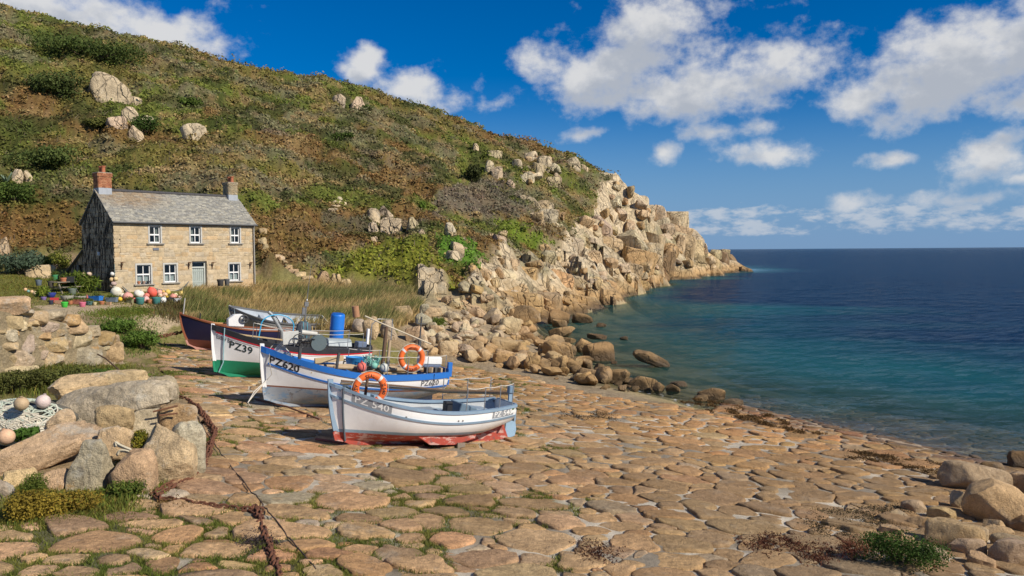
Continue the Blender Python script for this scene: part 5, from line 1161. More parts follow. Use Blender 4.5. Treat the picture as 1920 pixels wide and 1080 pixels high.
    x, z = on_front(292, 467); MB().box((x, -.055, z), (.42, .03, .17)).build('name_plate', paint((.15, .16, .19), .6, .3), house, bevel=.01)
    y, z = 2.2, 2.55; MB().box((-.08, y, z), (.14, .14, .24)).build('wall_lamp', paint((.75, .75, .72), .4, .1), house, bevel=.02)
windows()
def lean_to():      # low tarred outhouse behind the gable
    r = empty('lean_to', 'dark stone lean-to with a sloping roof behind the black gable', 'outhouse', (HA.x, HA.y, HZ), (0, 0, HROT))
    za, zb = 2.75, 1.15; y0, y1 = HDEP + .02, HDEP + 2.9
    poly = [(y0 + 1.15, -.5), (y1, -.5), (y1, zb), (y0 + 1.15, za - (za - zb) * 1.15 / 2.9)]
    def wl(p): 
        me = MB().loft([[Vector((.15, y, z)) for y, z in p], [Vector((.5, y, z)) for y, z in p]]).mesh('wall', WD); setcol(me, np.array([.05, .042, .034])); return ob('wall', me, r)
    w = wl(poly); wl([(y0, 1.75), (y0 + 1.15, 1.75), (y0 + 1.15, za - (za - zb) * 1.15 / 2.9), (y0, za)]); wl([(y0, -.5), (y0 + .15, -.5), (y0 + .15, 1.75), (y0, 1.75)])
    MB().loft([[Vector((x, y0 + .0, za + .02)), Vector((x, y1 + .25, zb - .12)), Vector((x, y1 + .25, zb - .04)), Vector((x, y0 + .0, za + .10))] for x in (-.05, 2.4)]).build('roof', paint((.16, .15, .14), .8, .4, .01), r)
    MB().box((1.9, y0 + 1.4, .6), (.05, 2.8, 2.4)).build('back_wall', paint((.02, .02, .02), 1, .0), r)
    MB().box((.1, y0 + 1.12, .6), (.09, .10, 2.3)).build('door_post', paint((.34, .30, .23), .9, .4), r)
lean_to()
# ---------------------------------------------------------------- boats
def text_vf(s, size=1.0):
    cu = bpy.data.curves.new('t', 'FONT'); cu.body = s; cu.size = size; cu.resolution_u = 2; cu.offset = size * .015; o = bpy.data.objects.new('t', cu); COL.objects.link(o)
    dg = bpy.context.evaluated_depsgraph_get(); me = bpy.data.meshes.new_from_object(o.evaluated_get(dg))
    V = [v.co.copy() for v in me.vertices]; Fs = [tuple(p.vertices) for p in me.polygons]
    bpy.data.objects.remove(o); bpy.data.curves.remove(cu); bpy.data.meshes.remove(me); return V, Fs
def boldify(V, Fs, k): return V, Fs
class Hull:
    """x forward, y to port, z up; s runs bow 0 to stern 1, h runs keel 0 to sheer 1"""
    def __init__(s, L, B, bow, mid, stern, tw=.62, rake=.35, aft=.45, fore=.22, fullness=.58, lowest=.62):
        s.L, s.B, s.bow, s.mid, s.stern, s.tw, s.rake, s.aft, s.fore, s.full, s.low = L, B, bow, mid, stern, tw, rake, aft, fore, fullness, lowest
    def zs(s, t): return s.mid + (s.bow - s.mid) * max(0, (s.low - t) / s.low) ** 1.9 + (s.stern - s.mid) * max(0, (t - s.low) / (1 - s.low)) ** 1.8
    def zk(s, t): return .10 + s.fore * max(0, 1 - t / .16) ** 2 * .6 + s.aft * max(0, (t - .62) / .38) ** 1.7
    def b(s, t):
        if t < .55: f = 1 - (1 - t / .55) ** 2.1
        else: f = 1 - (1 - s.tw) * ((t - .55) / .45) ** 2.0
        return s.B / 2 * (max(f, 0) ** .85) + .02
    def sec(s, h, t):
        m = min(1, t / .42); m = m * m * (3 - 2 * m); rnd_ = (1 - (1 - h) ** 2.7) ** s.full; v = h ** .8
        return v * (1 - m) + rnd_ * m
    def P(s, t, h, side=1, off=0):
        z0, z1 = s.zk(t), s.zs(t); x = s.L / 2 - s.L * t - s.rake * (1 - h) ** 1.6 * (1 - t) ** 5 - .06 * (1 - h) * 0
        return Vector((x, side * (s.b(t) * s.sec(max(h, 0), t) + off), z0 + (z1 - z0) * h))
    def hz(s, t, z): return (z - s.zk(t)) / (s.zs(t) - s.zk(t))
def mat_hull(name, col, dirt=.25, streak=(.35, .25, .14), rough=.35, worn=None):
    m, nt = newmat(name); tc = nd(nt, 'ShaderNodeTexCoord').outputs['Object']
    mp = nd(nt, 'ShaderNodeMapping', {'Vector': tc, 'Scale': (5, 5, .7)}).outputs[0]; st = ramp(nt, noise(nt, mp, 1.2, 5, .65), .56, .74)
    c = mixc(nt, mth(nt, 'MULTIPLY', st, dirt), (*col, 1), (*streak, 1)); c = scalec(nt, c, ramp(nt, noise(nt, tc, 4, 5, .6), .3, .7, False, 1 - dirt * .35, 1 + dirt * .1))
    if worn:
        w = ramp(nt, noise(nt, nd(nt, 'ShaderNodeMapping', {'Vector': tc, 'Scale': (1.2, 1, 3.5)}).outputs[0], 2.4, 7, .72), .52, .58); c = mixc(nt, mth(nt, 'MULTIPLY', w, .85), c, (*worn, 1))
        w2 = ramp(nt, noise(nt, tc, 5, 7, .72), .57, .62); c = mixc(nt, mth(nt, 'MULTIPLY', w2, .6), c, (.10, .09, .085, 1))
    finish(nt, bsdf(nt, c, rough, .4, bumpn(nt, mth(nt, 'ADD', noise(nt, tc, 9, 4), nd(nt, 'ShaderNodeTexWave', {'Vector': tc, 'Scale': .0}).outputs['Fac'] if False else noise(nt, tc, 2, 2)), .25, .01))); return m
NS = 46
def hull_mesh(hl, wl, boot, mats):
    """outer skin with bottom paint, boot top and topsides as bands of the same skin, plus transom"""
    mb = MB()
    for side in (1, -1):
        rows = []
        for i in range(NS + 1):
            t = i / NS; hw = min(max(hl.hz(t, wl), .02), .97); hb = min(max(hl.hz(t, wl + boot), hw + .005), .985)
            hs = [hw * (q / 7) ** 1.7 for q in range(8)] + [hb] + [hb + (1 - hb) * (q / 7) for q in range(1, 8)]
            rows.append([hl.P(t, h, side) for h in hs])
        n = len(rows[0]); V = [p for r in rows for p in r]; base = len(mb.v); mb.v += [tuple(p) for p in V]
        for i in range(NS):
            for j in range(n - 1):
                mb.f.append([base + i * n + j, base + i * n + j + 1, base + (i + 1) * n + j + 1, base + (i + 1) * n + j]); mb.m.append(0 if j < 7 else (1 if j == 7 else 2))
    hs = [q / 14 for q in range(15)]; ring = [hl.P(1, h, 1) for h in hs] + [hl.P(1, h, -1) for h in hs[::-1]]
    mb.add(ring, [tuple(range(len(ring)))], 2)
    me = bpy.data.meshes.new('hull'); me.from_pydata(mb.v, [], mb.f); bm = bmesh.new(); bm.from_mesh(me)
    lay = bm.faces.layers.int.new('mi'); bm.faces.ensure_lookup_table()
    for i, f in enumerate(bm.faces): f.material_index = mb.m[i]
    bmesh.ops.remove_doubles(bm, verts=bm.verts, dist=.004); bmesh.ops.recalc_face_normals(bm, faces=bm.faces); bm.to_mesh(me); bm.free()
    for m in mats: me.materials.append(m)
    me.polygons.foreach_set('use_smooth', np.ones(len(me.polygons), bool)); me.set_sharp_from_angle(angle=rad(45)); return me
def strake(hl, z_off, w, hgt, t0=0, t1=1, inner=0.0, h_abs=None):
    """a moulding that follows the sheer z_off below it; returns shapes for both sides"""
    mb = MB()
    for side in (1, -1):
        rings = []
        for i in range(NS + 1):
            t = t0 + (t1 - t0) * i / NS; z1, z0 = hl.zs(t), hl.zk(t); hc = (z1 - z_off - z0) / (z1 - z0); hb = hc - hgt / (z1 - z0)
            pa = hl.P(t, min(hc, 1), side); pb = hl.P(t, max(hb, .0), side)
            if hc > 1: pa.z = z1 - z_off
            o = Vector((0, side * w, 0)); inn = Vector((0, -side * inner, 0))
            if inner and abs(pa.y) < inner: inn = Vector((0, -pa.y * .98, 0)); 
            if t < .04: o = o + Vector((w * .9, 0, 0))
            rings.append([pa + inn, pa + o, pb + o, pb + inn])
        mb.loft(rings)
    return mb
def lettering(hl, s, size, t0, z_off, parent, mat, side=1, name='registration_number', plate=None, off=.012, sx=1.0, squash=1.0):
    V, Fs = text_vf(s, size); x0 = min(v.x for v in V); w = max(v.x for v in V) - x0
    def mp(u, v, o):
        t = t0 + u * sx / hl.L; z1, z0 = hl.zs(t), hl.zk(t); h = (z1 - z_off + v - z0) / (z1 - z0); p = hl.P(t, min(h, .995), side); p2 = hl.P(t, min(h, .99) - .02, side); p3 = hl.P(t + .01, min(h, .995), side)
        n = (p3 - p).cross(p2 - p); n = n.normalized() if n.length > 1e-9 else Vector((0, 1, 0))
        if n.y * side < 0: n = -n
        return p + n * o
    if plate:
        mb = MB(); hh = size * .72; n = 12; rings = [[mp(-.06 + (w + .12) * k / n, v, .007) for v in (-size * .14, -size * .14 + .4 * (hh + .28 * size), hh + size * .14)] for k in range(n + 1)]
        mb.loft(rings, closed=False); mb.build('number_plate', plate, parent)
    me = bpy.data.meshes.new(name); me.from_pydata([tuple(mp(v.x - x0, v.y * squash, off)) for v in V], [], Fs); me.materials.append(mat); return ob(name, me, parent)
def inner_skin(hl, floor, mat, parent, th=.05):
    mb = MB()
    for side in (1, -1):
        rings = []
        for i in range(NS + 1):
            t = .02 + .97 * i / NS; hf = max(hl.hz(t, floor), .02); hs = [hf + (1 - hf) * (q / 6) for q in range(7)]
            rings.append([Vector((p.x, side * max(abs(p.y) - th, .0), p.z)) for p in (hl.P(t, h, side) for h in hs)])
        mb.loft(rings, closed=False)
    mb.build('inner_planking', mat, parent, smooth=True)
    sole = MB(); rings = []
    for i in range(NS + 1):
        t = .02 + .97 * i / NS; hf = max(hl.hz(t, floor), .02); y = max(abs(hl.P(t, hf, 1).y) - th, .001); x = hl.P(t, hf, 1).x; zz = max(floor, hl.zk(t) + .02); rings.append([Vector((x, -y, zz)), Vector((x, y, zz))])
    sole.loft(rings, closed=False); sole.build('sole', mat, parent)
def thwart(hl, t, w, mat, parent, drop=.25, name='thwart', th=.04):
    z = hl.zs(t) - drop; y = abs(hl.P(t, hl.hz(t, z), 1).y) - .05; x = hl.L / 2 - hl.L * t; MB().box((x, 0, z), (w, 2 * y, th)).build(name, mat, parent)
def stem_keel(hl, mat_up, mat_low, wl, parent, head=.12, w=.08):
    up, lo = [], []
    for k in range(15):
        h = k / 14; p = hl.P(0, h, 1); p.y = 0; (up if p.z >= wl else lo).append(p)
    top = up[-1] + Vector((.01, 0, head)); up.append(top)
    if lo: up.insert(0, lo[-1])
    def bar(pts, mat, nm):
        rings = [[p + Vector((.06, w / 2, 0)), p + Vector((.06, -w / 2, 0)), p + Vector((-.07, -w / 2, 0)), p + Vector((-.07, w / 2, 0))] for p in pts]; MB().loft(rings).build(nm, mat, parent)
    bar(up, mat_up, 'stem')
    kl = MB(); pts = lo[::-1] + [Vector((hl.P(t, 0, 1).x, 0, hl.zk(t))) for t in np.linspace(.02, .97, 26)]
    rings = [[p + Vector((0, w / 2, .03)), p + Vector((0, -w / 2, .03)), Vector((p.x + (.07 if i < len(lo) else 0), -w / 2, min(p.z - .04, .02 if i >= len(lo) + 2 else p.z - .03))), Vector((p.x + (.07 if i < len(lo) else 0), w / 2, min(p.z - .04, .02 if i >= len(lo) + 2 else p.z - .03)))] for i, p in enumerate(pts)]
    kl.loft(rings); kl.build('keel', mat_low, parent)
def boat_root(name, label, bowpx, D, L, roll=0, yaw=0, zlift=0.0):
    bow = at(bowpx[0], bowpx[1], D); fw = UPS; a = math.atan2(fw.y, fw.x) + rad(yaw); d = Vector((math.cos(a), math.sin(a)))
    c = bow.xy - d * L / 2; z = float(zslip(c.x, c.y)) + zlift; pit = math.atan(GRAD * (UPS.dot(d)))
    r = empty(name, label, 'boat', (c.x, c.y, z)); r.rotation_euler = (Matrix.Rotation(a, 3, 'Z') @ Matrix.Rotation(-pit, 3, 'Y') @ Matrix.Rotation(rad(roll), 3, 'X')).to_euler(); return r
STEEL = paint((.42, .42, .41), .4, .3, 0, .7); DARKST = paint((.07, .07, .07), .6, .3); ROPEW = paint((.62, .58, .50), .9, .3); BLACK = paint((.02, .02, .022), .5, .2)
WOODL = paint((.50, .36, .19), .6, .35, .004, sc=2); WOODB = paint((.30, .15, .06), .55, .35); POLE = paint((.45, .33, .20), .75, .4); BROWNP = paint((.14, .085, .05), .8, .4)
def rail(hl, parent, ts, hgt, side, mat=STEEL, lines=(1.0,), lean=0, name='guard_rail'):
    mb = MB(); tops = []
    for t in ts:
        p = hl.P(t, 1, side); p.y -= side * .05; q = p + Vector((0, side * lean, hgt)); MB().tube([p, q], .014, 6).build('stanchion', mat, parent); tops.append((p, q))
    for f in lines:
        pts = []
        for i in range(len(tops) - 1):
            a = tops[i][0].lerp(tops[i][1], f); b = tops[i + 1][0].lerp(tops[i + 1][1], f)
            for k in range(5): u = k / 5; p = a.lerp(b, u); p.z -= .03 * 4 * u * (1 - u); pts.append(p)
        pts.append(tops[-1][0].lerp(tops[-1][1], f)); MB().tube(pts, .011, 5).build(name, ROPEW if mat != DARKST else mat, parent)
def wp(root, v):      # boat-local point -> world
    return root.matrix_basis @ Vector(v)
def lifebuoy(root, loc, R, text, label, rz=0, tilt=0, group='orange lifebuoys', texts=()):
    lb = empty('lifebuoy', label, 'lifebuoy', wp(root, loc), group=group); face = (root.matrix_basis.to_3x3() @ Vector((0, 1, 0))); a = math.atan2(face.y, face.x) + rad(rz)
    lb.rotation_euler = (Matrix.Rotation(a + math.pi / 2, 3, 'Z') @ Matrix.Rotation(rad(tilt), 3, 'X')).to_euler()
    # local: ring in xz plane, facing -y
    OR = paint((.80, .155, .03), .5, .2); r = R * .20; rm = R - r; mb = MB(); n, k = 40, 12
    def tp(a, b, rr): return Vector(((rm + rr * math.cos(b)) * math.cos(a), rr * .85 * math.sin(b), (rm + rr * math.cos(b)) * math.sin(a)))
    rings = [[tp(2 * math.pi * i / n, 2 * math.pi * j / k, r) for j in range(k)] for i in range(n + 1)]
    mb.loft(rings, True, False, False); mb.build('ring', OR, lb, smooth=True)
    for q in range(4):
        a0 = math.pi / 4 + q * math.pi / 2; MB().loft([[tp(a0 + da, 2 * math.pi * j / k, r * 1.03) for j in range(k)] for da in (-.09, 0, .09)], True).build('band', paint((.72, .70, .66), .5, .3), lb, smooth=True)
    for (s, ac, flip) in texts:
        V, Fs = text_vf(s, r * (1.35 if len(s) < 7 else .85)); x0 = min(v.x for v in V); w = max(v.x for v in V) - x0; P_ = []
        for v in V:
            u = (v.x - x0 - w / 2) / rm; vv = v.y - r * .45
            a = ac + (u if flip else -u); rr = rm + (-vv if flip else vv); P_.append(Vector((rr * math.cos(a), -r * .85 * math.sqrt(max(.05, 1 - (vv / r) ** 2)) - .006, rr * math.sin(a))))
        me = bpy.data.meshes.new('lettering'); me.from_pydata([tuple(p) for p in P_], [], Fs); me.materials.append(BLACK); ob('lettering', me, lb)
    pts = []
    for q in range(49):
        a = 2 * math.pi * q / 48 + math.pi / 4; pts.append(Vector((math.cos(a), 0, math.sin(a))) * (R + .006 + .022 * abs(math.sin(2 * (a - math.pi / 4)))) + Vector((0, -.02, 0)))
    MB().tube(pts, .007, 5).build('grab_line', ROPEW, lb); return lb

# ---- PZ 540: nearest boat, white with grey-blue trim and red bottom
GB = paint((.235, .33, .42), .55, .25); WH = mat_hull('white_topsides', (.85, .84, .81), .16, (.52, .38, .22)); RED = mat_hull('red_bottom', (.40, .065, .04), .3, (.2, .06, .04), .6, worn=(.55, .36, .30)); GBH = mat_hull('boot_top', (.28, .40, .48), .2)
A = boat_root('fishing_boat', 'white boat with grey-blue trim and red bottom, nearest of the boats', (601, 712), 20.0, 5.30)
h1 = Hull(5.15, 2.0, 1.62, 1.02, 1.16, tw=.60, rake=.30, aft=.46, fore=.16)
ob('hull', hull_mesh(h1, .37, .085, [RED, GBH, WH]), A); stem_keel(h1, GB, RED, .42, A, .10)
strake(h1, -.02, .035, .075, inner=.10).build('gunwale', GB, A); strake(h1, .27, .028, .055).build('rubbing_strake', GB, A)
INB = paint((.30, .37, .43), .6, .35); inner_skin(h1, .42, paint((.50, .52, .52), .6, .3), A)
MB().box((-2.62, 0, .93), (.05, 1.10, .50)).build('transom_cap', GB, A)
thwart(h1, .36, .25, INB, A, .22); thwart(h1, .66, .3, INB, A, .22)
MB().box((.10, .02, .86), (1.25, 1.25, .07), Matrix.Rotation(rad(2), 3, 'Y')).build('engine_cover', paint((.27, .31, .34), .7, .3), A, bevel=.02)
MB().box((.10, 0, .62), (1.0, .8, .42)).build('engine_box', INB, A); MB().box((-1.15, .1, .86), (.5, .7, .5), Matrix.Rotation(rad(-16), 3, 'Y')).build('fish_box', paint((.13, .19, .24), .6, .3), A, bevel=.02)
for k in range(4): MB().box((-1.70, -.30 + .2 * k, .93), (.62, .17, .10), Matrix.Rotation(rad(-6), 3, 'Y')).build('deck_board', INB, A)
MB().box((1.22, -.45, .95), (.10, .28, .62)).build('thole_board', GB, A, bevel=.01); MB().box((-.65, .25, 1.03), (.22, .2, .34)).build('battery_box', BLACK, A, bevel=.02)
MB().tube([(1.62, -.15, .5), (1.55, -.10, 1.85)], [.045, .035], 10).build('mast', BROWNP, A, smooth=True)
for (y, z, r) in ((-.55, 1.36, .022), (-.48, 1.42, .028), (-.60, 1.33, .02)): MB().tube([(2.2, y * .6, z + .22), (-1.0, y * 1.3, z - .05), (-3.0, y, z - .06)], r, 7).build('pole', POLE if r < .027 else BROWNP, A)
rail(h1, A, [.67, .78, .88, .97], .62, 1); rail(h1, A, [.70, .84, .97], .62, -1)
MB().loft([[Vector((x, y, z)) for y in (-.03, .03)] for x, z in ((-2.66, .62), (-2.66, .22), (-3.02, .16), (-3.06, .62))], closed=False) 
rd = MB(); rd.prism([(-2.72, .60), (-2.70, .20), (-2.86, .11), (-3.04, .16), (-3.08, .34), (-3.02, .62)], .06, Matrix(((1, 0, 0), (0, 0, -1), (0, 1, 0))), (0.08, .03, 0)); rd.build('rudder', paint((.28, .42, .54), .6, .25), A, bevel=.008)
MB().box((-2.72, 0, 1.05), (.10, .07, .95)).build('rudder_stock', GB, A); MB().box((-2.72, 0, 1.50), (.16, .16, .22)).build('rudder_head', paint((.16, .24, .32), .6, .3), A, bevel=.02)
bk = MB(); bk.prism([(.35, .34), (-.9, .30), (-1.35, .36), (-1.32, .26), (-.7, .10), (.0, .12)], .06, Matrix(((1, 0, 0), (0, 0, -1), (0, 1, 0))), (0, .72, 0)); bk.build('bilge_keel', RED, A, bevel=.008)
sk = MB(); sk.prism([(-1.2, .30), (-2.55, .52), (-2.75, .10), (-1.4, -.02)], .07, Matrix(((1, 0, 0), (0, 0, -1), (0, 1, 0))), (0, .035, 0)); sk.build('skeg', RED, A)
PLT = paint((.30, .31, .32), .6, .3); TW = paint((.78, .77, .73), .6, .15)
lettering(h1, 'PZ 540', .25, .105, .235, A, TW, plate=PLT, sx=1.12); lettering(h1, 'PZ 540', .22, .845, .215, A, TW, plate=PLT, sx=1.0)
def sticker():
    q = [h1.P(t, h, 1) + Vector((0, .014, 0)) for t, h in ((.958, .70), (.992, .70), (.992, .97), (.958, .97))]; MB().add(q, [(0, 1, 2, 3)]).build('sticker', TW, A)
    q = [h1.P(t, h, 1) + Vector((0, .019, 0)) for t, h in ((.964, .84), (.982, .84), (.982, .92), (.964, .92))]; MB().add(q, [(0, 1, 2, 3)]).build('sticker_mark', paint((.10, .16, .07), .6, .2), A)
sticker()
for t in (.345, .625, .65): 
    p = h1.P(t, .76, 1); MB().lathe([(.022, 0), (.022, .02), (.010, .025)], 10, p - Vector((0, .005, 0)), Matrix.Rotation(rad(-90), 3, 'X')).build('drain_fitting', paint((.25, .23, .2), .5, .2, 0, .6), A)
fl = [h1.P(.05, h, 1) + Vector((0, .05, 0)) for h in (1.0, .8, .55, .3, .05, -.0)]; MB().tube(fl, .028, 7).build('bow_fender_rope', paint((.10, .12, .14), .8, .3), A)
MB().box((2.35, 0, 1.48), (.09, .42, .09)).build('bollard', GB, A); MB().tube([(2.35, .1, 1.5), (2.2, .2, 1.58), (2.0, .12, 1.46), (2.2, -.1, 1.55), (1.9, 0, 1.44)], .025, 6).build('mooring_line', paint((.10, .13, .15), .8, .3), A)
lifebuoy(A, (1.62, .30, 1.52), .455, '', 'orange lifebuoy on the nearest boat, reading SEAL and PZ 540', rz=-8, tilt=6, texts=(('SEAL', math.pi / 2, False), ('Z 540', 0.0, False), ('GREY', math.pi, False)))
MB().tube([(1.60, .18, 1.80), (1.50, .28, 1.79), (1.30, .34, 1.62)], .012, 5).build('lashing', ROPEW, A)
MB().box((-.9, .62, .05), (.22, .3, .22)).build('chock', paint((.25, .2, .15), .9, .4), A); 

# ---- PZ620: white with royal blue gunwale
BLU = paint((.018, .15, .50), .5, .18); WH2 = mat_hull('white_topsides_worn', (.76, .75, .72), .22); WORN = mat_hull('worn_bottom', (.30, .33, .36), .4, (.2, .1, .07), .7, worn=(.16, .26, .38)); BRN = mat_hull('brown_boot_top', (.22, .09, .055), .3)
B = boat_root('fishing_boat', 'white boat with bright blue gunwale, second nearest, bow ropes trailing', (474, 652), 25.0, 6.35)
h2 = Hull(6.2, 2.3, 1.92, 1.20, 1.30, tw=.66, rake=.26, aft=.40, fore=.30)
ob('hull', hull_mesh(h2, .66, .05, [WORN, BRN, WH2]), B); stem_keel(h2, WH2, WORN, .68, B, .10)
strake(h2, -.03, .04, .19, inner=.12).build('gunwale', BLU, B); strake(h2, .42, .03, .055, t0=.03).build('rubbing_strake', BLU, B); inner_skin(h2, .5, paint((.55, .55, .53), .6, .35), B)
lettering(h2, 'PZ620', .33, .035, .40, B, BLACK, sx=1.0); lettering(h2, 'PZ620', .26, .845 - .02, .37, B, paint((.12, .12, .13), .6, .2), sx=1.05)
for t in (.25, .52, .78): thwart(h2, t, .26, WOODL, B, .24)
MB().box((-3.18, 0, 1.15), (.05, 1.4, .55)).build('transom_cap', BLU, B); MB().box((-3.22, .62, 1.40), (.16, .12, .5)).build('quarter_post', BLU, B, bevel=.01)
def hauler(parent, loc):      # pot hauler on its post: drum, plates, motor
    h = ob('pot_hauler', None, parent, loc=loc); MB().tube([(0, 0, -.5), (0, 0, .25)], .055, 8).build('post', DARKST, h)
    MB().box((.30, -.1, .30), (.50, .04, .42), Matrix.Rotation(rad(6), 3, 'Y')).build('mounting_plate', paint((.52, .52, .48), .6, .3), h, bevel=.01)
    R90 = Matrix.Rotation(rad(90), 3, 'X'); MB().lathe([(.05, -.08), (.25, -.08), (.27, -.05), (.16, 0), (.27, .05), (.25, .08), (.05, .08)], 22, (-.55, .05, .18), R90).build('drum', paint((.15, .19, .19), .45, .4, 0, .5), h, smooth=True)
    wh = MB(); pts = [Vector((.17 * math.cos(a), 0, .17 * math.sin(a))) + Vector((.10, .08, .26)) for a in np.linspace(0, 2 * math.pi, 25)]; wh.tube(pts, .018, 6)
    for k in range(4): wh.tube([Vector((.10, .08, .26)), pts[k * 6]], .012, 5)
    wh.build('hand_wheel', DARKST, h); MB().lathe([(.09, -.2), (.10, .2)], 12, (-.22, .02, .22), Matrix.Rotation(rad(90), 3, 'Y')).build('motor', paint((.16, .15, .13), .5, .4, 0, .5), h, smooth=True)
    MB().lathe([(.07, -.25), (.085, .25)], 12, (-.25, .0, .48), Matrix.Rotation(rad(86), 3, 'Y')).build('pump', paint((.5, .48, .42), .5, .3), h, smooth=True)
    for k in range(5): MB().tube([(.2 - .12 * k, .1, .05), (.1 - .1 * k, .2, .2 + .03 * k), (-.2 - .05 * k, .16, .3), (-.35, .05, .1 + .05 * k)], .014, 5).build('hose', BLACK, h)
hauler(B, (2.05, .62, 1.98))
MB().tube([(-.95, .02, .55), (-1.00, .02, 2.75)], [.075, .06], 12).build('mast', BROWNP, B, smooth=True); MB().tube([(-1.08, .14, .9), (-1.12, .14, 2.3)], .05, 10).build('boom', POLE, B, smooth=True)
MB().tube([(-.35, -.4, 3.05), (-1.02, .02, 2.78), (-2.5, .5, 2.25)], .028, 7).build('sprit', paint((.62, .52, .36), .7, .3), B)
MB().lathe([(.12, -.19), (.12, .19)], 14, (-.05, -.5, 3.18), Matrix.Rotation(rad(12), 3, 'Y')).build('radar_reflector', paint((.40, .20, .10), .7, .3), B, smooth=True)
am = MB(); am.tube([(-2.35, -.2, .9), (-2.37, -.2, 3.15)], .028, 7); am.box((-2.37, -.2, 2.9), (.36, .04, .04)); am.box((-2.37, -.2, 2.2), (.09, .09, .28)); am.box((-2.2, -.2, 3.0), (.07, .07, .14)); am.build('antenna_mast', DARKST, B)
ar = MB(); ar.tube([(-.75, -.75, 1.1), (-.75, -.75, 2.75), (-.95, -.75, 2.95), (-1.5, -.75, 2.98), (-1.5, -.75, 1.1)], .018, 6); ar.build('gantry', STEEL, B)
rail(h2, B, [.50, .62, .74, .86, .98], .62, 1, STEEL, (1.0,)); rail(h2, B, [.52, .70, .86, .98], .62, -1, STEEL, (1.0,))
for (x0, x1, y, z, r) in ((1.4, -2.3, .45, 1.36, .05), (1.2, -2.6, .30, 1.38, .04), (.9, -2.0, .6, 1.34, .06), (.4, -2.8, .1, 1.36, .04)): MB().tube([(x0, y, z + .05), (x1, y * .9, z)], r, 8).build('spar', POLE, B, smooth=True)
MB().box((-.9, .2, 1.24), (2.2, .9, .05)).build('deck_plank', WOODL, B, bevel=.008); MB().box((1.05, .5, 1.62), (.95, .10, .17), Matrix.Rotation(rad(7), 3, 'Y')).build('oar_blade', WOODL, B, bevel=.01)
MB().box((1.2, .2, 1.42), (.9, .35, .10)).build('blue_board', paint((.06, .22, .48), .6, .4), B, bevel=.01); MB().lathe([(.30, 0), (.36, .38), (.40, .38), (.38, .36), (.33, .05)], 18, (-.10, -.12, 1.28)).build('tub', paint((.04, .28, .62), .5, .2), B, smooth=True)
MB().box((-.75, -.35, 1.48), (.34, .3, .22)).build('bait_box', paint((.70, .69, .66), .5, .3), B, bevel=.03); MB().box((-2.75, -.1, 1.62), (.85, .34, .28)).build('fish_box', paint((.76, .75, .71), .5, .25), B, bevel=.04); MB().box((-2.75, 0, 1.36), (.7, .5, .26)).build('engine', paint((.10, .13, .20), .6, .5), B, bevel=.03)
for k in range(7): MB().box((-2.3 - .12 * k, .35 + .1 * (k % 3), 1.36), (.12, .12, .16), Matrix.Rotation(.4 * k, 3, 'Z')).build('tackle', [WOODB, DARKST, POLE][k % 3], B)
for k in range(2):
    p0 = h2.P(.015, 1, 1) + Vector((-.1, .06, .08)); MB().tube([p0 + Vector((-.5, -.35, -.02)), p0 + Vector((-.15, -.1, .05)), p0 + Vector((.0, .03, -.1)), h2.P(.03, .78, 1) + Vector((0, .09, 0)), h2.P(.05, .55, 1) + Vector((.06, .12, 0)), h2.P(.03, .40, 1) + Vector((.1, .10, 0)), Vector((3.30, .35, .45 + .1 * k)), Vector((3.5, .5, .22)), Vector((3.4, .4, .10))], .015, 6).build('bow_rope', ROPEW, B)
nt_ = MB()
for k in range(16): nt_.tube([(2.75 - .03 * k, .22 + .02 * (k % 4), 1.86 - .018 * k), (2.6 - .03 * k, .36, 2.10 - .035 * k), (2.4 - .03 * k, .38, 1.88 - .03 * k)], .02, 5)
nt_.build('rope_coil', ROPEW, B)
def float_ball(root, loc, r, col, label, group=None, squash=1.0, name='float'):
    b = empty(name, label, 'buoy', wp(root, loc), group=group); MB().lathe([(r * math.sin(a), -r * squash * math.cos(a)) for a in np.linspace(.02, math.pi - .02, 16)], 20).build('ball', paint(col, .55, .25), b, smooth=True); MB().lathe([(.03, 0), (.035, .05), (.02, .07)], 8, (0, 0, r * squash - .02)).build('eye', paint(tuple(c * .7 for c in col), .6, .2), b); return b
float_ball(B, (.05, .85, 1.44), .165, (.75, .16, .12), 'coral-red ball float hanging on the blue-gunwaled boat'); float_ball(B, (-.38, .80, 1.50), .12, (.22, .52, .40), 'small pale green float between the coral and white floats'); float_ball(B, (-.72, .85, 1.43), .155, (.55, .56, .50), 'off-white ball float on the blue-gunwaled boat')
tn = MB(); g_ = random.Random(4)
for k in range(26):
    c = Vector((-.35 + g_.uniform(-.25, .25), .62 + g_.uniform(-.1, .1), 1.66)); pts = [c + Vector((g_.uniform(-.14, .14), g_.uniform(-.1, .1), g_.uniform(-.22, .18))) for _ in range(4)]; tn.tube(pts, .014, 5)
tn.build('net_rope', paint((.16, .40, .34), .9, .3), B)
lifebuoy(B, (-1.62, .98, 1.80), .46, '', 'orange lifebuoy with white bands and PZ620 on the blue-gunwaled boat', rz=-6, texts=(('PZ620', -math.pi / 2, True), ('AIMEE LOU', math.pi / 2, False)))
gp = MB(); gp.tube([(.92, .95, 1.16), (.94, 1.02, 1.55), (.9, 1.0, 1.9)], .05, 8); gp.tube([(.9, .98, 1.75), (1.6, .8, 1.45), (2.2, .6, 1.40)], .016, 6); gp.build('rail_post', DARKST, B)
MB().tube([h2.P(.90, 1, 1) + Vector((0, .06, .02)), h2.P(.90, .55, 1) + Vector((0, .05, 0))], .010, 5).build('fender_line', BLACK, B)

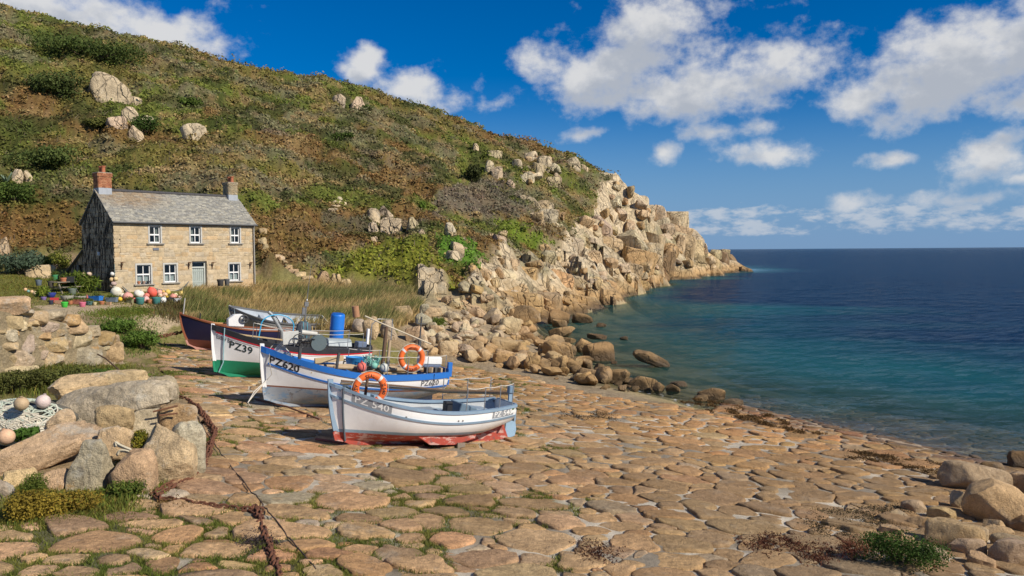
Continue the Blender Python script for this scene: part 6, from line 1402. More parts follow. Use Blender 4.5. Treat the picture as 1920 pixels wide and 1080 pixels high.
# ---- PZ39: white with black gunwale, red line and green bottom
GRN = mat_hull('green_bottom', (.012, .23, .115), .2, (.02, .1, .05), .5); BLK = paint((.025, .026, .03), .45, .2); WH3 = mat_hull('white_topsides_clean', (.80, .79, .77), .12); REDL = paint((.55, .02, .03), .5, .15)
C3 = boat_root('fishing_boat', 'white boat with black gunwale, red line and green bottom', (383, 612), 31.0, 6.5)
h3 = Hull(6.3, 2.35, 2.03, 1.32, 1.45, tw=.70, rake=.24, aft=.35, fore=.25)
ob('hull', hull_mesh(h3, .66, .02, [GRN, GRN, WH3]), C3); stem_keel(h3, WH3, GRN, .66, C3, .06)
strake(h3, -.03, .045, .20, inner=.14).build('gunwale', BLK, C3); strake(h3, .18, .035, .05, t0=.02).build('red_line', REDL, C3); strake(h3, .24, .02, .04, t0=.02).build('white_line', WH3, C3); inner_skin(h3, .6, paint((.68, .67, .64), .6, .3), C3)
lettering(h3, 'PZ39', .40, .095, .62, C3, paint((.012, .03, .03), .5, .1)); lettering(h3, 'PZ39', .34, .80, .62, C3, paint((.02, .02, .02), .5, .1))
lettering(h3, 'Esther Bel', .22, .022, .44, C3, paint((.10, .10, .10), .5, .2), name='boat_name', sx=.62, squash=1.1)
for t in (.25, .5, .75): thwart(h3, t, .28, WOODL, C3, .25)
MB().box((1.2, -.1, 1.62), (2.6, .16, .05), Matrix.Rotation(rad(-5), 3, 'Y')).build('oar', WOODL, C3)
cb = MB(); cb.prism([(-.42, 0), (.42, 0), (.34, .22), (.2, .30), (-.2, .30), (-.34, .22)], 1.0, Matrix(((0, 0, 1), (1, 0, 0), (0, 1, 0))), (-2.35, .2, 1.42)); cb.build('engine_box', paint((.33, .37, .37), .5, .25), C3, bevel=.015)
MB().box((-1.2, .1, 1.48), (.8, .8, .10)).build('hatch', paint((.30, .32, .33), .6, .3), C3, bevel=.01); MB().box((-3.22, .0, 1.55), (.10, .16, 1.25)).build('stern_post', WH3, C3, bevel=.01); MB().box((-3.15, 0, 1.25), (.06, 1.5, .55)).build('transom_cap', BLK, C3)
ob_ = MB(); rings = []
for z, w, d in ((0, .25, .20), (.28, .30, .24), (.55, .27, .22), (.68, .18, .15)): rings.append([Vector((x * w, y * d, z)) for x, y in ((1, .5), (.6, 1), (-.6, 1), (-1, .5), (-1, -.5), (-.6, -1), (.6, -1), (1, -.5))])
ob_.loft(rings); oo = ob_.build('outboard_cover', paint((.09, .10, .11), .8, .2), C3, loc=(-.55, -.45, 1.62))
for dx in (-.08, .08): MB().tube([(dx - .55, -.18, 1.62), (dx - .55, -.19, 2.1), (dx - .55, -.30, 2.32), (dx - .5, -.5, 2.32)], .014, 5).build('cover_cord', paint((.10, .32, .38), .6, .2), C3)
MB().tube([(.3, -.2, 1.3), (.42, -.2, 1.9), (.85, -.25, 2.55), (1.0, -.25, 2.66)], [.08, .08, .075, .07], 10).build('davit', paint((.34, .35, .34), .5, .3, 0, .5), C3, smooth=True); MB().tube([(.55, -.2, 1.5), (.55, -.2, 2.3), (.7, -.2, 2.5)], .02, 6).build('davit_hose', BLACK, C3)
MB().tube([(1.35, -.1, 1.5)] + [(.62 + .66 * math.cos(a), -.1, 2.12 + .45 * math.sin(a)) for a in np.linspace(.1, math.pi - .1, 15)] + [(.0, -.1, 1.5)], .025, 7).build('blue_hose', paint((.05, .38, .62), .4, .15), C3, smooth=True)
mm = MB(); mm.tube([(-.62, -.7, .8), (-.65, -.7, 3.1)], .035, 7); mm.tube([(-.65, -.7, 3.1), (-.72, -.7, 4.7)], [.02, .006], 5); mm.box((-.65, -.7, 3.05), (.16, .1, .2)); mm.box((-.55, -.7, 2.75), (.12, .1, .3)); mm.build('antenna_mast', paint((.20, .20, .20), .5, .3, 0, .4), C3)
MB().lathe([(.03, 0), (.03, .06)], 8, (-.66, -.7, 3.2)).build('antenna_base', TW, C3)
rail(h3, C3, [.22, .47, .64, .82, .93], .62, 1); rail(h3, C3, [.30, .50, .72, .93], .60, -1)
MB().tube([h3.P(.06, 1, 1) + Vector((0, .06, .06)), h3.P(.06, .6, 1) + Vector((0, .06, 0)), h3.P(.06, .25, 1) + Vector((.02, .06, 0)), h3.P(.03, .0, 1) + Vector((.05, .1, 0))], .022, 6).build('bow_rope', paint((.30, .48, .52), .8, .3), C3)
MB().box((-2.9, .1, 1.5), (.4, .5, .25)).build('fish_box', paint((.14, .18, .26), .5, .3), C3, bevel=.03)

# ---- dark blue boat and grey dinghy behind
NAV = mat_hull('navy_topsides', (.012, .012, .045), .25, (.05, .04, .05), .35); OXB = mat_hull('oxide_bottom', (.15, .045, .03), .3, (.1, .04, .03), .6); VAR = paint((.24, .075, .03), .4, .25)
D4 = boat_root('fishing_boat', 'dark blue boat with varnished brown gunwale, bow at the far left of the boats', (331, 594), 40.0, 6.0)
h4 = Hull(6.0, 2.2, 1.82, 1.22, 1.3, rake=.5, aft=.35, fore=.3); ob('hull', hull_mesh(h4, .52, .02, [OXB, OXB, NAV]), D4); stem_keel(h4, VAR, paint((.45, .22, .17), .7, .3), .55, D4, .06)
strake(h4, -.02, .04, .07, inner=.10).build('gunwale', VAR, D4); inner_skin(h4, .55, paint((.62, .60, .56), .6, .3), D4)
for t in (.28, .5, .72): thwart(h4, t, .26, paint((.42, .21, .07), .5, .3), D4, .2)
MB().box((1.35, -.4, 1.40), (2.0, .18, .06)).build('side_deck', paint((.48, .26, .10), .5, .3), D4)
wc = MB(); wc.prism([(-.42, 0), (.36, 0), (.40, .35), (.10, .62), (-.30, .66), (-.42, .5)], .5, Matrix(((1, 0, 0), (0, 0, -1), (0, 1, 0))), (.35, .35, 1.30)); wc.build('winch_housing', paint((.74, .73, .70), .5, .2), D4, bevel=.03)
w2 = MB(); pts = [Vector((-.02 + .20 * math.cos(a), .42, 1.72 + .20 * math.sin(a))) for a in np.linspace(0, 2 * math.pi, 21)]; w2.tube(pts, .03, 6); w2.tube([pts[0], pts[10]], .02, 5); w2.tube([pts[5], pts[15]], .02, 5); w2.lathe([(.06, -.1), (.06, .1)], 10, (-.02, .38, 1.72), Matrix.Rotation(rad(90), 3, 'X')); w2.build('winch_wheel', DARKST, D4)
MB().lathe([(.035, 0), (.03, .3)], 8, (2.1, .25, 1.60)).build('cleat', BLACK, D4); MB().tube([(2.88, .05, 1.75), (2.86, .05, 2.6)], .03, 7).build('bow_staff', paint((.4, .38, .36), .6, .3), D4)
GRY = mat_hull('grey_topsides', (.33, .32, .30), .2, (.2, .17, .13), .5); GRI = paint((.42, .46, .50), .5, .25)
E5 = boat_root('rowing_dinghy', 'open grey dinghy lying behind the white boats, with pale blue-grey inside', (424, 578), 44.5, 5.5, roll=-13)
E5.location.z = at(430, 581, 44.5).z - 1.38; h5 = Hull(5.5, 2.05, 1.38, .82, .90, tw=.72, rake=.4, aft=.15, fore=.2)
ob('hull', hull_mesh(h5, .18, .02, [GRY, GRY, GRY]), E5); stem_keel(h5, GRY, GRY, .2, E5, .04); strake(h5, -.02, .05, .07, inner=.07).build('gunwale', paint((.14, .14, .14), .6, .3), E5); strake(h5, .22, .03, .05).build('rubbing_strake', paint((.20, .19, .18), .6, .3), E5); inner_skin(h5, .25, GRI, E5)
for t in (.35, .62): thwart(h5, t, .24, GRI, E5, .2)
MB().box((-2.72, 0, .62), (.05, 1.45, .62)).build('transom_cap', paint((.66, .65, .62), .5, .2), E5)
MB().tube([h5.P(.04, 1, 1) + Vector((0, .04, .02)), h5.P(.04, .7, 1) + Vector((0, .05, 0))], .02, 6).build('painter', paint((.4, .5, .55), .8, .2), E5)
tb = MB(); [tb.box((x, 0, .04), (.3, 1.3, .30)) for x in (-1.4, 1.2)]; tb.build('chock', paint((.2, .16, .11), .9, .4), E5)
def barrel():
    p = at(627, 634, 40.5); gz = float(land(p.x, p.y)); r = empty('barrel', 'bright blue plastic barrel standing behind the black-gunwaled boat', 'barrel', (p.x, p.y, gz + .02)); r.rotation_euler = (rad(4), rad(6), 0)
    h = at(627, 588, 40.5).z - gz; PB = paint((.015, .17, .62), .4, .15); R = .35
    MB().lathe([(R * .85, 0), (R * .97, .03), (R, .10), (R, h * .32), (R * 1.03, h * .34), (R, h * .36), (R, h * .66), (R * 1.03, h * .68), (R, h * .70), (R, h - .10), (R * .96, h - .03), (R * .86, h)], 26).build('body', PB, r, smooth=True)
    MB().lathe([(R * .80, h - .01), (R * .84, h + .02), (R * .7, h + .025)], 26).build('lid', paint((.01, .12, .45), .4, .15), r, smooth=True)
barrel()
# ---------------------------------------------------------------- dry stone wall at the left
def stone_wall():
    DW = lambda px: 28.6 + px * .020; r = empty('dry_stone_wall', 'low dry stone retaining wall of lichened granite blocks at the left', 'wall', at(110, 690, DW(110)))
    bpy.context.view_layer.update(); M0 = r.matrix_basis.inverted(); g = np.random.default_rng(40)
    core = MB(); top = [(-260, 560), (-60, 572), (0, 580), (60, 590), (110, 600), (160, 612), (205, 634), (222, 660)]; rings = []
    for px, py in top:
        a = at(px, py + 3, DW(px)); b = at(px, 712, DW(px)); n = Vector((-a.x, -a.y, 0)).normalized(); a += n * .06; b += n * .10; rings.append([M0 @ p for p in (a, b, b - n * 1.2, Vector((a.x, a.y, a.z - .1)) - n * 1.2)])
    me = core.loft(rings).mesh('core', GNEAR); setcol(me, np.array([.30, .235, .14])); ob('core', me, r)
    st = [(-30, 560, 48, 592), (12, 578, 58, 594), (36, 586, 86, 610), (83, 583, 122, 602), (104, 592, 147, 612), (-12, 592, 38, 620), (56, 601, 106, 628), (104, 602, 160, 628), (152, 613, 186, 632), (58, 624, 92, 640), (92, 619, 120, 636), (30, 628, 62, 663), (58, 636, 121, 663),
          (118, 622, 168, 655), (170, 624, 213, 652), (180, 645, 228, 683), (112, 653, 185, 691), (56, 661, 115, 693), (0, 660, 58, 692), (16, 616, 34, 632), (38, 608, 58, 622), (0, 620, 30, 642), (-10, 640, 30, 662), (164, 680, 212, 704), (165, 650, 184, 664), (120, 690, 165, 706), (210, 660, 232, 690), (60, 690, 118, 706), (-40, 690, 60, 708), (145, 608, 160, 616), (-60, 600, -12, 640), (-60, 640, -10, 690), (205, 630, 222, 648)]
    tx = [p[0] for p in top]; ty = [p[1] for p in top]
    for k in range(46):
        cx = g.uniform(-55, 222); cy = g.uniform(float(np.interp(cx, tx, ty)) + 6, 700); w_ = g.uniform(16, 34); st.append((cx - w_ / 2, cy - w_ * .3, cx + w_ / 2, cy + w_ * .3))
    nst = len(st) - 46
    for i, (x0, y0, x1, y1) in enumerate(st):
        D = DW((x0 + x1) / 2); w, h = (x1 - x0) / F * D, (y1 - y0) / F * D; p = at((x0 + x1) / 2, y1, D); V, Fs = rock_vf(w * 1.12, .6, h * 1.12, 700 + i, 4, 8, .62, .045); n = Vector((p.x, p.y, 0)).normalized()
        o = ob('stone', npmesh('stone', V, Fs, GNEAR, rockcol(['tan', 'grey', 'tan', 'pale', 'orange'][i % 5], g) * .9, True, sharp=rad(36)), r); o.matrix_basis = M0 @ Matrix.Translation(Vector(p) + n * (.12 + .06 * g.random() + (.10 if i >= nst else 0))) @ Matrix.Rotation(math.atan2(-p.x, p.y) + g.normal(0, .06), 4, 'Z')
stone_wall()

# ---------------------------------------------------------------- ropes and floats, bottom left
def gp(px, py, D): return at(px, py, D)
def rope_heap():
    base = at(42, 836, 17.5); g = random.Random(6); r = empty('rope_heap', 'heap of pale and sea-green fishing rope on the rocks at the left edge', 'rope', base)
    V, Fs = rock_vf(2.3, 1.3, 1.0, 61, 4, 0, .0, .11); me = npmesh('net_pile', V, Fs, paint((.17, .155, .115), .95, .5, .06, sc=3), None, True); ob('net_pile', me, r, loc=(-.25, .65, -.08))
    def loops(n, col, name, cx, cz, sx, sz, rr=.018):
        mb = MB()
        for k in range(n):
            c = Vector((cx + g.gauss(0, sx), 0, cz + g.gauss(0, sz))); a, b = g.uniform(.18, .48), g.uniform(.09, .22); ph = g.uniform(0, 6.3); ti = g.uniform(-.4, .4); pts = []
            m = g.randint(14, 26)
            for q in range(m):
                t = ph + q * .28; x = a * math.cos(t) * (1 + .02 * q); z = b * math.sin(t) * (1 + .02 * q); X = c.x + x * math.cos(ti) - z * math.sin(ti); Z = max(c.z + x * math.sin(ti) + z * math.cos(ti), .0)
                # lie on the pile
                u, w_ = (X + .25) / 1.12, (Z - .42) / .54; q2 = u * u + w_ * w_
                if q2 > .9: k_ = (.9 / q2) ** .5; u *= k_; w_ *= k_; q2 = .9
                pts.append((u * 1.18 - .25, .65 - .74 * (1 - q2) ** .5 - g.uniform(0, .07), w_ * .56 + .44 + g.uniform(-.02, .02)))
            mb.tube(pts, rr, 5)
        mb.build(name, paint(col, .9, .3), r)
    loops(80, (.60, .54, .42), 'pale_rope', -.3, .36, .45, .24); loops(22, (.46, .50, .40), 'green_rope', -.2, .78, .5, .14, .016); loops(30, (.50, .45, .34), 'tan_rope', -.5, .2, .4, .16); loops(8, (.62, .58, .48), 'white_rope', .25, .28, .22, .10, .02); loops(5, (.30, .45, .40), 'teal_rope', -.6, .06, .3, .05, .016)
    fl = MB()
    for k in range(9):
        cx, cy, a, b = .72 + g.gauss(0, .08), -.12 + g.gauss(0, .08), g.uniform(.2, .34), g.uniform(.16, .28); fl.tube([(cx + a * math.cos(t), cy + b * math.sin(t), .30 + .012 * k + .05 * math.sin(t * 1.3 + k) - .25 * (cy + b * math.sin(t) < -.2)) for t in np.linspace(0, 6.1, 22)], .02, 6)
    fl.build('loose_coil', paint((.60, .56, .46), .9, .3), r)
rope_heap()
def ball(px, py, rpx, D, col, label, group=None, name='float', sq=1.0, mark=None, z=None):
    p = at(px, py, D); rr = rpx / F * D; b = empty(name, label, 'buoy', p, (rad(rnd.uniform(-25, 25)), rad(rnd.uniform(-25, 25)), rnd.uniform(0, 6)), group)
    MB().lathe([(rr * math.sin(a), -rr * sq * math.cos(a)) for a in np.linspace(.02, math.pi - .02, 18)], 22).build('ball', paint(col, .65, .6, 0, 0, 1.5, tuple(.45 * c + .08 for c in col)), b, smooth=True)
    MB().lathe([(rr * .22, -.02), (rr * .24, rr * .12), (rr * .12, rr * .2)], 10, (0, 0, rr * sq * .98)).build('eye', paint(mark or tuple(c * .6 for c in col), .6, .2), b, smooth=True); return b
ball(40, 757, 13, 17.3, (.48, .34, .19), 'brown cork-coloured float on top of the rope heap'); ball(81, 753, 13, 17.7, (.66, .52, .46), 'pale pink float behind the rope heap'); ball(12, 819, 15, 16.6, (.68, .42, .25), 'peach float at the left edge in front of the rope heap')
def rock_rope():
    r = MB(); D0 = 15.05; pts = [(216, 838), (214, 830), (222, 836), (236, 842), (246, 846), (250, 858), (247, 876), (236, 884), (224, 888), (220, 896), (228, 890), (240, 866), (246, 850), (232, 846), (222, 846), (218, 856)]
    for k in range(2):
        P_ = [at(x + 2 * k, y - 2 * k, D0 - .02 * k + (.45 if y < 862 else .0) * 0) for x, y in pts]; sm = []
        for i in range(len(P_) - 1):
            for q in range(4): sm.append(P_[i].lerp(P_[i + 1], q / 4))
        for _ in range(2): sm = [sm[0]] + [(sm[i - 1] + sm[i] * 2 + sm[i + 1]) / 4 for i in range(1, len(sm) - 1)] + [sm[-1]]
        r.tube(sm, .022, 6)
    r.build('rope', paint((.60, .53, .38), .9, .3), None, label='knotted pale rope draped over the boulders beside the slip', cat='rope')
rock_rope()
for a, b, l in (((287, 772), (333, 761), 'upper rusty iron rod lying on the reddish slab'), ((299, 779), (333, 775), 'lower rusty iron rod lying on the reddish slab')):
    MB().tube([at(*a, 18.05), at(*b, 18.2)], .022, 7).build('iron_rod', paint((.17, .075, .035), .9, .4, .005), None, label=l, cat='rod', group='rods on the slab')
MB().tube([at(183, 664, 31.2), at(198, 672, 31.0), at(228, 698, 30.2)], .03, 6).build('iron_bar', paint((.10, .06, .035), .9, .4), None, label='dark bar leaning on the end of the stone wall', cat='bar')

# ---------------------------------------------------------------- chains and wire
RUSTM = paint((.155, .060, .030), .92, .6, .006, sc=6, dcol=(.05, .028, .018))
def link_mesh(L_=.155, W=.085, r=.019):
    mb = MB(); n = 14; pts = []
    for k in range(n):
        a = 2 * math.pi * k / n; x = math.cos(a); y = math.sin(a); pts.append(Vector((x * W / 2 + (L_ - W) / 2 * (1 if x > .01 else (-1 if x < -.01 else 0)), y * W / 2, 0)))
    rings = []
    for k in range(n):
        t = (pts[(k + 1) % n] - pts[k - 1]).normalized(); o = Vector((-t.y, t.x, 0)); rings.append([pts[k] + o * r * math.cos(b) + Vector((0, 0, r * math.sin(b))) for b in [2 * math.pi * j / 6 for j in range(6)]])
    rings.append(rings[0]); mb.loft(rings, True, False, False); return mb.mesh('link', RUSTM, True, rad(60))
LINK = link_mesh()
def chain(name, label, paths, sp=.105, sc=1.0):
    g = random.Random(len(label)); root = None
    for path in paths:
        P_ = []
        for i, q in enumerate(path):
            p = onslip(q[0], q[1]) if len(q) == 2 else at(*q); p.z += .05 * sc if len(q) == 2 else 0; P_.append(p)
        if root is None: root = empty(name, label, 'chain', P_[-1])
        M0 = Vector(root.location); d = 0; seg = 0; pos = P_[0].copy(); k = 0; pts = [pos.copy()]
        cum = [0]
        for a, b in zip(P_[:-1], P_[1:]): cum.append(cum[-1] + (b - a).length)
        n = int(cum[-1] / (sp * sc)); 
        for k in range(n):
            s = k * sp * sc; i = max(j for j in range(len(cum)) if cum[j] <= s); i = min(i, len(P_) - 2); u = (s - cum[i]) / max(cum[i + 1] - cum[i], 1e-6); p = P_[i].lerp(P_[i + 1], u); t = (P_[i + 1] - P_[i]).normalized()
            p += Vector((g.gauss(0, .012), g.gauss(0, .012), g.uniform(0, .015))) * sc
            yaw = math.atan2(t.y, t.x) + g.gauss(0, .16); pit = -math.asin(max(-1, min(1, t.z)))
            o = ob('link', LINK, root); o.matrix_basis = Matrix.Translation(p - M0) @ Matrix.Rotation(yaw, 4, 'Z') @ Matrix.Rotation(pit, 4, 'Y') @ Matrix.Rotation((rad(78) if k % 2 else rad(8)) + g.gauss(0, .2), 4, 'X') @ Matrix.Scale(sc, 4)
main_a = [(322, 742), (352, 752), (372, 768), (384, 790), (398, 805), (402, 822), (392, 838), (388, 856), (386, 872), (366, 888), (346, 900), (318, 912), (288, 930)]
main_b = [(368, 762), (388, 786), (404, 812), (398, 830), (394, 850), (384, 880), (372, 892), (352, 906), (326, 918), (294, 934)]
main_c = [(288, 932), (300, 940), (332, 944), (370, 950), (410, 956), (450, 960), (478, 962), (508, 962)]
main_d = [(476, 956), (482, 974), (490, 1000), (502, 1032), (514, 1062), (524, 1095)]
main_e = [(482, 960), (488, 980), (497, 1008), (508, 1040), (520, 1080)]
main_f = [(358, 848), (366, 844), (376, 852), (372, 862)]
chain('mooring_chain', 'thick rusty chain running along the rocks and down the slip at the left', [main_a, main_b, main_c, main_d, main_e, main_f], .105, 1.0)
chain('haul_chain', 'rusty chain at the top of the slip beside the leafy plants', [[(345, 622, 41), (300, 632, 39.5), (276, 642, 38.5), (268, 655, 37.2), (260, 672, 35.6), (258, 692, 33.5)], [(278, 640, 38.6), (270, 658, 37), (263, 676, 35.2), (256, 696, 33.2)]], .105, 1.7)
def wire():
    px = [(365, 765), (372, 790), (390, 820), (410, 850), (440, 888), (470, 925), (492, 952), (510, 975), (540, 1012), (565, 1042), (600, 1085)]; P_ = [onslip(*p) + Vector((0, 0, .06)) for p in px]; sm = []; g = random.Random(2)
    for i in range(len(P_) - 1):
        for q in range(5): sm.append(P_[i].lerp(P_[i + 1], q / 5) + Vector((g.gauss(0, .012), g.gauss(0, .012), g.uniform(-.01, .02))))
    MB().tube(sm, .013, 6).build('hauling_wire', paint((.07, .045, .035), .8, .4), None, label='thin dark hauling wire lying down the slip beside the chain', cat='wire')
wire()
def bow_chain():
    MB().tube([onslip(480, 752) + Vector((0, 0, .05)), onslip(540, 770) + Vector((0, 0, .12)), onslip(600, 790) + Vector((0, 0, .06))], .03, 7).build('skid_pole', paint((.20, .09, .05), .8, .4), None, label='reddish pole on the slip under the bow of the blue-gunwaled boat', cat='pole')
    MB().tube([onslip(592, 826) + Vector((0, 0, .04)), onslip(640, 833) + Vector((0, 0, .04)), onslip(715, 830) + Vector((0, 0, .04))], .035, 7).build('skid_pole', paint((.26, .10, .07), .8, .4), None, label='red skid pole on the slip under the bow of the nearest boat', cat='pole')
bow_chain()

# ---------------------------------------------------------------- the cottage garden: pots, buoys, table
def Z(x, y): return 30 + x / 6, 470 + y / 6
def gpos(x, y):
    px, py = Z(x, y); return hit(px, max(py, 548))
def pot(x0, y0, x1, y1, col, label, kind='round', plant=None, cat='plant pot', D=None, name='plant_pot', rim=True):
    a, b = Z(x0, y0); c, d = Z(x1, y1); p = hit((a + c) / 2, d) if D is None else at((a + c) / 2, d, D); w, h = (c - a) / F * p.y, (d - b) / F * p.y
    r = empty(name, label, cat, p, (0, 0, rnd.uniform(-.3, .3)), 'pots and tubs in the cottage garden'); R = w / 2; m = paint(col, .7, .3)
    if kind == 'round':
        MB().lathe([(R * .68, 0), (R * .72, .01), (R * .93, h * .82), (R * .90, h * .82), (R * .6, .05)], 18, caps=False).build('body', m, r, smooth=True)
        MB().lathe([(R * .90, h * .80), (R, h * .80), (R, h), (R * .88, h), (R * .88, h * .82)], 18, caps=False).build('rim', m, r, smooth=True)
        MB().lathe([(R * .86, h * .86), (.01, h * .9)], 14).build('soil', paint((.06, .045, .03), .95, .3), r)
    elif kind == 'bowl':
        MB().lathe([(R * .5, 0), (R * .62, .02), (R * .9, h * .55), (R, h * .9), (R, h), (R * .9, h), (R * .82, h * .7)], 20, caps=False).build('bowl', m, r, smooth=True); MB().lathe([(R * .86, h * .86), (.01, h * .92)], 14).build('soil', paint((.10, .075, .045), .95, .3), r)
    elif kind == 'trough':
        dd = min(w * .45, .4); MB().loft([[Vector((sx * w / 2 * k, sy * dd / 2 * k, z)) for sx, sy in ((-1, -1), (1, -1), (1, 1), (-1, 1))] for k, z in ((.88, 0), (1, h * .85), (1.03, h * .85), (1.03, h), (.94, h), (.9, h * .5))], True, True, True).build('trough', m, r); MB().box((0, 0, h * .9), (w * .9, dd * .9, .02)).build('soil', paint((.06, .045, .03), .95, .3), r)
    elif kind == 'can':
        MB().lathe([(R * .8, 0), (R, h * .08), (R, h * .7), (R * .75, h * .86), (R * .28, h * .9), (R * .28, h), (.01, h)], 16).build('can', m, r, smooth=True); MB().tube([(R * .7, 0, h * .84), (R * .6, 0, h * 1.02), (R * .2, 0, h * 1.0)], R * .12, 6).build('handle', m, r)
    if plant:
        g = np.random.default_rng(int(x0)); n = 130; C_ = np.c_[g.normal(0, R * .55, n), g.normal(0, min(R, .2) * .55, n), h + np.abs(g.normal(0, plant, n))]; t = g.random((n, 1)); cl = np.array([.06, .10, .02]) * (1 - t) + np.array([.14, .16, .03]) * t
        V, Fs, cc = leaf_vf(C_, .12 * g.uniform(.6, 1.2, n), cl, g, .5); ob('foliage', npmesh('foliage', V, Fs, LEAF, cc), r)
    return r
TC = (.47, .18, .085); TEAL = (.06, .22, .20)
pot(1350, 528, 1448, 606, TEAL, 'teal round pot, left of two in the buoy row'); pot(1532, 523, 1630, 602, TEAL, 'teal round pot, right of two in the buoy row'); pot(1625, 528, 1690, 596, (.72, .72, .68), 'white plastic jug standing right of the teal pots', 'can', cat='jug', name='plastic_jug')
pot(1698, 540, 1780, 594, (.03, .03, .035), 'black tub right of the white jug', 'trough'); pot(1788, 543, 1878, 590, (.62, .64, .66), 'pale grey tub at the right end of the buoy row', 'trough'); pot(1475, 558, 1532, 612, TC, 'small terracotta pot between the two teal pots'); pot(1246, 555, 1322, 600, (.24, .23, .12), 'olive square tub beside the yellow buoy', 'trough', .08)
pot(510, 578, 586, 640, (.06, .48, .05), 'bright green plastic pot at the front of the garden'); pot(713, 580, 786, 634, (.62, .16, .24), 'pink pot at the front of the garden'); pot(788, 570, 868, 617, (.07, .15, .15), 'dark teal pot right of the pink one', 'round', .08); pot(868, 585, 908, 620, (.55, .47, .25), 'small cream pot at the front edge'); pot(935, 570, 998, 607, TC, 'low terracotta pot near the blue trough'); pot(1014, 580, 1072, 614, (.44, .28, .16), 'tan box pot at the front edge right of the blue trough', 'trough')
pot(826, 510, 974, 562, (.03, .20, .62), 'bright blue trough in the middle of the garden', 'trough', .12); pot(1018, 525, 1142, 578, (.17, .21, .25), 'grey-blue trough left of the yellow buoy', 'trough', .08); pot(630, 553, 786, 607, (.45, .17, .11), 'long terracotta trough behind the pink pot', 'trough', .05); pot(584, 560, 640, 607, TC, 'terracotta pot between the green pot and the trough', 'round', .05)
pot(508, 505, 646, 577, (.36, .34, .27), 'wide stone bowl of soil behind the green pot', 'bowl', .08); pot(655, 513, 792, 552, (.42, .39, .32), 'shallow stone bowl behind the terracotta trough', 'bowl', .08); pot(590, 422, 680, 507, (.16, .19, .15), 'tall grey-green pot with a terracotta rim in front of the table', 'round', .05); pot(282, 527, 342, 562, (.24, .16, .38), 'small purple pot at the left of the garden'); pot(338, 480, 446, 537, (.03, .05, .28), 'dark blue bowl at the left of the garden', 'bowl'); pot(394, 530, 476, 582, (.55, .05, .05), 'red plastic tub below the blue bowl', 'trough'); pot(370, 558, 422, 607, (.03, .035, .06), 'black pot at the front left of the garden'); pot(784, 500, 822, 547, (.68, .18, .18), 'coral red cup left of the blue trough'); pot(440, 560, 512, 600, (.45, .25, .15), 'brown pot left of the bright green one', 'trough')
# the table and what stands on it
def picnic():
    p = hit(*Z(540, 485)); D = p.y; s = 1.0; r = empty('picnic_table', 'weathered wooden picnic table covered with pots beside the cottage', 'table', p, (0, 0, HROT + rad(20))); WT = paint((.28, .24, .17), .85, .4, .006, sc=2)
    for k in range(5): MB().box((0, -.32 + .16 * k, .74), (1.6, .145, .04)).build('top_plank', WT, r)
    for sy in (-1, 1):
        for k in (0, 1): MB().box((0, sy * (.62 + .15 * k), .43), (1.6, .13, .04)).build('seat_plank', WT, r)
    for sx in (-.6, .6):
        for sy in (-1, 1): MB().loft([[Vector((sx + dx, sy * y + dy, z)) for dx, dy in ((-.025, -.05), (.025, -.05), (.025, .05), (-.025, .05))] for y, z in ((.55, 0), (.22, .72))]).build('leg', WT, r)
        MB().box((sx + .05, 0, .38), (.04, 1.5, .09)).build('cross_beam', WT, r)
    return p
tp = picnic(); TD = tp.y
def tz(x0, y0, x1, y1, *a, **k): return pot(x0, y0, x1, y1, *a, D=TD + k.pop('dd', 0), **k)
tz(498, 303, 577, 372, TC, 'terracotta pot with a plant on the picnic table', plant=.18); tz(408, 270, 472, 332, (.06, .26, .10), 'green pot at the left end of the picnic table', plant=.12, dd=.3); tz(573, 290, 658, 357, (.03, .03, .03), 'black tray pot at the right end of the picnic table', kind='trough', dd=.1)
pot(686, 270, 732, 328, (.42, .46, .48), 'grey metal bucket by the dark doorway', D=54.6, name='bucket', cat='bucket'); pot(730, 290, 780, 330, (.03, .36, .20), 'green tub by the dark doorway', D=54.4); pot(670, 325, 732, 382, (.34, .16, .10), 'brown terracotta pot right of the picnic table', D=53.0); pot(358, 340, 428, 412, (.08, .065, .05), 'dark brown pot left of the picnic table', D=TD - .6, plant=.15); pot(222, 325, 292, 392, (.14, .17, .20), 'slate-grey pot at the far left of the garden', D=TD + .3, plant=.1)
pot(2262, 322, 2340, 398, (.06, .055, .05), 'dark tub under the right-hand ground floor window, left of two', D=58.2); pot(2344, 318, 2404, 398, (.10, .10, .10), 'dark tub under the right-hand ground floor window, right of two', D=58.6)
for (x, col, l) in ((1378, TC, 'left of three small pots on the window sill'), (1434, (.35, .24, .19), 'middle of three small pots on the window sill'), (1484, (.05, .05, .055), 'right of three small pots on the window sill')):
    px, py = Z(x, 384); xx, zz = on_front(px, py); q = house.matrix_basis @ Vector((xx, -.07, OPEN[3][2] + .002)); r = empty('sill_pot', 'small pot, ' + l, 'plant pot', q, group='pots and tubs in the cottage garden'); MB().lathe([(.075, 0), (.10, .16), (.115, .16), (.115, .21), (.10, .21), (.08, .05)], 12, caps=False).build('body', paint(col, .8, .3), r, smooth=True); MB().lathe([(.095, .18), (.01, .19)], 10).build('soil', paint((.06, .045, .03), .95, .3), r)
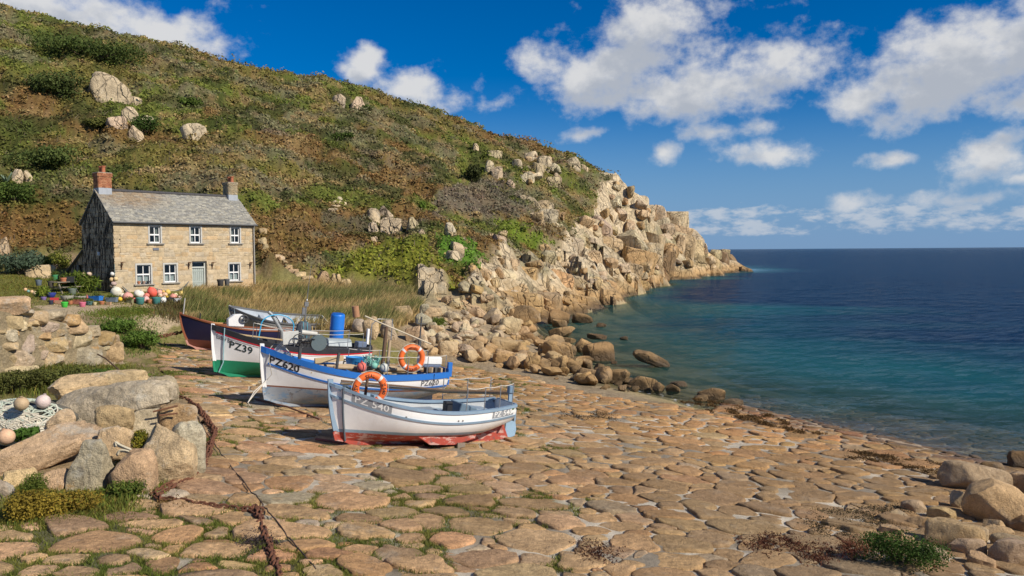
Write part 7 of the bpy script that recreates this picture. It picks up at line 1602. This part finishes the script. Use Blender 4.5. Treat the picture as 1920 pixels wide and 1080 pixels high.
BU = [(1128, 465, 60, (.72, .67, .52), 'very large cream buoy, biggest at the cottage corner', 1.0), (1258, 518, 57, (.72, .34, .27), 'large salmon-pink buoy right of the big cream one', .85), (1386, 486, 58, (.74, .69, .58), 'large cream oval buoy in the middle of the row', .75), (1532, 468, 50, (.80, .12, .075), 'bright coral-red buoy, tallest in the row', 1.2), (1470, 505, 31, (.75, .20, .14), 'coral buoy between the oval cream and the red one', .9), (1168, 546, 28, (.78, .50, .03), 'yellow buoy at the foot of the salmon-pink one', .9), (1612, 470, 32, (.74, .38, .30), 'pink buoy right of the tall red one', 1.0), (1622, 506, 28, (.74, .50, .33), 'peach buoy above the white jug', 1.0), (1656, 462, 19, (.74, .44, .12), 'small orange buoy at the back of the row', 1.0), (1708, 466, 30, (.75, .52, .12), 'golden yellow buoy at the back right of the row', 1.0), (1676, 500, 31, (.72, .45, .28), 'tan-peach buoy above the black tub', 1.0), (1694, 526, 22, (.78, .50, .02), 'small vivid yellow buoy behind the black tub', 1.0), (1770, 522, 42, (.72, .30, .22), 'salmon buoy right of the vivid yellow one', .85), (1796, 500, 25, (.72, .62, .34), 'pale yellow buoy behind the salmon one', 1.0), (1864, 488, 34, (.76, .56, .16), 'yellow buoy at the right end of the row', 1.0), (1890, 486, 20, (.74, .50, .05), 'small yellow buoy hanging at the far right end', 1.0), (1456, 546, 42, (.74, .40, .36), 'light pink buoy between the teal pots', .85), (1330, 556, 26, (.78, .20, .15), 'coral buoy just left of the first teal pot', 1.0), (1196, 502, 28, (.72, .62, .46), 'cream buoy wedged against the big cream one', 1.0), (1500, 440, 22, (.62, .10, .08), 'dark coral buoy tucked behind the red one', 1.0), (1840, 530, 22, (.70, .50, .36), 'peach buoy above the pale grey tub', 1.0),
      (1083, 262, 22, (.74, .73, .68), 'small white float hanging at the cottage corner', 1.0), (1075, 325, 24, (.66, .46, .22), 'tan float hanging left below the white one', 1.0), (1123, 318, 25, (.68, .50, .26), 'tan float hanging right below the white one', 1.0), (1100, 373, 32, (.46, .33, .28), 'pinkish-brown float below the two tan ones', .85), (1076, 396, 23, (.34, .24, .17), 'brown float lowest on the cottage corner string', .85),
      (106, 438, 20, (.68, .42, .22), 'orange float first from the left on the lawn edge', 1.0), (139, 456, 16, (.20, .36, .30), 'small green float second on the lawn edge', 1.0), (178, 463, 20, (.68, .44, .24), 'orange float third on the lawn edge', 1.0), (215, 476, 20, (.66, .48, .32), 'peach float fourth on the lawn edge', 1.0), (820, 268, 33, (.60, .44, .32), 'tan buoy with a blue eye by the dark doorway', .8), (768, 272, 28, (.54, .37, .22), 'brown buoy left of the blue-eyed one', .9)]
for (x, y, r_, col, l, sq) in BU:
    px, py = Z(x, y); pb = py + r_ / 6 * sq; hang = 'hanging' in l or 'float below' in l or 'corner string' in l; door = 'doorway' in l or 'blue-eyed' in l
    if hang: D = 53.4 if x < 1200 else 55.6
    elif door: D = 54.9
    else: D = hit(px, max(pb, 550)).y - .1
    ball(px, py, r_ / 6, D, col, l, 'buoys and floats at the cottage', 'buoy', sq, (.05, .12, .35) if 'blue eye' in l else None)
def strings():
    P_ = [on_front(px, py) for px, py in ((228, 537), (240, 548), (262, 553), (285, 540), (300, 543), (318, 548), (335, 543), (346, 535), (352, 528))]; Mx = house.matrix_basis; pts = [Mx @ Vector((x, -.14, z)) for x, z in P_]
    mb = MB(); mb.tube(pts, .03, 6); g = random.Random(1)
    for k in range(26): i = g.randrange(len(pts) - 1); p = pts[i].lerp(pts[i + 1], g.random()); mb.tube([p, p + Vector((g.uniform(-.1, .1), g.uniform(-.1, 0), -g.uniform(.1, .3)))], .018, 5)
    mb.build('net_swag', paint((.13, .15, .16), .9, .3), None, label='dark net rope looped along the cottage front above the buoys', cat='rope')
    a = Mx @ Vector((-.1, -.25, on_front(210, 505)[1] + .35)); MB().tube([a, a + Vector((0, 0, -1.4))], .015, 5).build('buoy_string', paint((.2, .3, .28), .9, .3), None, label='thin cord holding the floats at the cottage corner', cat='cord')
strings()
# ---------------------------------------------------------------- steps up the hill
for i, (x0, y0, x1, y1) in enumerate([(486, 432, 502, 446), (484, 448, 500, 462), (490, 464, 504, 474), (508, 478, 534, 488), (518, 488, 540, 496), (528, 498, 548, 506), (540, 506, 560, 514), (552, 514, 574, 522), (566, 521, 588, 529)]):
    boulder(x0, y0, x1, y1, 'stone_step', 'flat granite step of the path right of the cottage, number %s from the top' % ['one', 'two', 'three', 'four', 'five', 'six', 'seven', 'eight', 'nine'][i], 'steps beside the cottage', 'tan', depth=1.4, sub=3, boxy=.7, rough=.04, bury=.3, cat='step')
for i, (x0, y0, x1, y1) in enumerate([(628, 371, 642, 377), (624, 378, 640, 384), (620, 385, 638, 391), (616, 392, 634, 398), (636, 380, 650, 388)]):
    boulder(x0, y0, x1, y1, 'stone_step', 'pale step of the short flight higher on the slope, %s' % ['topmost', 'second', 'third', 'lowest', 'to the right side'][i], 'steps high on the slope', 'pale', depth=1.4, sub=3, boxy=.7, rough=.05, bury=.3, cat='step')
# ---------------------------------------------------------------- weed on the slip
def seaweed():
    g = np.random.default_rng(15); L = LF()
    for poly, n, c0, c1, s in [([(1380, 1010), (1470, 1005), (1580, 1035), (1560, 1060), (1440, 1050)], 2600, (.075, .03, .02), (.15, .06, .03), .05), ([(1095, 1020), (1160, 1030), (1150, 1060), (1090, 1055)], 900, (.06, .03, .02), (.12, .05, .03), .045), ([(1050, 772), (1150, 775), (1160, 790), (1060, 785)], 1200, (.05, .04, .02), (.10, .06, .03), .05), ([(300, 940), (370, 945), (360, 965), (300, 955)], 1800, (.10, .06, .02), (.22, .13, .04), .035), ([(470, 1000), (500, 1000), (510, 1030), (465, 1030)], 1800, (.03, .025, .03), (.10, .07, .06), .04), ([(1560, 840), (1760, 870), (1900, 905), (1880, 915), (1600, 862)], 5000, (.07, .045, .02), (.16, .09, .035), .07), ([(1500, 960), (1720, 950), (1720, 1000), (1520, 1010)], 3500, (.06, .045, .025), (.11, .085, .04), .045), ([(1240, 735), (1400, 765), (1560, 815), (1540, 825), (1300, 765)], 5000, (.08, .05, .02), (.20, .11, .04), .08)]:
        xs = [p[0] for p in poly]; ys = [p[1] for p in poly]; cl = []
        while len(cl) < 40:
            a, b = g.uniform(min(xs), max(xs)), g.uniform(min(ys), max(ys))
            if inpoly(a, b, poly): cl.append(onslip(a, b)[:])
        cl = np.array(cl); i = g.integers(0, 40, n); x = cl[i, 0] + g.normal(0, .11, n); y = cl[i, 1] + g.normal(0, .14, n); z = zslip(x, y) + .02 + np.abs(g.normal(0, .03, n)); t = g.random((n, 1)); col = np.array(c0) * (1 - t) + np.array(c1) * t
        L.add(*leaf_vf(np.stack([x, y, z], -1), s * g.uniform(.5, 1.6, n), col, g, .35, updir=0))
    V, Fs, c = L.get(); stuff('seaweed', V, Fs, c, LEAF, 'dry brown and reddish seaweed strewn over the lower slip', 'seaweed')
seaweed()
